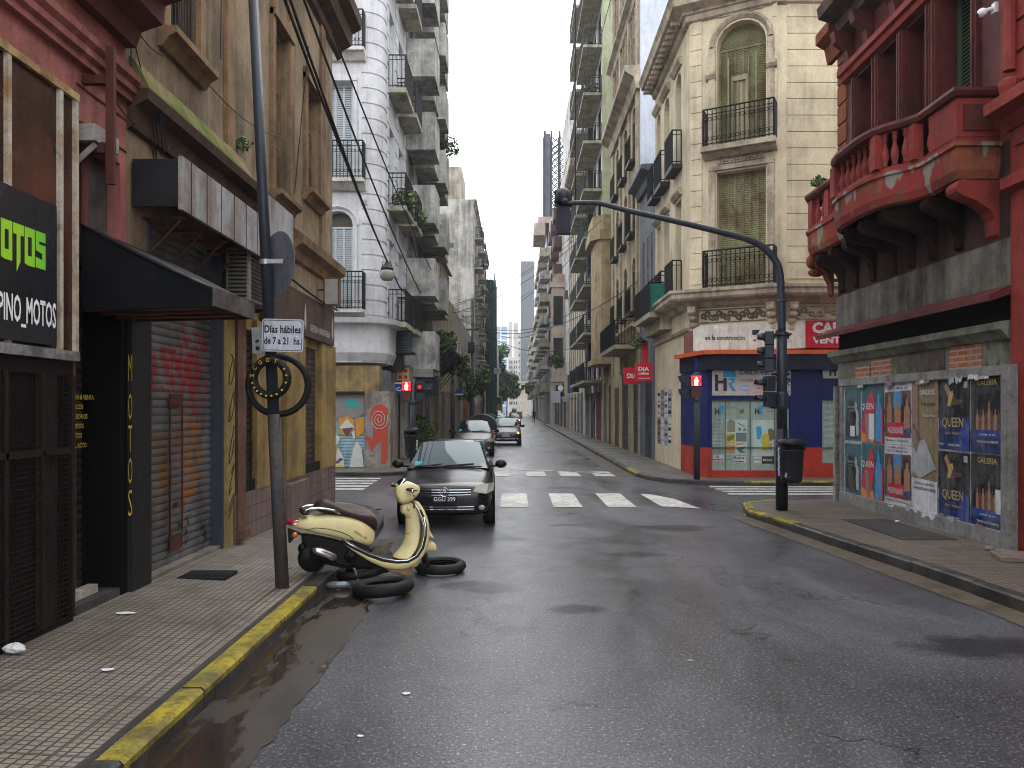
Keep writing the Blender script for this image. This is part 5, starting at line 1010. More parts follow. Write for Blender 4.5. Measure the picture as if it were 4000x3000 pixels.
# ---- corner shop
HRB = mat('blue_painted_wall', (.006, .012, .11), .5, (.005, .009, .06), .5, 1.0, dirt=.1); HRR = mat('red_painted_wall', (.40, .035, .02), .55, (.20, .03, .02), .6, 1.2, dirt=.25)
FH = FW(20.6); hx = lambda px: xw(px, 20.6); hz = lambda py: zw(py, 20.6)
hs = thing('corner_shop', 'blue and red painted builders merchant shop on the cream corner', 'shop')
za, zb_ = .92, 3.35; sx0, sx1 = hx(2781), hx(3086); wx0, wx1 = sx0, sx1; wz0, wz1 = hz(1838), hz(1562)
s2a, s2b = hx(3212), 9.4
def hrwall(mt, z0, z1, ops):
    m = MB(FH); m.wall(5.15, 12, z0, z1, ops, .12); m.add([(5.15, 0, z0), (4.92, -.35, z0), (4.92, -.35, z1), (5.15, 0, z1)], [(0, 1, 2, 3)]); m.add([(4.92, -.35, z0), (4.92, -2.2, z0), (4.92, -2.2, z1), (4.92, -.35, z1)], [(0, 1, 2, 3)]); return m.build('wall', mt, hs)
hrwall(HRB, za, zb_, [(wx0, wx1, za, wz1), (s2a, s2b, za, wz1)]); hrwall(HRR, .02, za, [(wx0, wx1, wz0, za), (s2a, s2b, .5, za)])
m = MB(FH); m.add([(5.15, 0, 0), (5.45, .001, 0), (5.45, .001, za), (5.15, .001, za)], [(0, 1, 2, 3)]) if 0 else None
m = MB(FH); m.box(wx0 - .05, wx1 + .1, .0, .07, .05, wz0 - .01); m.build('red_step', HRR, hs)
FILM = mat('shop_film', (.30, .38, .335), .35, (.22, .30, .26), .5, 2.0, bmp=.05)
sw = MB(FH); sw.box(wx0, wx1, -.12, -.08, wz0, wz1); sw = sw.build('shop_window', FILM, hs)
m = MB(FH)
for px in (2837, 2934, 3030): x = hx(px); m.box(x - .012, x + .012, -.079, -.05, wz0, wz1)
m.box(wx0, wx1, -.079, -.05, wz1 - .04, wz1); m.build('mullion', flat('grey_frame', (.12, .14, .13), .5), sw)
sw2 = MB(FH); sw2.box(s2a, s2b, -.12, -.08, .5, wz1); sw2 = sw2.build('shop_window', FILM, hs)
m = MB(FH)
for i, t in enumerate(('PUERTAS', 'VENTANAS', 'ANTENAS', 'GRIFERIA', 'SANITARIOS', 'ARENA', 'CAL', 'HIERRO')): m.text(t, hx(3222), -.075, 2.0 - i * .16, .08, .5)
m.build('lettering', WH, sw2, norm=False)
def Z7(x, y): return (2550 + x / 3.0157, 1450 + y / 3.0157)
def sp(mt, pts, par=sw, nm='print', d=-.077):
    m = MB(FH); m.poly([(hx(px), d, hz(py)) for px, py in [Z7(*p) for p in pts]]); m.build(nm, mt, par, norm=False)
def sr(mt, x0, y0, x1, y1, **k): sp(mt, [(x0, y0), (x1, y0), (x1, y1), (x0, y1)], **k)
TANK = flat('print_olive', (.20, .21, .14)); YEP = flat('print_yellow', (.42, .40, .05)); BLP = flat('print_blue', (.02, .28, .50)); GRP = flat('print_grey', (.13, .16, .16)); PALE = flat('print_pale', (.42, .52, .48)); ORP = flat('print_orange', (.50, .25, .10)); BRP = flat('print_brown', (.16, .13, .07))
sr(PALE, 865, 570, 1120, 985); sr(PALE, 1185, 575, 1445, 1000); 
sp(TANK, [(885, 600), (905, 575), (930, 565), (955, 575), (980, 600), (982, 715), (885, 720)], d=-.075); sr(YEP, 872, 735, 975, 860, d=-.075); sp(BRP, [(880, 770), (970, 745), (970, 800), (890, 830)], d=-.073); sr(ORP, 875, 870, 975, 975, d=-.075); sr(GRP, 988, 725, 1115, 830, d=-.075)
sp(GRP, [(1005, 600), (1095, 650), (1090, 660), (1005, 615)], d=-.075); sp(GRP, [(1010, 680), (1035, 660), (1055, 690), (1030, 712)], d=-.075); sp(GRP, [(1070, 690), (1095, 665), (1110, 700), (1080, 712)], d=-.075); sp(ORP, [(988, 850), (1090, 838), (1060, 870), (990, 875)], d=-.075); sp(GRP, [(990, 900), (1110, 890), (1060, 930), (1110, 970), (1030, 960)], d=-.075)
sp(BLP, [(1228, 650), (1288, 652), (1296, 740), (1270, 805), (1238, 800)], d=-.075); sp(YEP, [(1285, 780), (1320, 740), (1365, 740), (1390, 830), (1350, 950), (1300, 930)], d=-.074); sp(BRP, [(1362, 690), (1400, 670), (1440, 700), (1442, 800), (1385, 830)], d=-.075); sp(ORP, [(1370, 860), (1410, 840), (1420, 930), (1380, 930)], d=-.073)
sp(BRP, [(1030, 450), (1060, 430), (1090, 460), (1070, 505), (1040, 495)], d=-.075); sp(YEP, [(1028, 440), (1060, 430), (1062, 455), (1035, 455)], d=-.073); sr(flat('print_black', (.03, .03, .03)), 1296, 1005, 1440, 1092, d=-.074); sr(WH, 962, 1000, 1108, 1078, d=-.075); sr(WH, 1200, 1010, 1290, 1085, d=-.075); sr(WH, 722, 985, 845, 1065, d=-.075)
def st(t, x, y, hh_, ww_, mt, par=sw, d=-.071, bold=.01):
    px, py = Z7(x, y); m = MB(FH); m.text(t, hx(px), d, hz(py), hh_ / 3.0157 / F * 20.6, ww_ / 3.0157 / F * 20.6, 1, bold); m.build('lettering', mt, par, norm=False)
HRD = flat('logo_dark', (.03, .02, .03), grain=0)
for x in (740, 1212): st('H', x, 508, 70, 52, HRD, bold=.05); st('R', x + 52, 508, 60, 48, BLP, bold=.05); sp(BLP, [(x + 42, 448), (x + 44, 420), (x + 60, 402), (x + 85, 402), (x + 102, 420), (x + 106, 448)], d=-.07)
st('Roca', 965, 1040, 36, 125, HRD, bold=.02); st('RHEIN', 722, 1052, 18, 115, HRD, bold=.03); sp(flat('print_red', (.5, .03, .03)), [(755, 1018), (770, 988), (785, 1010), (772, 1024)], d=-.07); sp(HRD, [(970, 1056), (1085, 1062), (1085, 1070), (970, 1066)], d=-.07); st('FERRUM', 868, 1048, 12, 60, HRD); st('ERTO', 1205, 1052, 18, 78, HRD); st('MEXAR', 1310, 1060, 26, 110, WH)
for i in range(9): st(['CEMENTO', 'CAL', 'LADRILLOS', 'YESO', 'ARENA', 'HIERRO', 'PINTURAS', 'CHAPAS', 'TEJAS'][i], 722, 605 + 42 * i, 18, 100, WH)
st('CORRALON HUGO', 870, 440, 22, 130, BRP); st('CORRALON', 1338, 440, 26, 100, HRD); st('TODO PARA LA', 1338, 480, 18, 110, flat('print_red', (.5, .03, .03)))
sg2 = thing('shop_sign', 'white shop sign reading CORRALON HUGO with blue helmet logo above the shop window', 'sign')
m = MB(FH); m.box(sx0, sx1, .003, .05, hz(1545), hz(1417)); m.build('board', mat('sign_white', (.50, .45, .44), .5, (.36, .32, .32), .4, 1.5, bmp=.03), sg2)
RDL = flat('print_red', (.5, .03, .03))
def s6(t, x, y, hh_, ww_, mt, bold=.01, par=sg2, d=.053):
    px, py = 2550 + x / 3.0157, 1150 + y / 3.0157; m = MB(FH); m.text(t, hx(px), d, hz(py), hh_ / 3.0157 / F * 20.6, ww_ / 3.0157 / F * 20.6, 1, bold); m.build('lettering', mt, par, norm=False)
def p6_(mt, pts, par=sg2, nm='emblem', d=.053): m = MB(FH); m.poly([(hx(2550 + x / 3.0157), d, hz(1150 + y / 3.0157)) for x, y in pts]); m.build(nm, mt, par, norm=False)
p6_(HRD, [(727, 945), (765, 945), (765, 1138), (727, 1138)]); p6_(HRD, [(825, 985), (865, 985), (865, 1138), (825, 1138)]); p6_(HRD, [(765, 1015), (825, 1015), (825, 1050), (765, 1050)])
p6_(BLP, [(818, 975), (825, 920), (850, 885), (890, 870), (935, 880), (965, 910), (978, 960), (982, 980)]); p6_(BLP, [(880, 988), (965, 988), (950, 1040), (920, 1060), (975, 1138), (930, 1138), (880, 1050), (925, 1030), (930, 1010), (885, 1008)])
s6('CORRALÓN HUGO', 1015, 950, 78, 355, HRD, .03); s6('TODO PARA LA CONSTRUCCIÓN', 1015, 1032, 42, 440, RDL, .02); s6('1150164537', 1187, 1085, 24, 200, RDL, .02); s6('45209754', 1225, 1120, 24, 140, RDL, .02); s6('hugofelixcorralon@gmail.com', 1172, 1160, 18, 210, RDL, .01)
p6_(flat('flag_blue', (.25, .40, .65)), [(1008, 1110), (1020, 1072), (1120, 1070), (1130, 1100), (1110, 1130), (1030, 1135)]); p6_(WH, [(1010, 1108), (1015, 1092), (1125, 1090), (1125, 1112)], d=.056); p6_(YEP, [(1410, 970), (1430, 930), (1470, 925), (1475, 975)]); p6_(BRO, [(1460, 960), (1590, 985), (1560, 1020), (1480, 1010)]); p6_(HRD, [(1555, 1040), (1620, 1005), (1618, 1025), (1580, 1045), (1612, 1075), (1600, 1080)]); p6_(flat('print_green', (.03, .30, .06)), [(1555, 1145), (1600, 1140), (1598, 1152), (1560, 1158)])
m = MB(FH); m.box(s2a, s2b, .003, .05, hz(1478), hz(1410)); m.build('board', _m['sign_white'], sg2); m = MB(FH); m.text('H', hx(3237), .053, hz(1470), .28, .18, 1, .05); m.build('lettering', HRD, sg2)
m = MB(FH); m.lathe((hx(3105), .005, hz(1432)), [(.05, -.02), (.05, 0)], 12, 'y'); tag(m.build('round_sticker', WHITE), 'small round white sticker on the blue wall right of the shop sign', 'sticker')
# canopy
cp = thing('shop_canopy', 'thin orange red edged canopy above the blue corner shop', 'canopy'); OR2 = mat('orange_red_edge', (.58, .09, .03), .55, (.35, .06, .03), .5, 2, dirt=.25); DKB = mat('canopy_dark', (.012, .012, .03), .6)
zc_ = hz(1385); pl = lambda k: [(4.6 - k * .2, -1.6), (4.95 - k * .3, .35 + k * .12), (5.3, .55 + k), (12, .55 + k), (12, -.2), (5, -.25), (4.9, -1.6)]
m = MB(FH); m.plan(pl(0), zc_ - .02, zc_ + .09); m.build('edge', OR2, cp); m = MB(FH); m.plan([(4.75, -1.6), (5.05, .28), (5.35, .42), (12, .42), (12, .0), (5.1, .0), (4.95, -1.6)], zc_ - .42, zc_ - .021); m.build('fascia', DKB, cp)
# painted panels above the canopy
wp = thing('billboard_panel', 'long white advertising panel reading en la construcción above the shop canopy', 'sign')
FP = FW(20.75); px_ = lambda p: xw(p, 20.75); pz = lambda p: zw(p, 20.75)
m = MB(FP); m.prism([(px_(2708), pz(1372)), (px_(3145), pz(1360)), (px_(3145), pz(1252)), (px_(2735), pz(1272)), (px_(2708), pz(1285))], -.03, .03); m.build('board', mat('panel_white', (.64, .64, .58), .6, (.45, .46, .36), .6, .9, dirt=.15), wp)
def s8(t, x, y, hh_, ww_, mt, bold=.02, par=wp, d=.035):
    m = MB(FP); m.text(t, px_(2550 + x / 3.0157), d, pz(1150 + y / 3.0157), hh_ / 3.0157 / F * 20.75, ww_ / 3.0157 / F * 20.75, 1, bold); m.build('lettering', mt, par, norm=False)
s8('en la construcción', 612, 538, 55, 470, HRD); s8('weber', 1265, 530, 108, 370, HRD, .04); s8('SAINT-GOBAIN', 1480, 568, 24, 155, flat('pale_print', (.33, .33, .33)))
m = MB(FP); m.poly([(px_(2937), .035, pz(1290)), (px_(2967), .035, pz(1288)), (px_(2962), .035, pz(1300)), (px_(2950), .035, pz(1310)), (px_(2937), .035, pz(1308))]); m.poly([(px_(2937), .035, pz(1328)), (px_(2957), .035, pz(1326)), (px_(2948), .035, pz(1333))]); m.build('emblem', HRD, wp, norm=False)
rp = thing('billboard_panel', 'red advertising panel with white letters beginning C and VENT right of the pole', 'sign')
m = MB(FP); m.box(px_(3146), px_(3420), .0, .06, pz(1360), pz(1253)); m.build('board', mat('panel_red', (.45, .012, .03), .5, (.3, .01, .02), .4, 1), rp)
s8('CAL', 1868, 460, 130, 330, WH, .05, rp, .064); s8('VENTA', 1870, 580, 80, 420, WH, .04, rp, .064)
m = MB(Fr((4.93, 22.3), (.23 / 1.7, -1.7 / 1.7), (-1, -.13))); m.box(0, 1.4, 0, .03, 3.45, 4.15); o = m.build('faded_red_panel', mat('faded_red', (.23, .09, .085), .7, (.15, .07, .06), .6, 1), cb2)
# ------------------------------------------------------------------ the rest of the right side
SLT = mat('slate_blue_render', (.15, .165, .185), .75, (.09, .10, .115), .6, .6)
R3 = bldg('slate_blue_building', 'narrow slate blue building with pointed grey cornice beside the cream corner house', FX, 27.4, 30.7, 10.3, SLT, [6.0], (27.8, 28.7, 29.6), .45, 2.4, 'glass', STEEL, GLASS, cornice=[(10.7, .5, .5)], ground=[(28.1, 29.6, 3.4, SHG[1])], nh=2)
R4 = bldg('arched_window_building', 'tall cream building with rows of arched windows and deep bracketed cornices', FX, 30.7, 39.3, 24, mat('cream_arched', (.47, .40, .25), .8, (.27, .22, .13), .6, .6), [9.3, 12.3, 6.0], (31.8, 34.3, 37.0), 1.05, 2.3, 'glass', mat('brown_frame', (.14, .10, .07), .7), GLASS, arch=.5, balc='rail', cornice=[(15.7, .62, .9), (19.2, .35, .5), (5.4, .35, .4)], cm=CRM2, ground=[(31.3, 32.6, 3.4, SHG[5]), (34, 36, 3.6, SHG[1]), (37, 38.6, 3, SHG[2])], pil=(31.2, 33.5, 36.2, 38.9))
for z, h in ((16.3, 2.3), (20.0, 2.2)):
    for u in (31.8, 34.3, 37.0): window(R4, FX, u, u + 1.05, z, z + h, .012, 'glass', CRM2, GLASS, 1, 1)
OB = bldg('ornate_oriel_building', 'ochre building with a bracketed rounded oriel between the arched windows and the pale green wall', FX, 39.3, 43.9, 10.2, mat('ochre_front', (.44, .35, .20), .8, (.22, .16, .09), .7, 1), [4.8], (39.5,), .6, 2, 'glass', STEEL, GLASS, ground=[(40, 41.2, 3.2, SHG[2]), (42, 43.3, 3.4, SHG[0])])
# blank painted party wall
m = MB(FW(30.68)); m.box(5.002, 14, -.01, .0, 10.2, 24.0); m.build('side_wall', mat('pale_blue_party_wall', (.50, .54, .62), .85, (.42, .45, .50), .4, .5), R4)
m = MB(FW(30.68))
for i in range(14): m.box(6.72 + .02 * math.sin(i), 6.82, .001, .02, 11.4 + i * .62, 11.45 + i * .62)
m.build('wall_vent', flat('vent_grey', (.22, .23, .25)), R4)
m = MB(FX)
for u0, u1, z, o in ((40.0, 43.6, 8.2, .75),): m.plan([(u0, 0), (u0, .5), (u0 + .6, o), (u1 - .6, o), (u1, .5), (u1, 0)], 4.6, 10.8); m.plan([(u0 - .15, 0), (u0 - .15, .6), (u0 + .5, o + .3), (u1 - .5, o + .3), (u1 + .15, .6), (u1 + .15, 0)], 10.8, 11.3); m.plan([(u0 - .1, 0), (u0 - .1, .55), (u0 + .55, o + .15), (u1 - .55, o + .15), (u1 + .1, .55), (u1 + .1, 0)], 4.3, 4.6); m.plan([(u0, 0), (u0, .4), (u0 + .6, .9), (u1 - .6, .9), (u1, .4), (u1, 0)], 11.3, 12.1)
m.build('oriel', mat('ochre_oriel', (.42, .33, .19), .8, (.22, .16, .09), .7, 1.2, dirt=.3), OB)
q = slab_balcony(R4, FX, 31.0, 36.2, 4.55, 1.0, 'rail', 1.0, CRM2)
PG = mat('pale_green_party_wall', (.40, .43, .28), .85, (.27, .29, .19), .6, .5, dirt=.12)
R5 = bldg('pale_balcony_block', 'tall pale block with stacked cream balconies and potted plants, its side wall pale green', FX, 44, 56, 30, mat('pale_block', (.54, .53, .50), .8, (.25, .24, .22), .5, .8), [3.8 + 2.75 * i for i in range(9)], (44.7, 47.5, 50.3, 53), 1.6, 2.1, 'glass', mat('dark_frame', (.04, .045, .05), .5), GLASS, ground=[(44.5, 47.5, 3.0, SHG[3]), (48, 51, 3, SHG[1]), (51.5, 54.5, 3, SHG[0])])
m = MB(FW(43.98)); m.box(5.002, 12, -.01, .0, 3, 30); m.build('side_wall', PG, R5)
for i in range(10):
    z = 3.62 + 2.75 * i; q = slab_balcony(R5, FX, 44.05, 49.2, z, 1.08, 'rail', 1.0); slab_balcony(R5, FX, 50.2, 55.2, z, 1.08, 'rail', 1.0)
m = MB(FX)
for i in range(8): m.box(49.3, 50.1, .003, .35, 5 + 2.75 * i, 7.2 + 2.75 * i)
m.build('balcony_screen', mat('dark_screen', (.05, .055, .06), .5), R5)
R6 = bldg('white_pilaster_building', 'white building with slim pilasters and a deep brown striped cornice', FX, 56, 70, 19.6, mat('white_pilaster_wall', (.60, .57, .51), .8, (.30, .27, .22), .5, .6), [4.6 + 3.1 * i for i in range(5)], tuple(57 + 2.2 * i for i in range(6)), .95, 2.2, 'glass', WHITE, GLASS, cornice=[(20.2, 1.0, 1.3)], cm=mat('brown_striped_cornice', (.34, .27, .19), .8, (.18, .13, .09), .6, 1), ground=[(56.5, 59, 3.2, SHG[0]), (59.5, 62, 3.2, SHG[0]), (63, 65, 3.2, SHG[3]), (66, 69, 3.2, SHG[4])], sill=True, pil=(56.6, 58.7, 60.9, 63.1, 65.3, 67.5, 69.6))
R7 = bldg('tall_white_block', 'tall white block with grey mould stains on its blank side wall', FX, 70, 80, 30.9, mat('white_mould_wall', (.64, .63, .60), .85, (.2, .2, .19), .85, .35, dirt=.3), [6.5 + 3 * i for i in range(7)], (71, 74, 77), 1.5, 1.6, 'glass', WHITE, GLASS, ground=[(70.5, 74, 3.2, SHG[4]), (75, 79, 3.2, SHG[1])], depth=9)
PKC = mat('pinkish_stone', (.45, .37, .31), .8, (.24, .18, .15), .6, 1)
m = MB(FX); m.box(77.2, 80, .003, 1.3, 5.0, 14.2); m.box(77.0, 80.1, .003, 1.5, 14.2, 14.7); m.box(77.4, 80, .003, 1.1, 14.7, 15.6); m.box(77.1, 80.05, .003, 1.4, 4.7, 5.0); m.build('oriel', PKC, R7)
m = MB(FW(77.2)); 
for z in (6.2, 10.4): m.box(XF - 1.15, XF - .2, .002, .06, z, z + 2.9)
m.build('oriel_window', GLASS, R7)
R8 = bldg('brown_balcony_building', 'pale building with small boxed brown balconies stepping up its front', FX, 80, 98, 26.5, mat('pale_block', (.4, .4, .4)), [4.6 + 3 * i for i in range(7)], tuple(81 + 3 * i for i in range(6)), 1.4, 1.8, 'glass', WHITE, GLASS, ground=[(81, 85, 3.2, SHG[3]), (87, 91, 3.2, SHG[1]), (92, 97, 3.2, SHG[5])])
BBX = mat('brown_box', (.12, .05, .045), .6, (.06, .03, .03), .5, 2)
for i in range(6):
    for u in (82, 87.5, 93): slab_balcony(R8, FX, u, u + 2.6, 7.4 + 3 * i, .9, 'box', 1.05, BBX)
R9 = bldg('pale_far_building', 'pale many balconied block beyond the brown balcony building', RW(4.6), 101, 135, 27, mat('far_pale', (.56, .55, .52), .8, (.28, .27, .25), .5, .4), [4.6 + 3 * i for i in range(7)], tuple(103 + 4 * i for i in range(8)), 1.8, 1.8, 'glass', WHITE, GLASS)
for i in range(7):
    for u in (102, 110, 118, 126): slab_balcony(R9, RW(4.6), u, u + 4.5, 4.4 + 3 * i, 1.3, 'box', 1.0, [SLABW, CONC][i % 2])
m = MB(RW(4.6)); m.box(104, 112, .5, 2.0, 25.5, 27.2); m.box(104, 112, -3, 1.5, 27.2, 28); m.build('roof_room', mat('pink_roof_room', (.42, .33, .29), .8), R9)
R10 = bldg('grey_far_building', 'greyish block far down the right side before the dark tower', RW(4.8), 135, 260, 22, mat('far_grey', (.40, .39, .38), .8, (.22, .21, .2), .5, .3), [5 + 3.2 * i for i in range(5)], tuple(138 + 8 * i for i in range(14)), 3, 1.9, 'glass', WHITE, GLASS)
for i in range(5):
    for u in (140, 165, 190, 215): slab_balcony(R10, RW(4.8), u, u + 12, 4.8 + 3.2 * i, 1.3, 'box', 1.0, [SLABW, CONC][i % 2])
# lattice tower standing behind the right row
lt = thing('lattice_tower', 'dark steel lattice tower rising behind the white block on the right', 'tower')
m = MB(); y0_ = 128; x0_, x1_ = xw(2128, y0_), xw(2215, y0_); zt_ = zw(512, y0_); xs = [x0_, x0_ + 1.1, x0_ + 2.5, x1_]
for x in xs:
    for y in (y0_, y0_ + 3): m.tube([(x, y, 20), (x, y, zt_)], .2 if x == x0_ else .16, 4)
z = 22
while z < zt_ - 1:
    for i in range(3):
        m.tube([(xs[i], y0_, z), (xs[i + 1], y0_, z + 1.1)], .10, 3); m.tube([(xs[i + 1], y0_, z), (xs[i], y0_, z + 1.1)], .10, 3); m.tube([(xs[i], y0_ + 3, z), (xs[i + 1], y0_ + 3, z + 1.1)], .10, 3)
    m.tube([(x0_, y0_, z), (x1_, y0_, z)], .06, 3); m.tube([(x0_, y0_, z), (x0_, y0_ + 3, z + 1.1)], .06, 3); z += 1.1
m.build('lattice', mat('dark_lattice', (.03, .03, .04), .6), lt)
m = MB(); m.box(x0_ - .1, x0_ + .9, y0_ - .1, y0_ + .05, 22, zt_ - .5); m.build('edge_panel', mat('tower_panel', (.07, .07, .09), .6), lt)
dt = thing('dark_tower', 'dark grey blank tower slab at the far end of the street', 'building')
Yd = 400; m = MB(FW(Yd)); m.box(xw(2034, Yd), xw(2088, Yd), -14, 0, 0, zw(1020, Yd)); m.build('slab', mat('dark_slab', (.085, .088, .105), .7, (.065, .067, .08), .5, .05), dt)
m = MB(FW(Yd)); m.box(xw(2023, Yd), xw(2034, Yd), -14, -.4, 0, zw(1300, Yd)); m.build('pale_strip', mat('far_strip', (.52, .50, .46), .8), dt)
m = MB(FW(Yd)); 
for i in range(9): z = zw(1320 + i * 24, Yd); m.box(xw(2026, Yd), xw(2030, Yd), -.39, -.2, z, z + 1.2)
m.build('window', GLASS, dt)
m = MB(FW(Yd)); m.box(xw(2042, Yd), xw(2074, Yd), .01, .1, zw(1470, Yd), zw(1467, Yd)); m.box(xw(2042, Yd), xw(2074, Yd), .01, .1, zw(1478, Yd), zw(1475, Yd)); m.build('stripe', flat('pale_stripe', (.3, .3, .34)), dt)
be = thing('beige_end_building', 'low beige building closing the street below the dark tower', 'building')
Ye = 300; m = MB(FW(Ye)); m.box(xw(2020, Ye), xw(2068, Ye), -10, 0, 0, zw(1490, Ye)); m.build('wall', mat('beige_end_wall', (.46, .42, .32), .8), be)
m = MB(FW(Ye)); [m.box(xw(2021, Ye), xw(2066, Ye), .003, .25, zw(p, Ye), zw(p - 2, Ye)) for p in (1497, 1518, 1532)]; m.box(xw(2063, Ye), xw(2065, Ye), .01, .2, zw(1547, Ye), zw(1518, Ye)); m.build('ledge', mat('beige_dark', (.2, .18, .14), .8), be)
m = MB(FW(340)); a_, b2 = xw(1985, 340), xw(2024, 340); ef = thing('far_balcony_block', 'pale stepped block seen above the trees at the street end', 'building'); m.box(a_, b2, -10, 0, 0, zw(1395, 340)); m.box(xw(2005, 340), b2, -8, .5, 0, zw(1260, 340)); m.build('wall', mat('far_pale2', (.50, .48, .45), .8, (.3, .28, .26), .5, .1), ef)
m = MB(FW(340))
for i in range(9): 
    for px in (1990, 1997, 2007, 2015): z = zw(1580 - i * 20, 340); m.box(xw(px, 340), xw(px + 4, 340), .51, .6, z, z + 1.3)
m.build('window', GLASS, ef)
for i in range(8):
    u = 24.5 + (i % 4) * .62; z = .75 + (i // 4) * .95; m = MB(FX); m.box(u, u + .59, .001, .006, z, z + .9); q = thing('poster', ['first', 'second', 'third', 'fourth'][i % 4] + ' small poster from the corner on the cream side wall, ' + ['lower', 'upper'][i // 4] + ' row', 'poster', 'small posters on the cream side wall'); m.build('paper', [WH, GRY, WH, LIL][(i + i // 4) % 4], q)
    m = MB(FX)
    for k in range(4): m.box(u + .06, u + .53, .0065, .008, z + .1 + k * .2, z + (.13 if (k + i) % 2 else .21) + k * .2)
    m.build('print', [BLK, BRO, GRY, BLK][i % 4], q)
# ------------------------------------------------------------------ street furniture
PBL = mat('blue_grey_pole', (.030, .038, .052), .38, (.05, .05, .055), .5, 2.5, dirt=.15, fine=50); POLD = mat('worn_pole', (.05, .05, .055), .6, (.10, .07, .055), .8, 4, dirt=.5, fine=40)
PL_ = thing('sign_pole', 'leaning dark blue pole on the left pavement with a rusty foot', 'pole')
Yp = 7.77; bx, tx = xw(1103, Yp), xw(988, Yp); zt_ = zw(-30, Yp); b0 = (bx, Yp, .12)
pp = lambda z: (bx + (tx - bx) * (z - .14) / (6.15 - .14) , Yp, z)
m = MB(); m.tube([pp(.1), pp(1.9)], .068, 14, .062); m.build('lower_tube', POLD, PL_, smooth=True)
m = MB(); m.tube([pp(1.9), pp(6.6)], .058, 14, .047); m.build('upper_tube', PBL, PL_, smooth=True)
m = MB(); m.tube([(pp(.34)[0], Yp, .34), (pp(.34)[0] + .1, Yp, .34)], .012, 6); m.build('bolt', STEEL, PL_)
ss = thing('street_sign', 'white plate reading Días hábiles de 7 a 21 hs. on the leaning pole', 'sign')
Ys = 7.66; W0, W1 = xw(1022, Ys), xw(1184, Ys); Z0, Z1 = zw(1378, Ys), zw(1250, Ys); fs = Fr((W0, Ys), (1, .0), (0, -1)); Ww, Hh = W1 - W0, Z1 - Z0
def rrect(w, h, r, n=5, x=0, z=0):
    o = []
    for cx, cz, a0 in ((w - r, h - r, 0), (r, h - r, 90), (r, r, 180), (w - r, r, 270)):
        o += [(x + cx + r * math.cos(R(a0 + 90 * k / n)), z + cz + r * math.sin(R(a0 + 90 * k / n))) for k in range(n + 1)]
    return o
rot = R(-1.5)
def tl(pts): return [(x * math.cos(rot) - z * math.sin(rot), Z0 + x * math.sin(rot) + z * math.cos(rot) + .015) for x, z in pts]
m = MB(fs); m.prism(tl(rrect(Ww, Hh, .03)), 0, .004); m.build('plate', mat('sign_plate', (.50, .53, .60), .45, (.38, .40, .45), .4, 6, bmp=.03), ss)
m = MB(fs); o_ = tl(rrect(Ww - .024, Hh - .024, .024, 5, .012, .012)); i_ = tl(rrect(Ww - .036, Hh - .036, .02, 5, .018, .018)); n = len(o_); m.add([(u, .0055, z) for u, z in o_] + [(u, .0055, z) for u, z in i_], [(k, (k + 1) % n, n + (k + 1) % n, n + k) for k in range(n)]); m.build('border', BLACKT, ss, norm=False)
m = MB(fs)
for t, x, z, w_, h_, b_ in (('Días hábiles', .024, .185, Ww - .05, .078, .028), ('de 7 a 21  hs.', .022, .072, Ww - .046, .074, .028)):
    q = tl([(x, z)])[0]; m.text(t, q[0], .0058, q[1], h_, w_, 1, b_, 'l', rot)
m.build('lettering', BLACKT, ss, norm=False)
m = MB(fs); m.ell((.035, .008, Z0 + .165), .006, .004, .006, 8, 5); m.ell((Ww - .06, .008, Z0 + .16), .008, .005, .008, 8, 5); m.build('bolt', WHITE, ss)
bs = thing('street_sign', 'pale plate half hidden behind the left edge of the lettered pole sign', 'sign'); Yb = 7.9; fb = FW(Yb); m = MB(fb); m.prism([(xw(983, Yb), zw(1280, Yb)), (xw(1060, Yb), zw(1276, Yb)), (xw(1046, Yb), zw(1385, Yb)), (xw(987, Yb), zw(1380, Yb))], 0, .004); m.build('plate', mat('pale_plate', (.42, .43, .47), .5, (.3, .3, .32), .4, 5), bs)
m = MB(fb); m.box(xw(999, Yb), xw(1014, Yb), .0045, .006, zw(1369, Yb), zw(1353, Yb)); m.prism([(xw(995, Yb), zw(1336, Yb)), (xw(1005, Yb), zw(1326, Yb)), (xw(1015, Yb), zw(1331, Yb)), (xw(1004, Yb), zw(1340, Yb))], .0045, .006); m.build('print', HRD, bs)
dg_ = thing('round_traffic_sign', 'round grey traffic sign seen from behind, strapped high on the leaning pole', 'sign'); c = (xw(1083, 7.85), 7.87, zw(1030, 7.85)); T = Matrix.Rotation(R(-44), 3, 'Z')
m = MB(); m.lathe(c, [(.0, -.003), (.33, -.003), (.335, .0), (.33, .006), (.0, .006)], 40, 'y', T); m.build('disc', mat('sign_back', (.17, .18, .21), .5, (.11, .12, .14), .5, 4), dg_)
m = MB(); zc_ = zw(1025, Yp); p = pp(zc_); m.lathe((p[0], Yp, zc_ - .025), [(.060, 0), (.066, .0), (.066, .05), (.060, .05)], 16); m.box(p[0] + .03, p[0] + .19, Yp - .07, Yp - .05, zc_ - .022, zc_ + .022); m.build('strap', mat('galvanised', (.45, .46, .48), .4, metal=.6), dg_)
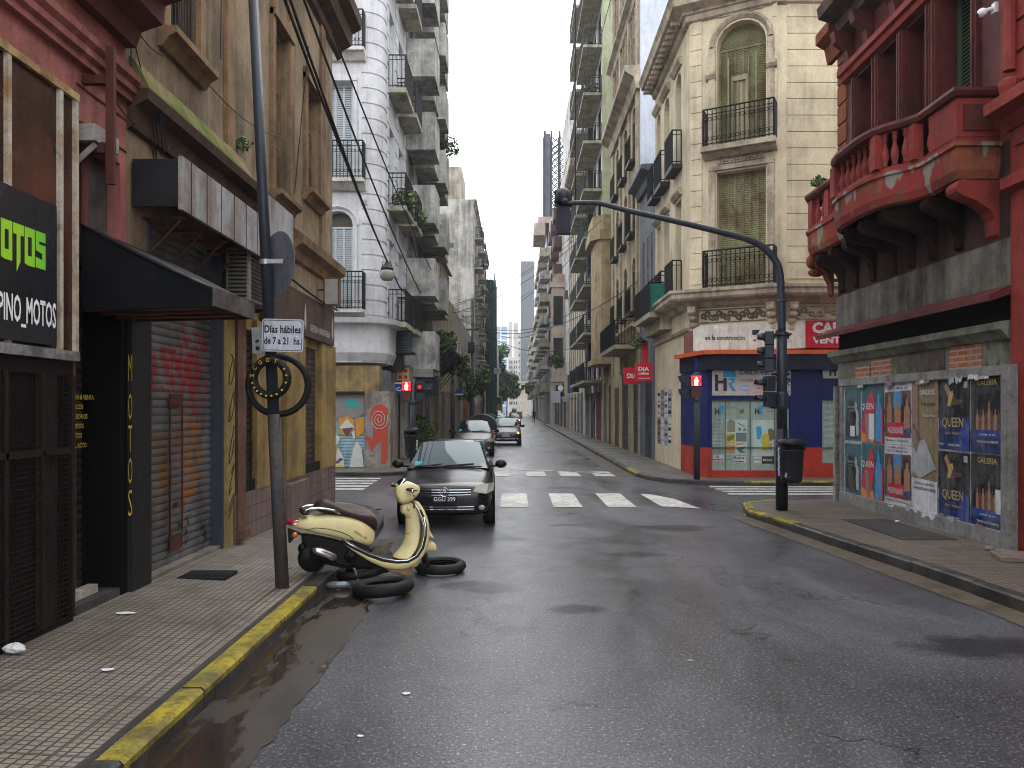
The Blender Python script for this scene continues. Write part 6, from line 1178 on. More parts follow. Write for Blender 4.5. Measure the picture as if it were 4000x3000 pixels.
# tyres on the pole
RUB = mat('tyre_rubber', (.010, .010, .011), .6, (.03, .028, .026), .6, 6, bmp=.2, fine=60, spec=.15)
def tyre(name_label, c, R0, r, tilt, wid=1.0, grp=None, tread=True):
    t = thing('tyre', name_label, 'tyre', grp, None); m = MB(); Rm = R0 - r
    k = 12; prof = []
    for j in range(k + 1):
        a = R(-150 + 300 * j / k); prof.append((Rm + r * math.cos(a) * (1.0 if math.cos(a) > 0 else .8), r * wid * math.sin(a)))
    n = 64; pts = []
    for j, (x0, h) in enumerate(prof):
        for i in range(n):
            a = 2 * math.pi * i / n; g = (.006 if (tread and 4 <= j <= 8 and (i + (j > 6)) % 2) else 0); q = tilt @ Vector(((x0 - g) * math.cos(a), (x0 - g) * math.sin(a), h)); pts.append(tuple(Vector(c) + q))
    m.add(pts, [(j * n + i, j * n + (i + 1) % n, (j + 1) * n + (i + 1) % n, (j + 1) * n + i) for j in range(k) for i in range(n)]); m.build('casing', RUB, t, smooth=True, solid=.006)
    m = MB(); m.torus(c, Rm - r * .68, .008, 48, 6, 1, tilt); m.torus(tuple(Vector(c) + tilt @ Vector((0, 0, r * wid * .5))), Rm - r * .68, .008, 48, 6, 1, tilt); m.build('bead', RUB, t, smooth=True); return t
Rx = lambda d: Matrix.Rotation(R(d), 3, 'X'); Ry = lambda d: Matrix.Rotation(R(d), 3, 'Y'); Rz = lambda d: Matrix.Rotation(R(d), 3, 'Z')
tyre('large thin bare tyre hung round the leaning pole below the street sign', (xw(1084, 7.77), 7.80, zw(1505, 7.77)), .328, .036, Rz(8) @ Rx(90), 1.0)
c2 = (xw(1056, 7.6), 7.62, zw(1477, 7.6)); T2 = Rz(-6) @ Rx(90)
t2 = tyre('small fat tyre with hand painted yellow letters and dots hung on the pole', c2, .213, .042, T2, 1.0)
m = MB(); rr = .178
def onring(a, off=0): q = T2 @ Vector((rr * math.cos(a), rr * math.sin(a), .048)); return (c2[0] + q[0], c2[1] + q[1], c2[2] + q[2])
for i, ch in enumerate('SCOOT'):
    a = R(172 - i * 26); ctr = onring(a)
    th = a - math.pi / 2
    def up(x, y, ctr=ctr, th=th):
        x -= .016; y -= .02; return (ctr[0] + x * math.cos(th) - y * math.sin(th), ctr[1], ctr[2] + x * math.sin(th) + y * math.cos(th))
    m.text(ch, 0, 0, 0, .042, .032, 1, .01, up=up)
YPT = flat('tyre_yellow', (.50, .42, .05), .6); m.build('lettering', YPT, t2, norm=False)
m = MB()
for d in (196, 212, 226, 242, 260, 278, 296, 318, 345, 8, 30): m.ell(onring(R(d)), .012, .004, .010, 8, 4)
m.build('painted_dot', YPT, t2)
# ------------------------------------------------------------------ mast arm with signals
ma = thing('traffic_signal_mast', 'tall dark blue curved mast arm with traffic signals on the right corner', 'traffic light')
Ym = 13.78; mx_ = 4.785; MZ = lambda py: zw(py, Ym); MX = lambda px: xw(px, Ym)
m = MB(); m.tube([(mx_, Ym, .1), (mx_, Ym, 1.6)], .105, 16); m.build('foot', mat('black_foot', (.012, .013, .018), .4), ma, smooth=True)
m = MB(); m.tube([(mx_ - .0, Ym, 1.6), (mx_, Ym, MZ(1300))], .092, 16); m.build('lower_post', PBL, ma, smooth=True)
path = [(mx_, Ym, MZ(1300)), (MX(3050), Ym, MZ(1150)), (MX(3047), Ym, MZ(1075)), (MX(3030), Ym, MZ(1020)), (MX(2985), Ym, MZ(970)), (MX(2920), Ym, MZ(935)), (MX(2780), Ym, MZ(898)), (MX(2600), Ym, MZ(855)), (MX(2450), Ym, MZ(822)), (MX(2360), Ym, MZ(798)), (MX(2310), Ym, MZ(792)), (MX(2205), Ym, MZ(793))]
def cat(P, k=5):
    o = []
    for i in range(len(P) - 1):
        p0, p1, p2, p3 = [Vector(P[max(0, min(len(P) - 1, j))]) for j in (i - 1, i, i + 1, i + 2)]
        for s in range(k): t = s / k; o.append(tuple(.5 * ((2 * p1) + (-p0 + p2) * t + (2 * p0 - 5 * p1 + 4 * p2 - p3) * t * t + (-p0 + 3 * p1 - 3 * p2 + p3) * t ** 3)))
    o.append(P[-1]); return o
m = MB(); cp_ = cat(path); m.tube(cp_, .072, 12, .042); m.build('arm', PBL, ma, smooth=True)
m = MB(); m.lathe((mx_, Ym, MZ(1310)), [(.092, 0), (.115, .0), (.115, .05), (.08, .06)], 16); m.lathe((mx_, Ym, MZ(1470)), [(.11, 0), (.11, .06)], 16); m.lathe((mx_, Ym, MZ(1595)), [(.105, 0), (.118, .05), (.118, .25), (.095, .3)], 16); m.lathe((mx_ - .005, Ym, MZ(1180)), [(.075, 0), (.088, .02), (.075, .04)], 14); m.build('collar', PBL, ma)
DKG = mat('signal_housing', (.020, .026, .038), .42, (.03, .035, .045), .4, 3)
def sig(par, cx, cy, z0, n, h=.21, w_=.2, face=(-1, 0), vis=.13):
    """signal head: n lamp cells stacked, visors on the side it faces"""
    fx, fy = face; fr = Fr((cx, cy), (-fy, fx), (fx, fy))
    g = MB(fr)
    for i in range(n): g.box(-w_ / 2, w_ / 2, -.09, .07, z0 + i * h + .004, z0 + (i + 1) * h - .006)
    o = g.build('signal_head', DKG, par, bevel=.012)
    for i in range(n):
        zc = z0 + (i + .5) * h; g = MB(fr); N = 10
        A = [(w_ * .42 * math.cos(R(-20 + 220 * k / N)), .07, zc + w_ * .42 * math.sin(R(-20 + 220 * k / N))) for k in range(N + 1)]; B = [(x, .07 + vis, z - .01) for x, _, z in A]; B[0] = (A[0][0], .1, A[0][2]); B[-1] = (A[-1][0], .1, A[-1][2]); g.loft([A, B], cap=False, closed=False); g.build('visor', DKG, o, smooth=True, solid=.005)
        g = MB(fr); g.ell((0, .07, zc), w_ * .36, .02, w_ * .36, 14, 6); g.build('lens', flat('dark_lens', (.03, .02, .015), .15), o, smooth=True)
    return o
sig(ma, mx_ - .24, Ym - .02, MZ(1455), 3, .245, .22, (-.95, .3)); sig(ma, mx_ - .24, Ym - .02, MZ(1590), 2, .28, .20, (-1, -.1), .17)
m = MB(); [m.tube([(mx_ - .2, Ym - .02, MZ(p)), (mx_ + .14, Ym - .02, MZ(p))], .022, 6) for p in (1310, 1462, 1482, 1592)]; m.build('bracket', DKG, ma)
# head at arm end, seen from behind
hx0, hx1 = MX(2167), MX(2236); Yh = Ym + .05; fh = FW(Yh); m = MB(fh)
m.box(hx0, hx1, -.06, -.02, MZ(805), MZ(738)); m.box(hx0 + .035, hx1 - .04, -.06, .08, MZ(914), MZ(806))
for p in (752, 790, 836, 890, 825, 848, 876): m.box(hx0 - .012 + (.03 if p > 800 else 0), hx0 + .02 + (.03 if p > 800 else 0), -.03, .0, MZ(p), MZ(p) + .03); m.box(hx1 - .02 - (.03 if p > 800 else 0), hx1 + .012 - (.03 if p > 800 else 0), -.03, .0, MZ(p + 5), MZ(p + 5) + .03)
o = m.build('signal_head', mat('signal_back', (.022, .026, .05), .45), ma, bevel=.008)
m = MB(fh); m.ell(((hx0 + hx1) / 2 + .0, .02, MZ(765)), (hx1 - hx0) * .46, .14, .155, 18, 12); m.build('dome', PBL, o, smooth=True); m = MB(fh); m.ell((MX(2205), .17, MZ(793)), .06, .06, .06, 12, 8); m.build('arm_end_cap', PBL, o, smooth=True)
m = MB(fh); 
for k in range(6): m.tube([((hx0 + hx1) / 2 - .1 + .04 * k, .0, MZ(736)), ((hx0 + hx1) / 2 - .16 + .07 * k, -.02, MZ(728) + .02 * math.sin(k * 2))], .006, 3)
m.build('bird_spike', IRON, o)
# pedestrian signals with a lit red figure
LEDR = flat('red_led', (1, .02, .02), .4, em=5, grain=0); LEDY = flat('pale_led', (1, .45, .25), .4, em=9, grain=0); LEDB = flat('red_glow_lens', (.8, .01, .015), .3, em=1.6, grain=0)
def pedsig(label, x, y, zb_, zc_, pr, side, sidex):
    t = thing('pedestrian_signal', label, 'traffic light'); m = MB(); m.tube([(x, y, zb_), (x, y, zc_ + .22)], pr, 12); m.build('post', PBL, t, smooth=True); fr = FW(y)
    m = MB(); m.lathe((x, y, zc_ - .55), [(pr, 0), (pr * 1.35, .02), (pr * 1.35, .12), (pr, .15)], 12); m.build('collar', PBL, t, smooth=True)
    hx_ = x + side; m = MB(fr); m.box(hx_ - .15, hx_ + .15, -.06, .1, zc_ - .155, zc_ + .155); m.box(hx_ - .14, hx_ + .14, -.06, .1, zc_ - .46, zc_ - .165); o = m.build('signal_head', DKG, t, bevel=.015)
    m = MB(fr); m.box(hx_ - .125, hx_ + .125, .101, .106, zc_ - .13, zc_ + .13); m.build('red_lens', LEDB, o)
    m = MB(fr); m.ell((hx_, .11, zc_ + .07), .03, .01, .03, 8, 6); m.prism([(hx_ - .05, zc_ + .03), (hx_ + .05, zc_ + .03), (hx_ + .045, zc_ - .03), (hx_ + .04, zc_ - .12), (hx_ + .01, zc_ - .12), (hx_, zc_ - .05), (hx_ - .01, zc_ - .12), (hx_ - .04, zc_ - .12), (hx_ - .045, zc_ - .03)], .107, .112); m.build('red_figure', LEDY, o)
    m = MB(fr)
    for sx in (-1, 1):
        for sz in (-1, 1): m.tube([(hx_ + sx * .11, .11, zc_ + sz * .06), (hx_ + sx * .11, .11, zc_ + sz * .11), (hx_ + sx * .06, .11, zc_ + sz * .115)], .008, 4)
    m.build('corner_led', LEDR, o)
    m = MB(fr); m.box(hx_ - .11, hx_ + .11, .101, .105, zc_ - .43, zc_ - .2); m.build('dark_lens', flat('dull_lens', (.10, .03, .03), .3), o)
    for k, dz in enumerate((0, -.34)):
        g = MB(fr); g.prism([(x + sidex, zc_ + dz + .13), (x + sidex - .26 * (1 if sidex < 0 else -1), zc_ + dz + .13), (x + sidex - .22 * (1 if sidex < 0 else -1), zc_ + dz), (x + sidex - .12 * (1 if sidex < 0 else -1), zc_ + dz - .1), (x + sidex, zc_ + dz - .13)], -.1, .1); g.build('side_visor', DKG, t, bevel=.01)
    return t
Ya = 20.0; x = xw(2722, Ya); pedsig('pedestrian signal with red figure on a post by the blue shop', x, Ya, .1, zw(1488, Ya), .085, -.04, -.22)
Yb_ = 22.5; x = xw(1612, Yb_); t = pedsig('pedestrian signal with red figure on the far left corner beside the bin', x, Yb_, .1, zw(1508, Yb_), .085, -.17, .12)
m = MB(FW(Yb_)); m.lathe((x + .22, .13, zw(1512, Yb_)), [(.0, .0), (.05, .0), (.05, .02)], 10, 'y'); m.build('side_red_lens', LEDB, t)
# bins
BIN = mat('bin_plastic', (.012, .013, .017), .38, (.03, .03, .035), .5, 5, bmp=.05)
def bin_(label, x, y, z0, h, r, front=True):
    t = thing('litter_bin', label, 'bin'); N = 24
    def ring(z, rx, ry, o=0): return [(x + rx * (abs(math.cos(a)) ** .75) * (1 if math.cos(a) >= 0 else -1), y + o + ry * math.sin(a), z) for a in [2 * math.pi * k / N for k in range(N)]]
    m = MB(); m.loft([ring(z0, r * .62, r * .6), ring(z0 + .03, r * .80, r * .78), ring(z0 + .08, r * .86, r * .82), ring(z0 + h * .70, r * 1.0, r * .9), ring(z0 + h * .72, r * 1.05, r * .95), ring(z0 + h * .745, r * 1.05, r * .95)]); m.build('body', BIN, t, smooth=True)
    m = MB(); m.loft([ring(z0 + h * .745, r * .93, r * .82), ring(z0 + h * .86, r * .93, r * .80)], cap=False); m.build('slot', DARK, t)
    m = MB(); m.loft([ring(z0 + h * .86, r * 1.05, r * .97), ring(z0 + h * .90, r * 1.06, r * .98), ring(z0 + h * .96, r * .96, r * .88), ring(z0 + h * .99, r * .7, r * .6), ring(z0 + h, r * .3, r * .25)]); m.build('lid', BIN, t, smooth=True)
    m = MB(); m.box(x - r * 1.0, x - r * .8, y - r * .5, y - r * .1, z0 + h * .74, z0 + h * .87); m.box(x + r * .8, x + r * 1.0, y - r * .5, y - r * .1, z0 + h * .74, z0 + h * .87); m.build('lid_hinge', BIN, t); return t
yb1 = Ym - .30; z0 = zw(1885, yb1); t = bin_('black plastic litter bin strapped to the traffic signal mast', mx_ + .06, yb1, z0, zw(1712, yb1) - z0, .215)
m = MB(FW(yb1 - .205)); m.text('ZM7', mx_ - .09, .0, z0 + .1, .035, .09, 1, .01, rot=R(80)); m.build('lettering', WHITE, t, norm=False)
m = MB(); [m.tube([(mx_ - .165 + .012 * math.sin(i * 2.2), yb1 - .03, z0 + .12 + i * .055), (mx_ - .165 + .012 * math.sin((i + 1) * 2.2 + 1), yb1 - .03, z0 + .175 + i * .055)], .014, 4) for i in range(9)]; m.build('bag_edge', flat('lilac_bag', (.45, .42, .6), .5), t)
yb2 = 22.2; z0 = .55; t = bin_('black litter bin beside the far left pedestrian signal', xw(1608, yb2), yb2, z0, zw(1670, yb2) - z0, .215)
m = MB(FW(yb2 - .17)); m.text('CABA', xw(1634, yb2), .0, z0 + .22, .05, .3, 1, .01, rot=R(88)); m.build('lettering', WHITE, t, norm=False)
# hanging street lantern and cables
def sagline(a, b, s, n=14): A, B = Vector(a), Vector(b); return [tuple(A.lerp(B, t / n) - Vector((0, 0, s * 4 * (t / n) * (1 - t / n)))) for t in range(n + 1)]
CAB = flat('black_cable', (.010, .010, .012), .6, grain=0)
def cable(label, a, b, s=.15, r=.012, grp='overhead cables'): m = MB(); m.tube(sagline(a, b, s), r, 5); return tag(m.build('cable', CAB, None), label, 'cable', grp)
def W(px, py, y): return (xw(px, y), y, zw(py, y))
lp = W(1512, 1020, 20)
cable('thick black cable running from the top left down to the street lantern', W(1120, -40, 9.5), lp, .15, .02); cable('second thick cable running beside it from the top left past the lantern', W(1105, -20, 10), W(1560, 1120, 24), .2, .022)
cable('thin cable crossing the white building from the cornice of the brown house', W(1300, 130, 12), W(1760, 1190, 40), .4, .016); cable('cable curving over the corner of the white building towards the concrete block', W(1180, -20, 11), W(1700, 1240, 36), .5, .02)
cable('cable continuing low along the concrete block to the far pole', W(1560, 1120, 24), W(1750, 1235, 46), .35, .03); cable('thin drooping cable on the upper wall of the tan building', (-3.62, 8.0, 5.9), (-3.62, 12.0, 6.2), .25, .007); cable('vertical black wire down the tan building wall', W(1205, 180, 12.7), W(1150, 760, 12.7), .0, .008)
cable('thin vertical wire beside the first window of the tan building', (-3.66, 9.6, 8.2), (-3.66, 9.55, 6.3), 0, .008)
hub = W(1765, 1200, 44)
far_ = [(W(2240, 940, 60), 0), (W(2260, 900, 48), 1), (W(2350, 860, 40), 2), (W(2180, 1060, 70), 3), (W(2100, 1300, 60), 4), (W(2230, 1010, 50), 5), (W(2300, 1180, 44), 6), (W(2290, 1340, 46), 7), (W(2490, 1100, 30), 8), (W(2140, 900, 90), 9)]
for i in range(9): cable('', W(560 + 9 * i, 360 + 14 * (i % 3), 7.6), W(600 + 8 * i, 560 + 40 * (i % 4), 7.9), .12 + .05 * (i % 3), .0055).__setitem__('label', 'tangled loop of thin wire between the pink wall and the dark sign box')
names = ['upper', 'higher', 'longest', 'middle', 'low', 'second middle', 'lower', 'lowest', 'nearest', 'farthest']
for (p, i) in far_: cable(f'{names[i]} thin cable crossing the street from the left utility pole to the right fronts', tuple(Vector(hub) + Vector((0, i * .6, .25 * math.sin(i * 2)))), p, .5 + .12 * i, .017)
for i in range(4): cable(f'dangling loop of wire number by the {["first", "second", "third", "last"][i]} balcony of the concrete block', W(1600 + 40 * i, 900 + 60 * i, 27 + 4 * i), W(1720 + 12 * i, 1150 + 30 * i, 38 + 3 * i), .9, .014).__setitem__('label', ['wire drooping across the nearest concrete balcony', 'wire drooping below the second concrete balcony', 'wire drooping near the concrete block end', 'wire drooping above the corrugated canopy'][i])
cable('vertical wire hanging from above beside the signal head', W(2248, -20, 13.9), W(2248, 785, 13.85), 0, .009); cable('thin cable slanting down the pale green wall past the signal head', W(2325, -20, 30), W(2190, 900, 46), .3, .012); cable('second thin cable slanting beside the signal head to the left', W(2390, -20, 26), W(2120, 950, 60), .3, .012)
cable('cable from the top left corner down to the pink building hook', W(540, -40, 7.3), W(513, 90, 7.2), 0, .012)
for i, (a, b, s) in enumerate(((W(510, 90, 7.2), W(520, 560, 7.5), .05), (W(512, 95, 7.2), W(600, 400, 7.7), .1), (W(525, 100, 7.3), W(640, 220, 8.0), .05), (W(455, 400, 6.9), W(592, 480, 7.8), .1), (W(592, 320, 7.7), W(600, 520, 7.7), .1), (W(592, 480, 7.8), W(640, 700, 8.1), .15), (W(530, 450, 7.5), W(545, 900, 7.6), .03))):
    cable('', a, b, s, .006).__setitem__('label', ['wire hanging straight down from the pink building hook', 'wire from the hook slanting to the mossy ledge', 'short wire from the hook towards the barred window', 'wire tied to the rust red upright', 'wire drooping from the mossy ledge', 'wire dangling in front of the dark sign box', 'wire hanging by the corner of the pink wall'][i])
cable('long brown cable fixed along the top of the cafe sign', (-3.58, 11.6, 4.1), (-3.55, 15.3, 3.92), .05, .02)
lan = thing('street_lantern', 'small glass street lantern hung from cables in front of the white building', 'lantern'); m = MB(); x, y, z = lp; m.lathe((x, y, z - .42), [(.02, -.1), (.13, -.08), (.19, .0), (.20, .12), (.15, .18)], 14); m.build('glass_bowl', mat('dull_glass', (.30, .29, .25), .25, (.16, .15, .12), .5, 5), lan, smooth=True); m = MB(); m.lathe((x, y, z - .24), [(.16, 0), (.17, .05), (.08, .16), (.03, .25)], 12)
m.tube([(x - .17, y, z - .3), (x - .1, y, z)], .01, 4); m.tube([(x + .17, y, z - .3), (x + .08, y, z)], .01, 4); m.build('cap', IRON, lan)
# air conditioners
ACW = mat('ac_case', (.22, .21, .19), .5, (.2, .17, .13), .6, 4, dirt=.3)
def ac(label, fr, u, z, w_=.8, h=.55, dp=.3, par=None):
    t = thing('air_conditioner', label, 'air conditioner', 'air conditioners on the house fronts'); m = MB(fr); m.box(u, u + w_, .12, .12 + dp, z, z + h); m.build('case', ACW, t, bevel=.015)
    m = MB(fr)
    for i in range(int(h / .05) - 1): m.box(u + .05, u + w_ * .55, .121 + dp, .135 + dp, z + .05 + i * .05, z + .075 + i * .05)
    for i in range(int(h / .05) - 1): m.box(u - .012, u - .001, .16, .08 + dp, z + .05 + i * .05, z + .075 + i * .05)
    m.build('grille', IRON, t); m = MB(fr); m.box(u + .05, u + .1, .0, .1 + dp, z - .05, z - .002); m.box(u + w_ - .1, u + w_ - .05, .0, .1 + dp, z - .05, z - .002); m.build('bracket', IRON, t); return t
u = FL.u(970, .4); ac('dirty air conditioner with black grille behind the leaning pole', FL, u, FL.z(1175, u, .4), .9, .66, .3)
ac('air conditioner hung high on the tall white block', FX, 70.6, 12.2, .9, .7); ac('air conditioner at the foot of the white pilaster building', FX, 58, 4.4, 1.2, .8)
ac('pale air conditioner beside the green screened balcony', FX, 27.9, 5.3, .8, .6); ac('air conditioner on the fourth floor of the pale balcony block', FX, 46.3, 9.6, .8, .6); ac('air conditioner on the second floor of the pale balcony block', FX, 46.3, 6.75, .8, .6)
tk = thing('water_tank', 'dark ribbed drum on an iron bracket below the white corner building', 'tank'); Yk = 26; x0_, x1_ = xw(1542, Yk), xw(1610, Yk); z0, z1 = zw(1378, Yk), zw(1297, Yk); m = MB(); pr = []
for i in range(9): zz_ = z0 + (z1 - z0) * i / 8; pr += [((x1_ - x0_) / 2, zz_), ((x1_ - x0_) / 2 - .02, zz_ + .03)]
m.lathe(((x0_ + x1_) / 2, Yk, 0), pr[:-1], 20); m.build('drum', mat('dark_drum', (.04, .05, .06), .5), tk, smooth=False); m = MB(); m.box(x0_ - .2, x1_ + .1, Yk - .4, Yk + .4, z0 - .06, z0 - .001); m.box(x0_ - .4, x0_ + .3, Yk - .2, Yk + .2, z0 - .6, z0 - .065); m.build('bracket', IRON, tk)
# shop signs on the left
cz = thing('shop_sign', 'blue CASIO sign under the red and yellow cross sign', 'sign'); Yc = 26.6; fc_ = FW(Yc); m = MB(fc_); m.box(xw(1541, Yc), xw(1621, Yc), -.1, 0, zw(1537, Yc), zw(1500, Yc)); m.build('board', mat('casio_blue', (.015, .10, .42), .4), cz); m = MB(fc_); m.box(xw(1541, Yc), xw(1621, Yc), -.1, .02, zw(1500, Yc) + .001, zw(1493, Yc)); m.build('light_strip', WHITE, cz); m = MB(fc_); m.text('CASIO', xw(1547, Yc), .004, zw(1527, Yc), .13, xw(1618, Yc) - xw(1547, Yc), 1, .03); m.build('lettering', WHITE, cz, norm=False)
cr_ = thing('cross_sign', 'square yellow sign box with a red cross pattern above the blue sign', 'sign'); m = MB(fc_); m.box(xw(1546, Yc), xw(1602, Yc), -.8, .0, zw(1488, Yc), zw(1436, Yc)); m.box(xw(1542, Yc), xw(1606, Yc), -.85, .05, zw(1436, Yc) + .001, zw(1426, Yc)); m.build('case', mat('cross_case', (.25, .23, .2), .6), cr_)
a0, a1, b0_, b1 = xw(1551, Yc), xw(1597, Yc), zw(1486, Yc), zw(1439, Yc); m = MB(fc_); m.box(a0, a1, .001, .02, b0_, b1); m.build('face', flat('cross_yellow', (.62, .47, .16)), cr_)
m = MB(fc_); 
for i in (0, 1):
    for j in (0, 1): x = a0 + .055 + i * .2; z = b0_ + .06 + j * .21; m.box(x, x + .11, .021, .03, z, z + .11)
m.box(a0 + .055, a0 + .365, .021, .024, b0_ + .06, b0_ + .38) if 0 else None
m.build('red_square', flat('cross_red', (.42, .01, .05)), cr_)
c3 = thing('shop_sign', 'large dark CASIO SERVICE OFICIAL sign box beneath the concrete canopy', 'sign'); Yd2 = 29.2; f3 = FW(Yd2); m = MB(f3); m.box(xw(1630, Yd2), xw(1712, Yd2), -.5, 0, zw(1545, Yd2), zw(1468, Yd2)); m.build('case', mat('night_blue', (.014, .02, .035), .4), c3)
m = MB(f3); m.text('CASIO', xw(1630, Yd2), .004, zw(1488, Yd2), .15, .56, 1, .02); m.text('SERVICE', xw(1628, Yd2), .004, zw(1509, Yd2), .1, .6, 1, .02, 'l'); m.text('OFICIAL', xw(1628, Yd2), .004, zw(1521, Yd2), .1, .6, 1, .02); m.build('lettering', flat('pale_letters', (.3, .34, .38)), c3, norm=False)
# DIA signs right
DR = flat('sign_red', (.52, .012, .03), .45)
for lab, x0, x1, y0, y1, Yv, tx in (('red square sign reading DIA online on the narrow blue house', 2480, 2549, 1420, 1488, 27.3, (('DIA', .58, .22, .6), ('online', .36, .16, .6), ('PUNTO DE RETIRO', .12, .06, .66))), ('red sign reading DIA partly hidden behind the DIA online sign', 2437, 2500, 1436, 1500, 29.6, (('DIA', .35, .3, .6),))):
    q = thing('shop_sign', lab, 'sign'); f4 = FW(Yv); a_, b2_, c_, d_ = xw(x0, Yv), xw(x1, Yv), zw(y1, Yv), zw(y0, Yv); m = MB(f4); m.box(a_, b2_, -.12, 0, c_, d_); m.build('board', DR, q)
    for t_, zz0, hh_, ww_ in tx: m = MB(f4); m.text(t_, a_ + (b2_ - a_) * .2, .004, c_ + (d_ - c_) * zz0, (d_ - c_) * hh_, (b2_ - a_) * ww_, 1, .03); m.build('lettering', WHITE, q, norm=False)
m = MB(FW(27.35)); m.box(xw(2508, 27.35), xw(2532, 27.35), -.05, 0, zw(1418, 27.35), zw(1330, 27.35)); tag(m.build('red_banner', DR), 'narrow vertical red strip above the DIA online sign', 'banner')
q = thing('shop_sign', 'black hanging sign with RS in a white oval on the right', 'sign'); Yr = 68; f5 = FW(Yr); m = MB(f5); m.box(xw(2172, Yr), xw(2206, Yr), -.3, 0, zw(1550, Yr), zw(1505, Yr)); m.build('board', mat('black_sign', (.012, .013, .015), .4), q); m = MB(f5); m.lathe((xw(2190, Yr), .002, zw(1516, Yr)), [(.0, 0), (.25, 0), (.25, .02), (0, .02)], 20, 'y'); m.build('oval', WHITE, q); m = MB(f5); m.text('R S', xw(2190, Yr), .03, zw(1521, Yr), .24, .36, 1, .03, 'c'); m.text('JOYERIA', xw(2190, Yr), .01, zw(1533, Yr), .1, .5, 1, .02, 'c').use(WHITE); m.build('lettering', None, q, norm=False)
for i, (lab, px, py, Yq, r_) in enumerate((('round pale sign disc on the right beside the RS sign', 2208, 1558, 62, .27), ('small round pale disc farther down the right side', 2087, 1557, 120, .28))): q = thing('round_sign', lab, 'sign'); m = MB(); m.lathe((xw(px, Yq), Yq, zw(py, Yq)), [(0, -.03), (r_, -.03), (r_, .03), (0, .03)], 20, 'y'); m.build('disc', flat('disc_grey', (.36, .37, .38)), q); m = MB(); m.tube([(xw(px, Yq), Yq + .05, zw(py, Yq)), (5.0, Yq + .05, zw(py, Yq))], .03, 5); m.build('arm', IRON, q)
q = thing('shop_sign', 'black box sign reading SOUL with blue and tan stripes on the right', 'sign'); Yr = 57; f5 = FW(Yr); m = MB(f5); m.use(flat('stripe_tan', (.5, .38, .2))); m.box(xw(2205, Yr), xw(2217, Yr), -.3, 0, zw(1540, Yr), zw(1470, Yr)); m.use(flat('stripe_blue', (.01, .05, .30))); m.box(xw(2217, Yr) + .003, xw(2224, Yr), -.3, 0, zw(1536, Yr), zw(1464, Yr)); m.use(flat('box_grey', (.14, .14, .17))); m.box(xw(2224, Yr) + .003, xw(2236, Yr), -.3, 0, zw(1536, Yr), zw(1450, Yr)); m.use(_m['black_sign']); m.box(xw(2236, Yr) + .003, xw(2262, Yr), -.3, 0.004, zw(1532, Yr), zw(1448, Yr)); m.build('case', None, q); m = MB(f5); m.text('SOUL', xw(2243, Yr), .01, zw(1493, Yr), .14, .5, 1, .03); m.build('lettering', WHITE, q, norm=False)
q = thing('shop_sign', 'white blank projecting sign panel under the RS sign', 'sign'); Yr = 66; m = MB(FW(Yr)); m.box(xw(2153, Yr), xw(2189, Yr), -.1, 0, zw(1573, Yr), zw(1527, Yr)); m.build('board', flat('blank_white', (.42, .43, .47)), q)
q = thing('street_name_sign', 'small white notice plate on the dark gantry down the street', 'sign'); Yr = 90; m = MB(FW(Yr)); m.box(xw(1930, Yr), xw(1956, Yr), -.05, 0, zw(1460, Yr), zw(1438, Yr)); m.build('board', flat('notice_white', (.5, .48, .52)), q)
m = MB(FW(Yr)); 
for i in range(4): m.text(['LIMPIEZA', 'CERRAJERIA', 'ABIERTO', 'TELEFONO'][i], xw(1943, Yr), .01, zw(1444 + 4.5 * i, Yr), .09, .55, 1, .03, 'c')
m.build('lettering', flat('notice_red', (.35, .08, .12)), q, norm=False)
# left utility pole and far sign posts
q = thing('utility_pole', 'green topped utility pole in front of the left row beyond the parked grey car', 'pole'); Yr = 46; x = xw(1768, Yr); m = MB(); m.tube([(x, Yr, .1), (x, Yr, 3.4)], .14, 10, .12); m.build('lower_post', mat('dark_red_pole', (.06, .035, .035), .6), q, smooth=True); m = MB(); m.tube([(x, Yr, 3.4), (x, Yr, zw(1420, Yr))], .11, 10, .09); m.build('upper_post', mat('green_pole', (.07, .22, .16), .5), q, smooth=True)
q = thing('service_pole', 'tall pole crowded with wires and a transformer on the left row', 'pole'); Yr = 64; x = xw(1845, Yr); m = MB(); m.tube([(x, Yr, 0), (x, Yr, 11)], .14, 8, .1); m.build('post', mat('pole_wood', (.10, .09, .08), .8), q); m = MB(); m.box(x - .5, x + .5, Yr - .1, Yr + .1, 8.5, 8.65); m.box(x - .35, x + .2, Yr - .3, Yr + .2, 6.6, 7.5); m.build('transformer', IRON, q)
for i, (px, Yr, py) in enumerate(((1846, 70, 1510), (1855, 76, 1530), (1890, 88, 1440), (1904, 96, 1450))):
    x = xw(px, Yr); q = thing('sign_post', ['grey post with two stacked round signs on the left pavement', 'second post just behind the stacked round signs', 'tall grey post farther along the left kerb', 'thick dark post farthest along the left kerb'][i], 'pole', 'posts along the left kerb'); m = MB(); m.tube([(x, Yr, .1), (x, Yr, zw(py, Yr) + .3)], .07 if i < 3 else .13, 6); m.build('post', IRON if i > 1 else STEEL, q)
    if i < 2:
        for dz in (.1, .95): m = MB(); m.lathe((x, Yr - .08, zw(py, Yr) - dz), [(0, 0), (.36, 0), (.36, .03), (0, .03)], 14, 'y'); m.build('round_plate', flat('disc_pale', (.42, .43, .42)), q)
q = thing('orange_banner', 'tall orange vertical banner on the left row', 'banner'); Yr = 60; m = MB(FW(Yr)); m.box(xw(1803, Yr), xw(1821, Yr), -.04, 0, zw(1597, Yr), zw(1547, Yr)); m.build('cloth', flat('orange_cloth', (.55, .16, .05), .7), q); m = MB(FW(Yr)); m.box(xw(1806, Yr), xw(1819, Yr), -.04, 0, .1, zw(1597, Yr) - .002); m.build('orange_post', flat('orange_rust', (.30, .09, .03)), q)
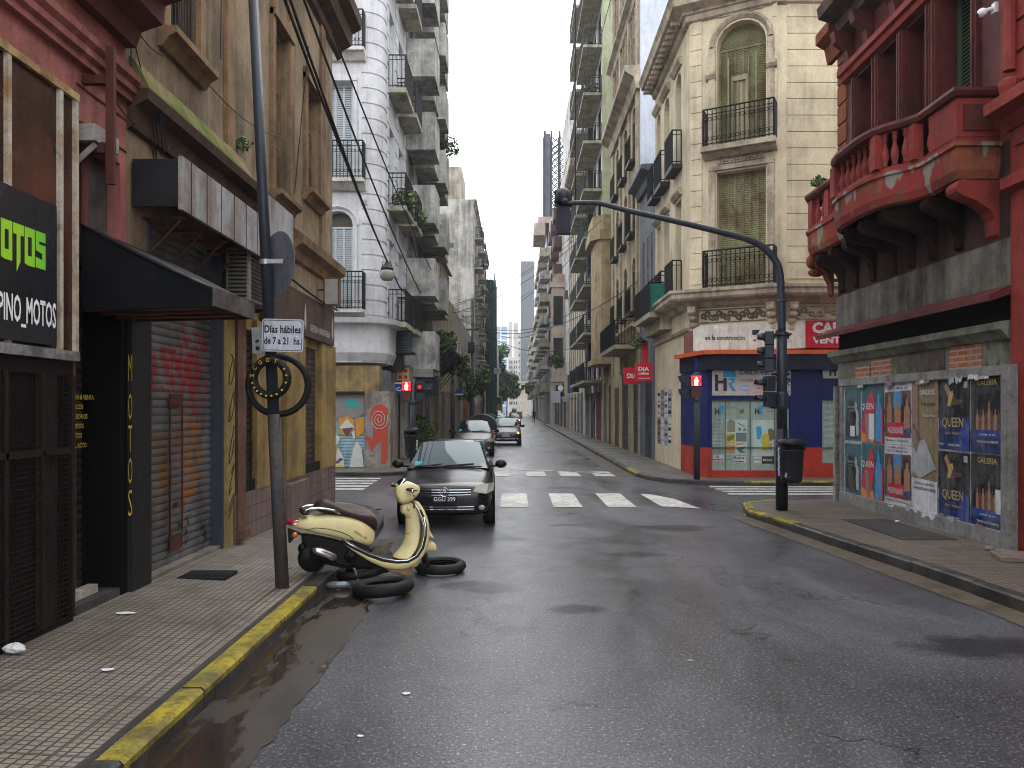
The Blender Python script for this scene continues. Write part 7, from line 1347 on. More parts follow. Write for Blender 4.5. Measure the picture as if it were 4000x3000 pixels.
q = thing('shop_awning', 'small dark blue awning with white edge on the left row', 'awning'); Yr = 50; m = MB(FW(Yr)); m.prism([(xw(1775, Yr), zw(1538, Yr)), (xw(1786, Yr), zw(1518, Yr)), (xw(1802, Yr), zw(1518, Yr)), (xw(1810, Yr), zw(1538, Yr))], -2, 0); m.build('cloth', flat('navy_cloth', (.01, .02, .09), .7), q); m = MB(FW(Yr)); m.box(xw(1775, Yr), xw(1810, Yr), -.01, .02, zw(1538, Yr) - .05, zw(1538, Yr) - .001); m.build('edge', WHITE, q)
# far traffic signal, barriers, white van
q = thing('far_traffic_signal', 'far traffic signal on an arm at the end of the street', 'traffic light'); Yr = 150; x = xw(2042, Yr); m = MB(FW(Yr)); m.box(x - .3, x + .3, -.2, 0, zw(1523, Yr), zw(1503, Yr)); m.box(x - .2, x + .2, .001, .3, zw(1515, Yr), zw(1511, Yr)); m.build('signal_head', IRON, q); m = MB(); m.tube([(x, Yr, zw(1512, Yr)), (4.0, Yr, zw(1512, Yr)), (4.3, Yr, zw(1530, Yr)), (4.3, Yr, 0)], .09, 6); m.build('arm', IRON, q)
for i, (a_, b2_) in enumerate(((1990, 2016), (2018, 2040))):
    Yr = 165; m = MB(FW(Yr)); m.box(xw(a_, Yr), xw(b2_, Yr), -.4, 0, 0, 1.2); m.box(xw(a_, Yr) + .1, xw(b2_, Yr) - .1, -.3, -.1, 1.201, 1.4); tag(m.build('road_barrier', flat('barrier_orange', (.38, .12, .04), .7)), ['left one of the two orange road barriers at the street end', 'right one of the two orange road barriers at the street end'][i], 'barrier', 'orange road barriers')
# ------------------------------------------------------------------ plants and trees
LEAF = [mat('leaf_dark', (.032, .065, .022), .6, (.012, .03, .01), .5, 3), mat('leaf_mid', (.06, .115, .03), .6, (.03, .06, .015), .5, 3), mat('leaf_light', (.13, .20, .05), .6, (.06, .10, .02), .5, 3)]
BARK = mat('bark', (.06, .045, .035), .9)
def crown(par, cs, n, s, mats=LEAF):
    m = MB(); [m.use(q) for q in mats]
    for c, rx, ry, rz in cs:
        for _ in range(n):
            while 1:
                v = Vector((rnd.uniform(-1, 1), rnd.uniform(-1, 1), rnd.uniform(-1, 1)))
                if .25 < v.length < 1: break
            p = Vector((c[0] + v.x * rx, c[1] + v.y * ry, c[2] + v.z * rz)); a = Vector((rnd.gauss(0, 1), rnd.gauss(0, 1), rnd.gauss(0, .7))).normalized(); b = a.cross(Vector((rnd.gauss(0, 1), rnd.gauss(0, 1), rnd.gauss(0, 1)))).normalized(); q = s * rnd.uniform(.6, 1.4)
            m.use(mats[rnd.choices((0, 1, 2), (4, 4, 2))[0]]); m.add([tuple(p - a * q), tuple(p + b * q * .5), tuple(p + a * q), tuple(p - b * q * .5)], [(0, 1, 2, 3)])
    return m.build('crown', None, par, norm=False)
def tree(label, x, y, h, blobs, n, s):
    t = thing('street_tree', label, 'tree', 'street trees'); m = MB(); m.tube([(x, y, 0), (x + .1, y, h * .35), (x - .1, y + .1, h * .6)], .16, 8, .09)
    for k, (c, rx, ry, rz) in enumerate(blobs): m.tube([(x, y, h * .4), ((x + c[0]) / 2, (y + c[1]) / 2, h * .4 + (c[2] - h * .4) * .6), c], .08, 5, .02)
    m.build('trunk', BARK, t); crown(t, blobs, n, s); return t
def rblobs(cx, cy, cz, R_, n, r): return [((cx + rnd.uniform(-1, 1) * R_[0], cy + rnd.uniform(-1, 1) * R_[1], cz + rnd.uniform(-1, 1) * R_[2]), r * rnd.uniform(.7, 1.2), r * rnd.uniform(.7, 1.2), r * rnd.uniform(.6, 1)) for _ in range(n)]
tree('small leafy tree by the green topped pole on the left', -4.2 + .9, 56, 6.2, rblobs(-3.5, 56, 3.9, (1.2, 1.5, .9), 11, .55), 150, .12)
tree('larger green tree hanging over the left pavement farther on', -3.3, 78, 8, rblobs(-3.7, 78, 4.9, (1.1, 2, 1.3), 9, .8), 170, .16)
tree('big dense green tree below the pale blue tower', -5.2, 175, 17, rblobs(-5.6, 175, 10, (3.2, 6, 5.0), 18, 2.6), 360, .42)
tree('dense green tree to the right of the big one at the street end', -2.0, 185, 13, rblobs(-2.4, 185, 7.2, (2.2, 5, 3.0), 12, 2.1), 330, .4)
tree('small tree standing before the beige end building on the right', 4.5, 190, 11, rblobs(4.3, 190, 8.5, (1.0, 3, 2.4), 6, 1.4), 260, .35)
def plant(label, c, r, n=90, s=.05, mats=LEAF, pot=None, name='potted_plant', grp='plants on the balconies and ledges'):
    t = thing(name, label, 'plant', grp); crown(t, [(c, r, r, r * .8)], n, s, mats)
    if pot: m = MB(); m.lathe((c[0], c[1], c[2] - r - pot[1] * .6), [(pot[0] * .7, 0), (pot[0], pot[1]), (pot[0] * .9, pot[1])], 12); m.build('pot', pot[2], t)
    else: m = MB(); m.tube([(c[0], c[1], c[2] - r), c], .012, 5); m.build('stem', BARK, t)
    return t
LL = [LEAF[1], LEAF[2], mat('leaf_bright', (.14, .24, .04), .6)]
p = lambda i: 3.62 + 2.75 * i
plant('bright green plant in a turquoise pot on a pale block balcony', (4.25, 44.5, p(4) - 2.75 * 1 + .62), .42, 200, .09, LL, (.2, .36, flat('turquoise', (.03, .38, .36)))); plant('green plant on the higher balcony of the pale block', (4.45, 44.6, p(6) + .5), .42, 200, .09, LL, (.15, .25, BRP))
plant('leafy plant trailing through the lower white building railing', (-3.6, 25.2, 8.8), .45, 260, .07); plant('second leafy plant on the lower balcony of the white building', (-3.5, 27.3, 8.7), .4, 220, .07)
plant('weed growing from the red balcony rail', (5.88, 14.9, 6.36), .13, 90, .045, LL, name='weed'); plant('small weed sprouting from the tan building pilaster', W(950, 560, 10.2), .12, 60, .04, LL, name='weed'); plant('shrub hanging over the corrugated canopy', (-3.2, 34, 4.9), .75, 420, .12); plant('hanging shrub beyond the corrugated canopy', (-2.9, 39, 4.2), .7, 380, .12); plant('bushy plant on top of the concrete block balconies end', (-3.2, 36.2, 14.3), .6, 260, .1)
plant('climbing ivy on the dark wall beneath the CASIO service sign', (-3.9, 30.6, 1.0), .9, 700, .09, name='ivy'); plant('weeds tufted at the pavement edge by the ivy', (-3.6, 30.5, .35), .35, 200, .07, LL, name='weed'); plant('pale fern like plant on the oriel of the tall white block', (3.7, 68, 6.2), .8, 260, .16)
plant('trailing weeds hanging from the green screened balcony slab', (4.35, 27.3, 4.3), .3, 200, .06, name='weed')
# person
def person(x, y, z):
    t = thing('person', 'person in dark clothes walking away along the far right kerb', 'person', None); me = bpy.data.meshes.new('body')
    V = [(0, 0, .95), (0, 0, 1.2), (0, 0, 1.45), (0, 0, 1.56), (0, -.02, 1.68), (-.19, 0, 1.42), (-.25, .03, 1.15), (-.22, -.05, .92), (.19, 0, 1.42), (.25, 0, 1.15), (.24, -.06, .92), (-.1, 0, .9), (-.11, -.06, .5), (-.12, -.02, .09), (-.13, -.16, .04), (.1, 0, .9), (.11, .06, .5), (.12, .14, .1), (.12, .02, .04)]
    E = [(0, 1), (1, 2), (2, 3), (3, 4), (2, 5), (5, 6), (6, 7), (2, 8), (8, 9), (9, 10), (0, 11), (11, 12), (12, 13), (13, 14), (0, 15), (15, 16), (16, 17), (17, 18)]
    rr = [.15, .15, .14, .06, .1, .07, .055, .04, .07, .055, .04, .1, .075, .05, .04, .1, .075, .05, .04]
    me.from_pydata(V, E, []); me.materials.append(flat('dark_clothes', (.015, .015, .02), .8)); o = bpy.data.objects.new('body', me); COL.objects.link(o); s = o.modifiers.new('k', 'SKIN'); lay = me.skin_vertices[0].data
    for i, r_ in enumerate(rr): lay[i].radius = (r_, r_ * .8)
    lay[0].use_root = True; o.modifiers.new('d', 'SUBSURF').levels = 1; o.parent = t
    m = MB(); m.ell((0, .0, 1.72), .1, .11, .1, 10, 7); m.build('hair', flat('dark_hair', (.01, .008, .006), .8), t, smooth=True); t.location = (x, y, z)
person(xw(2085, 100), 100, .12)
# ------------------------------------------------------------------ vehicles (front towards the camera: -y)
GLS = flat('windscreen_glass', (.008, .018, .020), .04, spec=.42, grain=0); GLS.node_tree.nodes['Principled BSDF'].inputs['Specular Tint'].default_value = (.72, .95, 1, 1)
CHR = flat('chrome', (.55, .56, .58), .15, metal=1, grain=0); BPL = flat('black_plastic', (.008, .008, .009), .45, spec=.25); LNS = flat('headlamp_glass', (.30, .30, .25), .12, coat=1); AMB = flat('amber_lamp', (1, .22, .04), .3, em=6, grain=0); WLM = flat('white_lamp', (1, .9, .82), .3, em=7, grain=0)
def carpaint(name, c, r=.22):
    if name in _m: return _m[name]
    m, nt, b = base(name); P = pos(nt, obj=True); f = noise(nt, P, 2.2, 5, .6); g = noise(nt, P, 240, 2); d = noise(nt, P, 55, 3, .7)
    nt.links.new(mixc(nt, ramp(nt, f, .4, .7), tuple(c), tuple(min(1, x * 1.3 + .006) for x in c)), b.inputs['Base Color']); nt.links.new(ramp(nt, f, .35, .65, (r, r, r, 1), (r + .12,) * 3 + (1,)), b.inputs['Roughness']); b.inputs['Specular IOR Level'].default_value = .45
    bump(nt, b, ramp(nt, d, .62, .68), .12, .002); _m[name] = m; return m
def car(name, label, x, y, paint, L=3.9, Wd=1.64, Hh=1.42, plate='', detail=1, lamps=None, rz=0, grp=None, cat='car', badge=None):
    t = thing(name, label, cat, grp); w = Wd / 2
    B = [(0.0, .62, .30, .44, .56, .60), (.06, .86, .23, .46, .63, .68), (.22, .955, .20, .5, .70, .75), (.55, .99, .19, .52, .78, .83), (1.0, 1.0, .19, .54, .86, .93), (1.35, 1.0, .19, .55, .90, .96), (2.2, 1.0, .19, .55, .92, .98), (3.0, 1.0, .2, .56, .93, .99), (3.55, .97, .22, .58, .92, .98), (3.8, .92, .28, .6, .86, .92), (3.9, .78, .36, .6, .76, .8)]
    k = L / 3.9; hk = Hh / 1.42; rings = []
    for yy, ww, zb, zm, zs, zt in B:
        W_ = w * ww; half = [(0, zb), (W_ * .8, zb), (W_ * .96, zb + .07), (W_, zm), (W_ * .985, zs), (W_ * .90, zt), (W_ * .5, zt + .03), (0, zt + .045)]
        rings.append([(a, yy * k, b * hk) for a, b in half] + [(-a, yy * k, b * hk) for a, b in reversed(half[1:-1])])
    m = MB(); m.loft(rings); m.build('body', paint, t, smooth=True, sub=1)
    C_ = [(1.0, .90, .90, .02), (1.32, .80, .89, .24), (1.72, .68, .80, .455), (2.1, .66, .80, .485), (2.8, .66, .8, .47), (3.15, .68, .80, .40), (3.6, .84, .85, .04)]
    cab = []; z0 = .92
    for yy, tp, bt, hh in C_: cab.append([(w * bt, yy * k, z0 * hk), (w * (tp * .55 + bt * .45), yy * k, (z0 + hh * .55) * hk), (w * tp, yy * k, (z0 + hh * .93) * hk), (w * tp * .6, yy * k, (z0 + hh + .02) * hk), (0, yy * k, (z0 + hh + .03) * hk), (-w * tp * .6, yy * k, (z0 + hh + .02) * hk), (-w * tp, yy * k, (z0 + hh * .93) * hk), (-w * (tp * .55 + bt * .45), yy * k, (z0 + hh * .55) * hk), (-w * bt, yy * k, z0 * hk)])
    m = MB(); m.loft(cab, cap=False, closed=False); m.build('roof', paint, t, smooth=True, sub=1)
    # windscreen lies just proud of the cabin
    def ws(s, v): # s -1..1, v 0..1
        tt = v; yy = 1.03 + (1.66 - 1.03) * tt - .05 * math.sin(tt * 3.14) * .3; zz_ = (.955 + .415 * tt) ; ww = w * (.84 - .19 * tt); return (s * ww, (yy - .03 + .06 * s * s) * k, (zz_ + .012 + .022 * (1 - s * s)) * hk)
    m = MB(); m.loft([[ws(-1 + 2 * i / 10, j / 6) for i in range(11)] for j in range(7)], cap=False, closed=False); g = m.build('windscreen', GLS, t, smooth=True, norm=False)
    def side(sg):
        m = MB(); q = lambda yy, f: (sg * (w * (.86 * (1 - f) + .69 * f) + .014), yy * k, (.965 + .375 * f) * hk)
        m.poly([q(1.42, 0), q(3.3, 0), q(2.95, .92), q(1.85, .95)]); m.build('side_window', GLS, t, norm=False)
    side(1); side(-1)
    if detail:
        m = MB(); m.tube([(-w * .75, .98 * k, .965 * hk), (w * .72, .97 * k, .975 * hk)], .012, 4); m.tube([(-w * .1, .96 * k, .99 * hk), (w * .55, 1.06 * k, 1.02 * hk)], .009, 4); m.tube([(-w * .7, .96 * k, .98 * hk), (-w * .1, 1.05 * k, 1.02 * hk)], .009, 4); m.build('wiper', BPL, t)
        m = MB(); a, b = ws(-.88, .06), ws(-.72, .2); m.poly([(a[0], a[1] - .012, a[2]), (b[0], a[1] - .012, a[2]), (b[0], b[1] - .012, b[2]), (a[0], b[1] - .012, b[2])]); m.use(flat('blue_sticker', (.05, .35, .45))); m.build('sticker', None, g, norm=False)
    for sg in (-1, 1):
        m = MB(); m.ell((sg * (w + .11), 1.28 * k, 1.0 * hk), .105, .06, .075, 12, 8); m.tube([(sg * (w * .88), 1.33 * k, .95 * hk), (sg * (w + .06), 1.3 * k, .97 * hk)], .022, 6); m.build('mirror', BPL, t, smooth=True)
        fr = FW(0); zc = .645 * hk; m = MB()
        P = [(sg * w * .56, .035, zc - .03), (sg * w * .60, .055, zc + .075), (sg * w * .86, .17, zc + .10), (sg * w * .975, .34, zc + .10), (sg * w * .965, .22, zc - .02), (sg * w * .82, .06, zc - .06)]
        m.poly([(a, b * k - .012, c) for a, b, c in P]); m.build('headlight', LNS, t, solid=.02, norm=False)
        if lamps: m = MB(); m.ell((sg * w * .76, .06 * k, zc + .015), .07, .03, .06, 10, 6); m.build('lamp', lamps if (lamps is not AMB or sg > 0) else LNS, t)
        m = MB(); m.ell((sg * w * .74, .01 * k, .36 * hk), .06, .03, .045, 10, 6); m.build('fog_lamp', LNS, t, smooth=True)
    m = MB(FW(0)); n = 9; up_ = []; dn = []
    for i in range(n + 1): s = -1 + 2 * i / n; x_ = s * w * .54; dd = .035 - .05 * s * s; up_.append((x_, dd, .685 * hk)); dn.append((x_ * .96, dd + .005, (.545 + .035 * s * s) * hk))
    m.add(up_ + dn, [(i, i + 1, n + 2 + i, n + 1 + i) for i in range(n)]); o = m.build('grille', BPL, t, norm=False)
    for zz_ in (.66, .62, .575): m = MB(FW(0)); m.tube([((-1 + 2 * i / 8) * w * .52, .05 - .05 * (-1 + 2 * i / 8) ** 2, zz_ * hk) for i in range(9)], .007, 4); m.build('grille_bar', CHR, o)
    m = MB(FW(0)); m.add([(s * w * .62, .02 - .04 * s * s, z * hk) for z in (.30, .40) for s in (-1, -.5, 0, .5, 1)], [(i, i + 1, i + 6, i + 5) for i in range(4)]); m.build('air_intake', BPL, t, norm=False)
    for zz_ in (.335, .375): m = MB(FW(0)); m.tube([(s * w * .58, .03 - .04 * s * s, zz_ * hk) for s in (-1, -.5, 0, .5, 1)], .005, 4); m.build('intake_bar', CHR, t)
    if badge: 
        m = MB(FW(0)); c_ = (0, .07, .625 * hk); r_ = .07; m.torus(c_, r_, .006, 24, 5, 1, Matrix.Rotation(R(90), 3, 'X')); m.tube([(-.035, .07, c_[2] + .045), (-.012, .07, c_[2] + .0), (0, .07, c_[2] + .02), (.012, .07, c_[2]), (.035, .07, c_[2] + .045)], .006, 4); m.tube([(-.05, .07, c_[2] + .025), (-.022, .07, c_[2] - .045), (0, .07, c_[2] - .005), (.022, .07, c_[2] - .045), (.05, .07, c_[2] + .025)], .006, 4); m.build('badge', CHR, t)
    m = MB(FW(0)); m.box(-.2, .2, .035, .045, .455 * hk, .565 * hk); p_ = m.build('number_plate', BPL if badge else flat('plate_pale', (.4, .4, .42)), t)
    if plate: m = MB(FW(0)); m.text(plate, -.175, .047, .473 * hk, .07, .35, 1, .01); m.build('lettering', WHITE, p_, norm=False)
    for yy in (.68, 3.12):
        for sg in (-1, 1):
            m = MB(); m.lathe((sg * (w - .10), yy * k, .295), [(.18, -.09), (.27, -.1), (.295, -.06), (.295, .06), (.27, .1), (.18, .09)], 24, 'x'); q = m.build('wheel', RUB, t, smooth=True); m = MB(); m.lathe((sg * (w - .03), yy * k, .295), [(.0, sg * .02), (.06, sg * .02), (.17, sg * .0), (.185, sg * .02)], 16, 'x'); m.build('rim', STEEL, q)
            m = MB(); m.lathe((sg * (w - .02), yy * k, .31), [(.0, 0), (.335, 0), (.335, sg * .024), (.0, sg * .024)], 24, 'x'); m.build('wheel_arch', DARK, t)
    t.location = (x, y, 0.0); t.rotation_euler = (0, 0, rz); return t
BK = carpaint('black_car_paint', (.006, .0065, .009), .12); GRYC = carpaint('grey_car_paint', (.055, .052, .05)); DKC = carpaint('dark_brown_car_paint', (.035, .025, .024)); RDC = carpaint('red_car_paint', (.25, .02, .04)); SIL = carpaint('silver_car_paint', (.16, .16, .17))
cg = car('parked_car', 'black hatchback with number plate GGU 399 parked behind the scooter', -1.14, 12.45, BK, 3.9, 1.62, 1.38, plate='GGU 399', badge=1, rz=R(1.5))
car('parked_car', 'dark grey sedan parked at the left kerb in front of the black container', xw(1848, 31), 31.0, GRYC, 4.3, 1.7, 1.47, detail=1, rz=R(1.5)); car('moving_car', 'dark brown car with one orange lit headlamp driving in the street', xw(1976, 41), 41.0, DKC, 4.2, 1.68, 1.45, lamps=AMB, rz=R(1)); car('moving_car', 'small red car with lit headlamp coming down the street', xw(2008, 88), 88, RDC, 3.6, 1.6, 1.45, lamps=WLM)
car('parked_car', 'dark car parked at the left kerb behind the green container', xw(1952, 92), 86, BK, 4.3, 1.7, 1.47, detail=0); car('parked_car', 'silver dark van like car parked farthest along the left kerb', xw(1945, 112), 108, SIL, 4.4, 1.75, 1.75, detail=0)
# bus
bu = thing('bus', 'black and amber city bus standing far down the left side', 'bus'); Yb3 = 135; f = FW(Yb3); a, b = xw(1893, Yb3), xw(1960, Yb3); m = MB(f); m.box(a, b, -9, 0, .4, zw(1550, Yb3)); m.build('body', mat('bus_body', (.30, .16, .04), .4), bu, bevel=.08); m = MB(f); m.box(a + .1, b - .1, .003, .03, zw(1577, Yb3), zw(1554, Yb3)); m.build('windscreen', GLS, bu); m = MB(f); m.box(a, b, -8.9, -.1, zw(1550, Yb3) + .002, zw(1549, Yb3)); m.build('roof', WHITE, bu)
for i in range(5): m = MB(f); x = a + .4 + i * .5; m.box(x, x + .2, .035, .05, zw(1570, Yb3), zw(1560, Yb3)); m.build('painted_reflection', flat('reflection_pale', (.3, .32, .3)), bu) if i < 3 else None  # pale boxes on the bus windscreen stand in for reflections in the glass
for x in (a + .5, b - .5): m = MB(); m.lathe((x, Yb3 + 1.5, .5), [(0, -.15), (.5, -.15), (.5, .15), (0, .15)], 16, 'x'); m.build('wheel', RUB, bu)
q = thing('van', 'small white van standing at the end of the street', 'van'); Yv = 172; f = FW(Yv); m = MB(f); a, b = xw(1999, Yv), xw(2018, Yv); m.box(a, b, -4, 0, .3, 2.2); m.build('body', flat('van_white', (.55, .55, .55)), q, bevel=.2); m = MB(f); m.box(a + .1, b - .1, .01, .03, 1.3, 1.9); m.build('windscreen', GLS, q)
# waste containers
def container(label, x, y, w_, h, dp, col, lid):
    t = thing('waste_container', label, 'container'); m = MB(); N = 12
    def ring(yy, s): 
        o = [(x - w_ / 2 * s, yy, .18), (x - w_ / 2, yy, h * .62)]; o += [(x - w_ / 2 * math.cos(math.pi * k / N), yy, h * .62 + (h * .36) * math.sin(math.pi * k / N)) for k in range(1, N)] + [(x + w_ / 2, yy, h * .62), (x + w_ / 2 * s, yy, .18)]; return o
    m.loft([ring(y, .86), ring(y + dp, .86)]); m.build('bin_body', col, t, bevel=.04); m = MB(); m.loft([[(a + (a - x) * .04, yy, c + .03) for a, yy, c in ring(yy_, .86)[2:-2]] for yy_ in (y - .05, y + dp + .05)], cap=False, closed=False); m.build('lid', lid, t, solid=.04)
    m = MB(FW(y)); 
    for sx in (-1, 1):
        for i in range(5): m.use(flat('stripe_red', (.5, .03, .02)) if i % 2 else WHITE); m.box(x + sx * w_ * .43 - .05, x + sx * w_ * .43 + .05, .002, .012, .35 + i * .12, .46 + i * .12)
    m.build('warning_stripe', None, t)
    for sx in (-1, 1): m = MB(); m.lathe((x + sx * w_ * .35, y + .2, .1), [(0, -.03), (.1, -.03), (.1, .03), (0, .03)], 12, 'x'); m.build('wheel', RUB, t)
    return t
container('large black rounded waste container between two parked cars on the left', xw(1882, 37.2), 36.6, 1.45, 1.72, 1.5, mat('container_black', (.035, .037, .042), .45), mat('container_lid', (.16, .16, .17), .5, (.08, .08, .09), .5, 3)); container('green waste container farther along the left kerb', xw(1913, 68), 66, 1.5, 1.55, 1.5, mat('container_green', (.01, .14, .065), .5), mat('container_green_lid', (.02, .22, .12), .5))
# ------------------------------------------------------------------ scooter
CRS = carpaint('cream_scooter_paint', (.60, .52, .26), .26); SEATM = mat('brown_seat', (.035, .018, .018), .5, (.06, .035, .03), .4, 6, bmp=.15, fine=80, obj=False); MUF = flat('muffler_chrome', (.42, .41, .40), .25, metal=.9)
sct = thing('scooter', 'cream scooter without wheels propped beside the leaning pole', 'scooter')
AL = R(24); ca_, sa_ = math.cos(AL), math.sin(AL); Yc_ = 8.72; Xc_ = xw(1420, Yc_)
def S2(zx, zy, w_=.12):
    k = (1080 + zx / 2.765 - CX) / F; s = (k * (Yc_ - w_ * ca_) - Xc_ - w_ * sa_) / (ca_ - k * sa_); Y = Yc_ + s * sa_ - w_ * ca_; return s, H + (HZ - (1820 + zy / 2.765)) / F * Y
def G(s, w_, z): return (Xc_ + s * ca_ + w_ * sa_, Yc_ + s * sa_ - w_ * ca_, z)
class SF:            # frame of the scooter: u forward, d to its right side, z up
    @staticmethod
    def P(u, d, z): return G(u, d, z)
def sm(): return MB(SF)
def interp(P, x):
    P = sorted(P)
    if x <= P[0][0]: return P[0][1]
    for i in range(len(P) - 1):
        if x <= P[i + 1][0]: t = (x - P[i][0]) / max(P[i + 1][0] - P[i][0], 1e-6); return P[i][1] + (P[i + 1][1] - P[i][1]) * t
    return P[-1][1]
def blob(top, bot, wid, name, mt, n=16, k=20, pw=.62, w_ref=.12, sub=1, flatb=1.0):
    T = [S2(a, b, w_ref * .3) for a, b in top]; Bt = [S2(a, b, w_ref) for a, b in bot]; s0 = max(min(p[0] for p in T), min(p[0] for p in Bt)); s1 = min(max(p[0] for p in T), max(p[0] for p in Bt)); rings = []
    for i in range(n + 1):
        s = s0 + (s1 - s0) * i / n; zt, zb = interp(T, s), interp(Bt, s); W_ = interp([(s0 + (s1 - s0) * a, b) for a, b in wid], s); zc, hh_ = (zt + zb) / 2, max((zt - zb) / 2, .004)
        rings.append([(s, W_ * math.copysign(abs(math.cos(t)) ** pw, math.cos(t)), zc + hh_ * math.copysign(abs(math.sin(t)) ** (pw if math.sin(t) > 0 else pw * flatb), math.sin(t))) for t in [2 * math.pi * j / k for j in range(k)]])
    m = sm(); m.loft(rings); return m.build(name, mt, sct, smooth=True, sub=sub)
rb_ = blob([(135, 640), (200, 595), (280, 560), (400, 530), (560, 515), (700, 522), (800, 540), (900, 568), (1000, 625), (1060, 690), (1080, 735)], [(135, 668), (250, 692), (450, 742), (600, 775), (700, 800), (820, 835), (950, 868), (1030, 888), (1080, 800)], [(0, .04), (.12, .11), (.35, .165), (.65, .18), (.85, .165), (1, .11)], 'rear_body', CRS, 20, 20)
blob([(405, 425), (440, 385), (480, 352), (530, 355), (600, 385), (700, 440), (800, 475), (900, 498), (1000, 505), (1050, 535), (1095, 590), (1112, 650)], [(405, 475), (500, 520), (600, 540), (700, 548), (800, 565), (900, 600), (980, 650), (1050, 715), (1085, 730), (1112, 705)], [(0, .10), (.1, .14), (.4, .15), (.75, .15), (.95, .13), (1, .08)], 'seat', SEATM, 16, 16, .7)
# J shaped leg shield and floor
J = [(700, 800), (850, 880), (1000, 955), (1150, 1008), (1300, 1030), (1420, 1022), (1510, 970), (1570, 880), (1597, 760), (1598, 650), (1575, 560), (1540, 480), (1490, 405)]
JW = [.13, .15, .16, .17, .175, .19, .205, .21, .21, .20, .19, .165, .13]
def jp(i, w_, o=0):
    s, z = S2(*J[i], JW[i]); a = S2(*J[max(i - 1, 0)], JW[i]); b = S2(*J[min(i + 1, len(J) - 1)], JW[i]); dx, dz = b[0] - a[0], b[1] - a[1]; q = math.hypot(dx, dz); return (s + dz / q * o, w_, z - dx / q * o)
def strip(i0, i1, inner, outer, name, mt, wk=1.0, curve=0, **kw):
    rings = []
    for i in range(i0, i1 + 1):
        W_ = JW[i] * wk; n = 8; r1 = [jp(i, -W_ + 2 * W_ * j / n, inner + curve * (1 - (2 * j / n - 1) ** 2)) for j in range(n + 1)]; r2 = [jp(i, W_ - 2 * W_ * j / n, outer + curve * (1 - (1 - 2 * j / n) ** 2)) for j in range(n + 1)]; rings.append(r1 + r2)
    m = sm(); m.loft(rings); return m.build(name, mt, sct, smooth=True, **kw)
strip(6, 12, 0, .035, 'leg_shield', CRS, 1, .03, sub=1); strip(2, 6, .0, .05, 'floor_board', mat('rubber_mat', (.018, .016, .015), .7), .98)
outer_J = [0, .02, .045, .07, .085, .085, .07, .06, .05, .045, .04, .035, .03]
def side_band(sg):
    m = sm(); A = [jp(i, sg * JW[i] * 1.02, .022) for i in range(12, -1, -1)]; B = [jp(i, sg * JW[i] * .88, .022 + outer_J[i]) for i in range(12, -1, -1)]; n = 13; m.loft([A, [(a[0] * .5 + b[0] * .5, a[1] + sg * .006, a[2] * .5 + b[2] * .5) for a, b in zip(A, B)], B], cap=False, closed=False); m.build('side_band', CRS, sct, smooth=True, sub=1, solid=.006)
side_band(1); side_band(-1)
m = sm(); m.tube([jp(i, JW[i] * 1.03, -.004) for i in range(13)], .009, 6); m.build('chrome_trim', CHR, sct, smooth=True); m = sm(); m.tube([jp(i, JW[i] * 1.035, .016) for i in range(12)], .012, 6); m.build('black_trim', BPL, sct, smooth=True); m = sm(); m.tube([jp(i, -JW[i] * 1.03, -.004) for i in range(6, 13)], .009, 6); m.build('chrome_trim', CHR, sct, smooth=True)
m = sm(); m.tube([jp(i, JW[i] * 1.04, .012) for i in (8, 9, 10)], .02, 6); m.build('chrome_guard', CHR, sct, smooth=True)
# inner tunnel panel (concave cream part between the shield edges)
m = sm(); rr = []
for zx, zy, hw in ((1362, 435, .05), (1385, 520, .06), (1395, 640, .07), (1385, 760, .08), (1355, 860, .09), (1300, 930, .11), (1250, 990, .12)):
    s, z = S2(zx, zy, .02); s2, z2_ = S2(zx + 150, zy + 5, .02); rr.append([(s2, -hw * 1.4, z2_), (s + .03, -hw, z), (s, 0, z), (s + .03, hw, z), (s2, hw * 1.4, z2_)])
m.loft(rr, cap=False, closed=False); m.build('inner_panel', CRS, sct, smooth=True, sub=1, solid=.01)
def lump(pts, w0, w1, name, mt, bevel=.02, ref=.1): m = sm(); m._ex([(*[S2(a, b, ref)[0]], w0, S2(a, b, ref)[1]) for a, b in pts], [(*[S2(a, b, ref)[0]], w1, S2(a, b, ref)[1]) for a, b in pts]); return m.build(name, mt, sct, bevel=bevel)
lump([(1000, 975), (1150, 1030), (1300, 1060), (1440, 1070), (1455, 1110), (1450, 1190), (1380, 1185), (1240, 1150), (1120, 1080)], -.13, .15, 'keel_cover', mat('dusty_cream', (.30, .22, .11), .5, (.16, .10, .05), .7, 3), .025)
lump([(1455, 1060), (1510, 1020), (1565, 960), (1560, 1020), (1520, 1080), (1460, 1115)], -.1, .12, 'front_corner', CRS, .03)
lump([(290, 745), (450, 765), (690, 815), (860, 890), (1010, 985), (1120, 1080), (1240, 1150), (1160, 1165), (1000, 1120), (860, 1110), (700, 1105), (560, 1075), (430, 1040), (330, 960), (300, 860)], -.11, .10, 'engine', mat('engine_black', (.006, .006, .006), .5, (.02, .016, .013), .5, 6, spec=.15), .03)
m = sm()
for (zx, zy, w_, r_) in ((340, 990, .06, .085), (300, 900, .03, .06), (800, 970, .11, .075), (800, 970, .13, .045)): s, z = S2(zx, zy, .1); m.ell((s, w_, z), r_, .05, r_, 14, 8)
m.build('engine_casing', _m['engine_black'], sct, smooth=True)
m = sm(); s, z = S2(275, 1000, .05); m.lathe((s + .11, .05, z + .0), [(.0, -.05), (.14, -.05), (.155, -.02), (.155, .03), (.13, .05), (0, .05)], 24, 'y'); m.build('rear_hub', _m['engine_black'], sct, smooth=True)
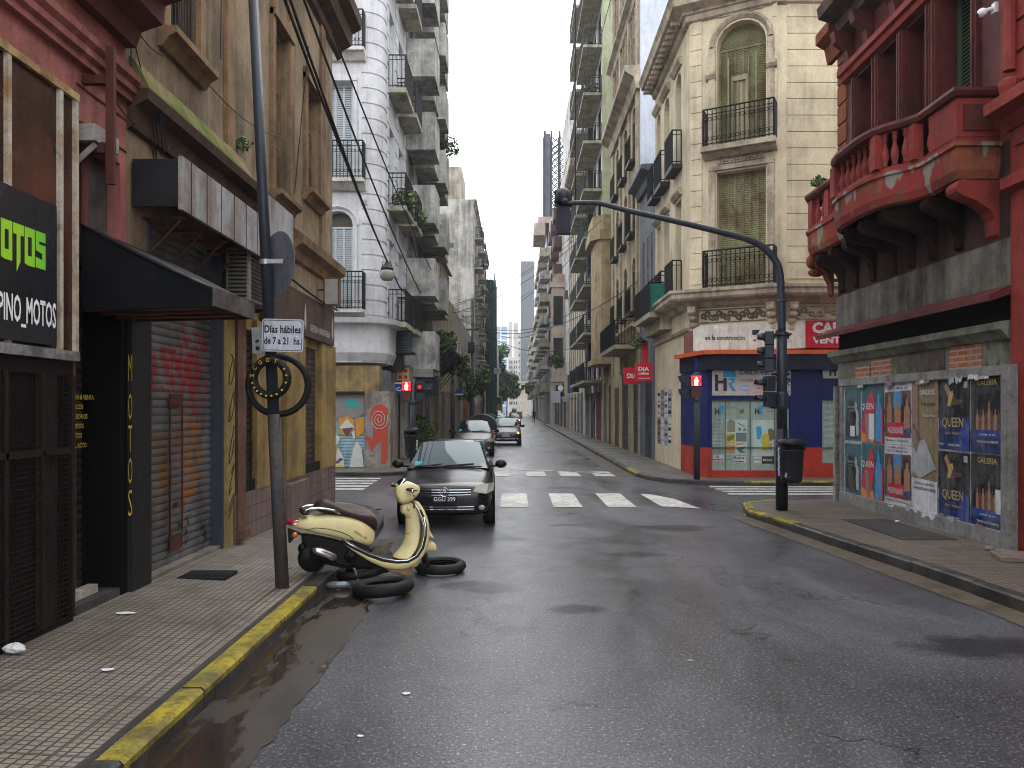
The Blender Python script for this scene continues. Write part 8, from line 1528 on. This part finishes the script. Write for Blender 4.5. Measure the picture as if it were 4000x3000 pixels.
s0_, z0_ = S2(385, 905, .2); s1_, z1_ = S2(650, 1010, .2); m = sm(); n = 8; m.tube([(s0_ + (s1_ - s0_) * i / n, .19, z0_ + (z1_ - z0_) * i / n) for i in range(n + 1)], [.02, .05, .062, .066, .066, .066, .064, .055, .03], 14); mo = m.build('muffler', BPL, sct, smooth=True)
m = sm(); m.tube([(s0_ + (s1_ - s0_) * i / n, .215, z0_ + .01 + (z1_ - z0_) * i / n) for i in range(n + 1)], [.012, .035, .046, .05, .05, .05, .05, .045, .02], 14); m.build('heat_shield', MUF, mo, smooth=True)
m = sm(); p0 = S2(640, 1030, .15); p1 = S2(760, 1075, .12); p2 = S2(880, 1070, .08); m.tube([(p0[0], .17, p0[1]), (p1[0], .13, p1[1]), (p2[0], .08, p2[1])], .016, 6); m.build('exhaust_pipe', _m['engine_black'], sct, smooth=True)
lump([(760, 800), (830, 800), (1035, 895), (1035, 935), (900, 885)], .10, .165, 'side_step', BPL, .008, .15)
lump([(130, 672), (300, 745), (230, 745), (140, 840)], -.05, .06, 'rear_mudguard', BPL, .01, .05)
s, z = S2(205, 610, .05); m = sm(); m.ell((s, .0, z), .10, .09, .035, 14, 8, Matrix.Rotation(R(20), 3, 'Y') if 0 else None); o = m.build('tail_light', flat('tail_red', (.38, .01, .03), .15, coat=1), sct, smooth=True); m = sm(); m.ell((s - .0, .0, z - .015), .108, .097, .022, 14, 8); m.build('tail_light_rim', CHR, sct, smooth=True)
s, z = S2(196, 745, .12); m = sm(); m.ell((s, .13, z), .035, .03, .033, 12, 8); m.build('indicator', flat('indicator_orange', (.60, .16, .01), .3, coat=1), sct, smooth=True)
for sg in (1, -1):
    m = sm(); P = [(290, 505), (320, 475), (370, 460), (450, 457), (540, 465), (620, 482), (690, 512)]; m.tube([(S2(a, b, .14)[0], sg * .14, S2(a, b, .14)[1]) for a, b in P], .014, 8); m.build('grab_rail', CHR, sct, smooth=True)
m = sm(); P = S2(300, 500, .1); m.box(P[0] - .02, P[0] + .05, -.13, .14, P[1] - .03, P[1] + .03); m.build('rail_end', SEATM, sct, bevel=.01)
# head, bars and front
hd = blob([(1285, 215), (1320, 185), (1360, 170), (1400, 160), (1470, 178), (1540, 215), (1572, 250)], [(1285, 240), (1310, 330), (1340, 400), (1370, 425), (1440, 405), (1500, 370), (1540, 330), (1572, 270)], [(0, .07), (.2, .10), (.5, .11), (.8, .095), (1, .07)], 'headset', CRS, 12, 20, .5)
m = sm(); s, z = S2(1345, 200, 0); Td = Matrix.Rotation(R(-40), 3, 'Y'); m.lathe((s, 0, z), [(.0, .035), (.075, .035), (.08, .02), (.08, -.01)], 20, 'z', Td); m.build('speedometer', CHR, hd, smooth=True); m = sm(); m.lathe((s, 0, z), [(.0, .038), (.066, .038)], 20, 'z', Td); m.build('dial', GLS, hd)
for sg in (1, -1):
    s, z = S2(1400 if sg > 0 else 1370, 245, 0); m = sm(); m.tube([(s + .01, sg * .10, z), (s - .03, sg * .36, z + .005)], .018, 10); g_ = m.build('grip', BPL, sct, smooth=True)
    m = sm(); m.tube([(s + .04, sg * .13, z - .005), (s + .08, sg * .2, z - .01), (s + .05, sg * .34, z - .015)], .007, 5); m.build('brake_lever', CHR, sct)
    m = sm(); m.ell((s - .03, sg * .37, z + .005), .022, .012, .022, 10, 6); m.build('bar_end', CHR, sct, smooth=True)
s, z = S2(1430, 250, .2); m = sm(); m.ell((s + .03, .135, z - .01), .05, .01, .018, 12, 7); m.build('switch_block', BPL, sct, smooth=True)
blob([(1350, 425), (1400, 400), (1460, 395), (1505, 420)], [(1350, 500), (1400, 540), (1470, 580), (1505, 600)], [(0, .05), (.5, .07), (1, .07)], 'steering_column', CRS, 6, 14)
m = sm(); s, z = S2(1425, 450, .08); m.ell((s, .09, z), .022, .02, .035, 10, 7); m.build('key_lock', CRS, sct, smooth=True)
for k_, (a_, b_) in enumerate((((1380, 270), (1560, 480)), ((1420, 300), (1585, 560)), ((1340, 280), (1500, 470)))):
    p = S2(*a_, 0); q = S2(*b_, 0); m = sm(); m.tube([(p[0], .08 - .05 * k_, p[1]), (p[0] + .09, .10 - .05 * k_, p[1] - .05), (q[0] + .02, .06 - .04 * k_, q[1])], .005, 5); m.build('cable', BPL, sct, smooth=True)
# outer front shell, mudguard, fork
m = sm(); rr = []
for zx, zy, hw, dx in ((1500, 410, .06, .03), (1545, 500, .09, .04), (1595, 600, .11, .045), (1640, 690, .11, .045), (1672, 745, .10, .035), (1690, 772, .085, .012)):
    s, z = S2(zx, zy, .0); rr.append([(s - dx * 1.2, -hw, z), (s, -hw * .6, z), (s + dx * .3, 0, z), (s, hw * .6, z), (s - dx * 1.2, hw, z)])
m.loft(rr, cap=False, closed=False); m.build('front_shell', CRS, sct, smooth=True, sub=1, solid=.012)
blob([(1600, 860), (1640, 812), (1680, 808), (1720, 838), (1750, 872), (1757, 930)], [(1600, 960), (1640, 945), (1680, 938), (1720, 940), (1757, 948)], [(0, .05), (.4, .065), (.8, .06), (1, .045)], 'front_mudguard', CRS, 8, 12, .7)
for w_ in (.07, -.07):
    a = S2(1590, 930, 0); b = S2(1632, 1195, 0); m = sm(); m.tube([(a[0], w_, a[1]), (b[0], w_, max(b[1], .04))], .023, 10, .026); m.build('fork_leg', BPL, sct, smooth=True)
m = sm(); a = S2(755, 1105, .1); b = S2(775, 1290, .1); m.tube([(a[0], -.14, a[1]), (b[0], -.16, .01)], .013, 6); a = S2(840, 1110, .1); b = S2(887, 1292, .1); m.tube([(a[0], .12, a[1]), (b[0], .14, .01)], .013, 6); m.tube([(a[0] + .0, -.12, a[1]), (a[0], .12, a[1])], .013, 6); m.build('centre_stand', STEEL, sct)
m = sm(); P = [(325, 690), (420, 668), (560, 680), (700, 715), (790, 755), (830, 790)]; m.tube([(S2(a, b, .165)[0], .167 + .012 * math.sin((i + .3) / 5.6 * 3.1), S2(a, b, .165)[1]) for i, (a, b) in enumerate(P)], .0035, 4); m.build('panel_seam', BPL, rb_)
m = sm(); a = S2(835, 715, .18); b = S2(990, 810, .18); th = math.atan2(b[1] - a[1], b[0] - a[0])
def upf(x, y): return (a[0] + x * math.cos(th) - y * math.sin(th), .187 - .02 * max(0, x / .16) ** 2, a[1] + x * math.sin(th) + y * math.cos(th))
m.text('Urbana 150', 0, 0, 0, .028, .17, 1, .0, up=upf); m.build('lettering', BPL, rb_, norm=False)
m = sm(); P = [(1368, 555), (1480, 552), (1500, 600), (1497, 700), (1480, 722), (1370, 720)]; m.tube([(S2(a_, b_, .02)[0] - .02, .06, S2(a_, b_, .02)[1]) for a_, b_ in P], .003, 4); m.build('glovebox_seam', BPL, sct)
# tyres on the ground
tyre('worn tyre lying on the wet road in front of the scooter stand', (xw(1494, 8.0), 8.05, .085), .325, .075, Ry(-4) @ Rx(-3), .9, 'tyres lying round the scooter'); tyre('tyre lying flat on the asphalt right of the scooter fork', (xw(1714, 9.0), 9.2, .075), .31, .064, Rx(1), .9, 'tyres lying round the scooter'); tyre('tyre lying in the shadow under the scooter engine', (xw(1415, 8.8), 8.85, .10), .31, .055, Ry(-8) @ Rx(2), .9, 'tyres lying round the scooter')
# ------------------------------------------------------------------ litter
def crumple(label, x, y, z, sx, sy, sz, mt, name='litter', cat='litter', grp='scraps of litter'):
    m = MB(); n = 10; k = 5; rr = []
    for j in range(k + 1):
        t = math.pi * j / k; rr.append([(x + sx * math.sin(t) * math.cos(a) * rnd.uniform(.7, 1.2), y + sy * math.sin(t) * math.sin(a) * rnd.uniform(.7, 1.2), z + sz * (1 + math.cos(t)) * rnd.uniform(.8, 1.1) / 2) for a in [2 * math.pi * i / n for i in range(n)]])
    m.loft(rr); return tag(m.build(name, mt), label, cat, grp)
PAP = flat('white_paper', (.62, .62, .62), .7); def_g = lambda px, py, z: (xw(px, F * (H - z) / (py - HZ)), F * (H - z) / (py - HZ))
x, y = def_g(55, 2548, .22); crumple('crumpled white plastic bag by the foot of the wire grille', x, y, .215, .085, .06, .07, flat('plastic_bag', (.60, .62, .63), .35), 'plastic_bag', 'bag', None)
x, y = def_g(490, 2396, .2); crumple('flattened white paper on the left pavement before the shutter', x, y, .195, .09, .03, .018, PAP)
x, y = def_g(300, 2313, .3); crumple('white paper scrap lying on the dark door step', x, y, .283, .035, .03, .02, PAP)
x, y = def_g(420, 2625, .16); crumple('pale smear of paper on the middle of the left pavement', x, y, .175, .05, .03, .008, PAP)
x, y = def_g(1588, 2712, .0); crumple('small torn white paper on the wet road in the foreground', x, y, .002, .03, .02, .012, PAP)
x, y = def_g(1407, 2878, .0); crumple('tiny pale scrap nearest the camera on the road', x, y, .002, .02, .012, .01, PAP)
x, y = def_g(2695, 2580, 0); crumple('thin white sliver on the right half of the road', x, y, .001, .03, .008, .005, PAP); x, y = def_g(3505, 2040, .14); crumple('white scrap under the lower edge of the poster hoarding', x, y, .14, .04, .03, .03, PAP)
x, y = def_g(2920, 2010, .0); crumple('yellowish leaves heaped at the mouth of the kerb drain', x + .05, y - .2, .002, .22, .06, .03, mat('yellow_leaves', (.35, .28, .08), .8, (.2, .14, .05), .8, 20), 'leaf_heap', 'leaves', None)
x, y = def_g(1320, 2305, 0); m = MB(); m.tube([(x - .12, y, .05), (x - .05, y, .055), (x + .08, y + .01, .055), (x + .13, y + .01, .045)], [.03, .042, .04, .022], 12); o = m.build('plastic_bottle', flat('clear_plastic', (.10, .12, .14), .08, coat=1), smooth=True); tag(o, 'clear crushed plastic bottle lying in the gutter water by the yellow kerb', 'bottle')
m = MB(FW(13.95)); m.box(4.22, 4.50, -.02, .0, .02, .085)
# water film running in the left gutter
# pigeons
def bird(label, px, py, y):
    x, z = xw(px, y), zw(py, y); m = MB(); m.ell((x, y, z), .05, .12, .05, 8, 6); m.add([(x - .02, y, z + .02), (x - .22, y + .05, z + .12), (x - .18, y - .08, z + .11)], [(0, 1, 2)]); m.add([(x + .02, y, z + .02), (x + .2, y + .05, z + .1), (x + .17, y - .08, z + .1)], [(0, 1, 2)]); tag(m.build('bird', IRON), label, 'bird', 'birds above the street')
bird('small dark bird flying left of the other above the street', 1883, 891, 60); bird('small dark bird flying nearer the right fronts', 1936, 890, 60)
# ------------------------------------------------------------------ give every loose piece of these parts its own object
def split_loose(names, most=60):
    for o in list(COL.objects):
        if o.type != 'MESH' or o.name.split('.')[0] not in names: continue
        me = o.data; n = len(me.vertices); par = list(range(n))
        def find(a):
            while par[a] != a: par[a] = par[par[a]]; a = par[a]
            return a
        for p in me.polygons:
            v = list(p.vertices)
            for b in v[1:]: par[find(v[0])] = find(b)
        g = {}
        for p in me.polygons: g.setdefault(find(p.vertices[0]), []).append(p.index)
        if not 1 < len(g) <= most: continue
        for k, fs in enumerate(g.values()):
            vi = {}; vv = []; ff = []; mi = []; sm_ = []
            for fi in fs:
                p = me.polygons[fi]; f = []
                for v in p.vertices:
                    if v not in vi: vi[v] = len(vv); vv.append(tuple(me.vertices[v].co))
                    f.append(vi[v])
                ff.append(f); mi.append(p.material_index); sm_.append(p.use_smooth)
            q = bpy.data.meshes.new(o.name.split('.')[0]); q.from_pydata(vv, [], ff)
            for mt in me.materials: q.materials.append(mt)
            q.polygons.foreach_set('material_index', mi); q.polygons.foreach_set('use_smooth', sm_); q.update()
            if k == 0: o.data = q
            else: c = o.copy(); c.data = q; COL.objects.link(c)
split_loose({'modillion', 'bracket', 'shutter_guide', 'spike_strip', 'bolt', 'corner_led', 'red_square', 'strut', 'painted_dot', 'wall_joint', 'frame_bar', 'yellow_facing', 'wall_vent', 'emblem', 'engine_casing', 'wiper', 'lid_hinge', 'grille_bar', 'collar', 'transformer'})
# ------------------------------------------------------------------ light damp air
hm, hn, hb_ = base('damp_air'); hn.nodes.remove(hb_)
pv = hn.nodes.new('ShaderNodeVolumePrincipled'); pv.inputs['Color'].default_value = (.86, .90, .96, 1); pv.inputs['Density'].default_value = .0006; pv.inputs['Anisotropy'].default_value = .2
hn.links.new(pv.outputs[0], hn.nodes['Material Output'].inputs['Volume'])
m = MB(); m.box(-950, 950, -70, 1650, -2.6, 110); o = m.build('haze', hm); o['kind'] = 'stuff'
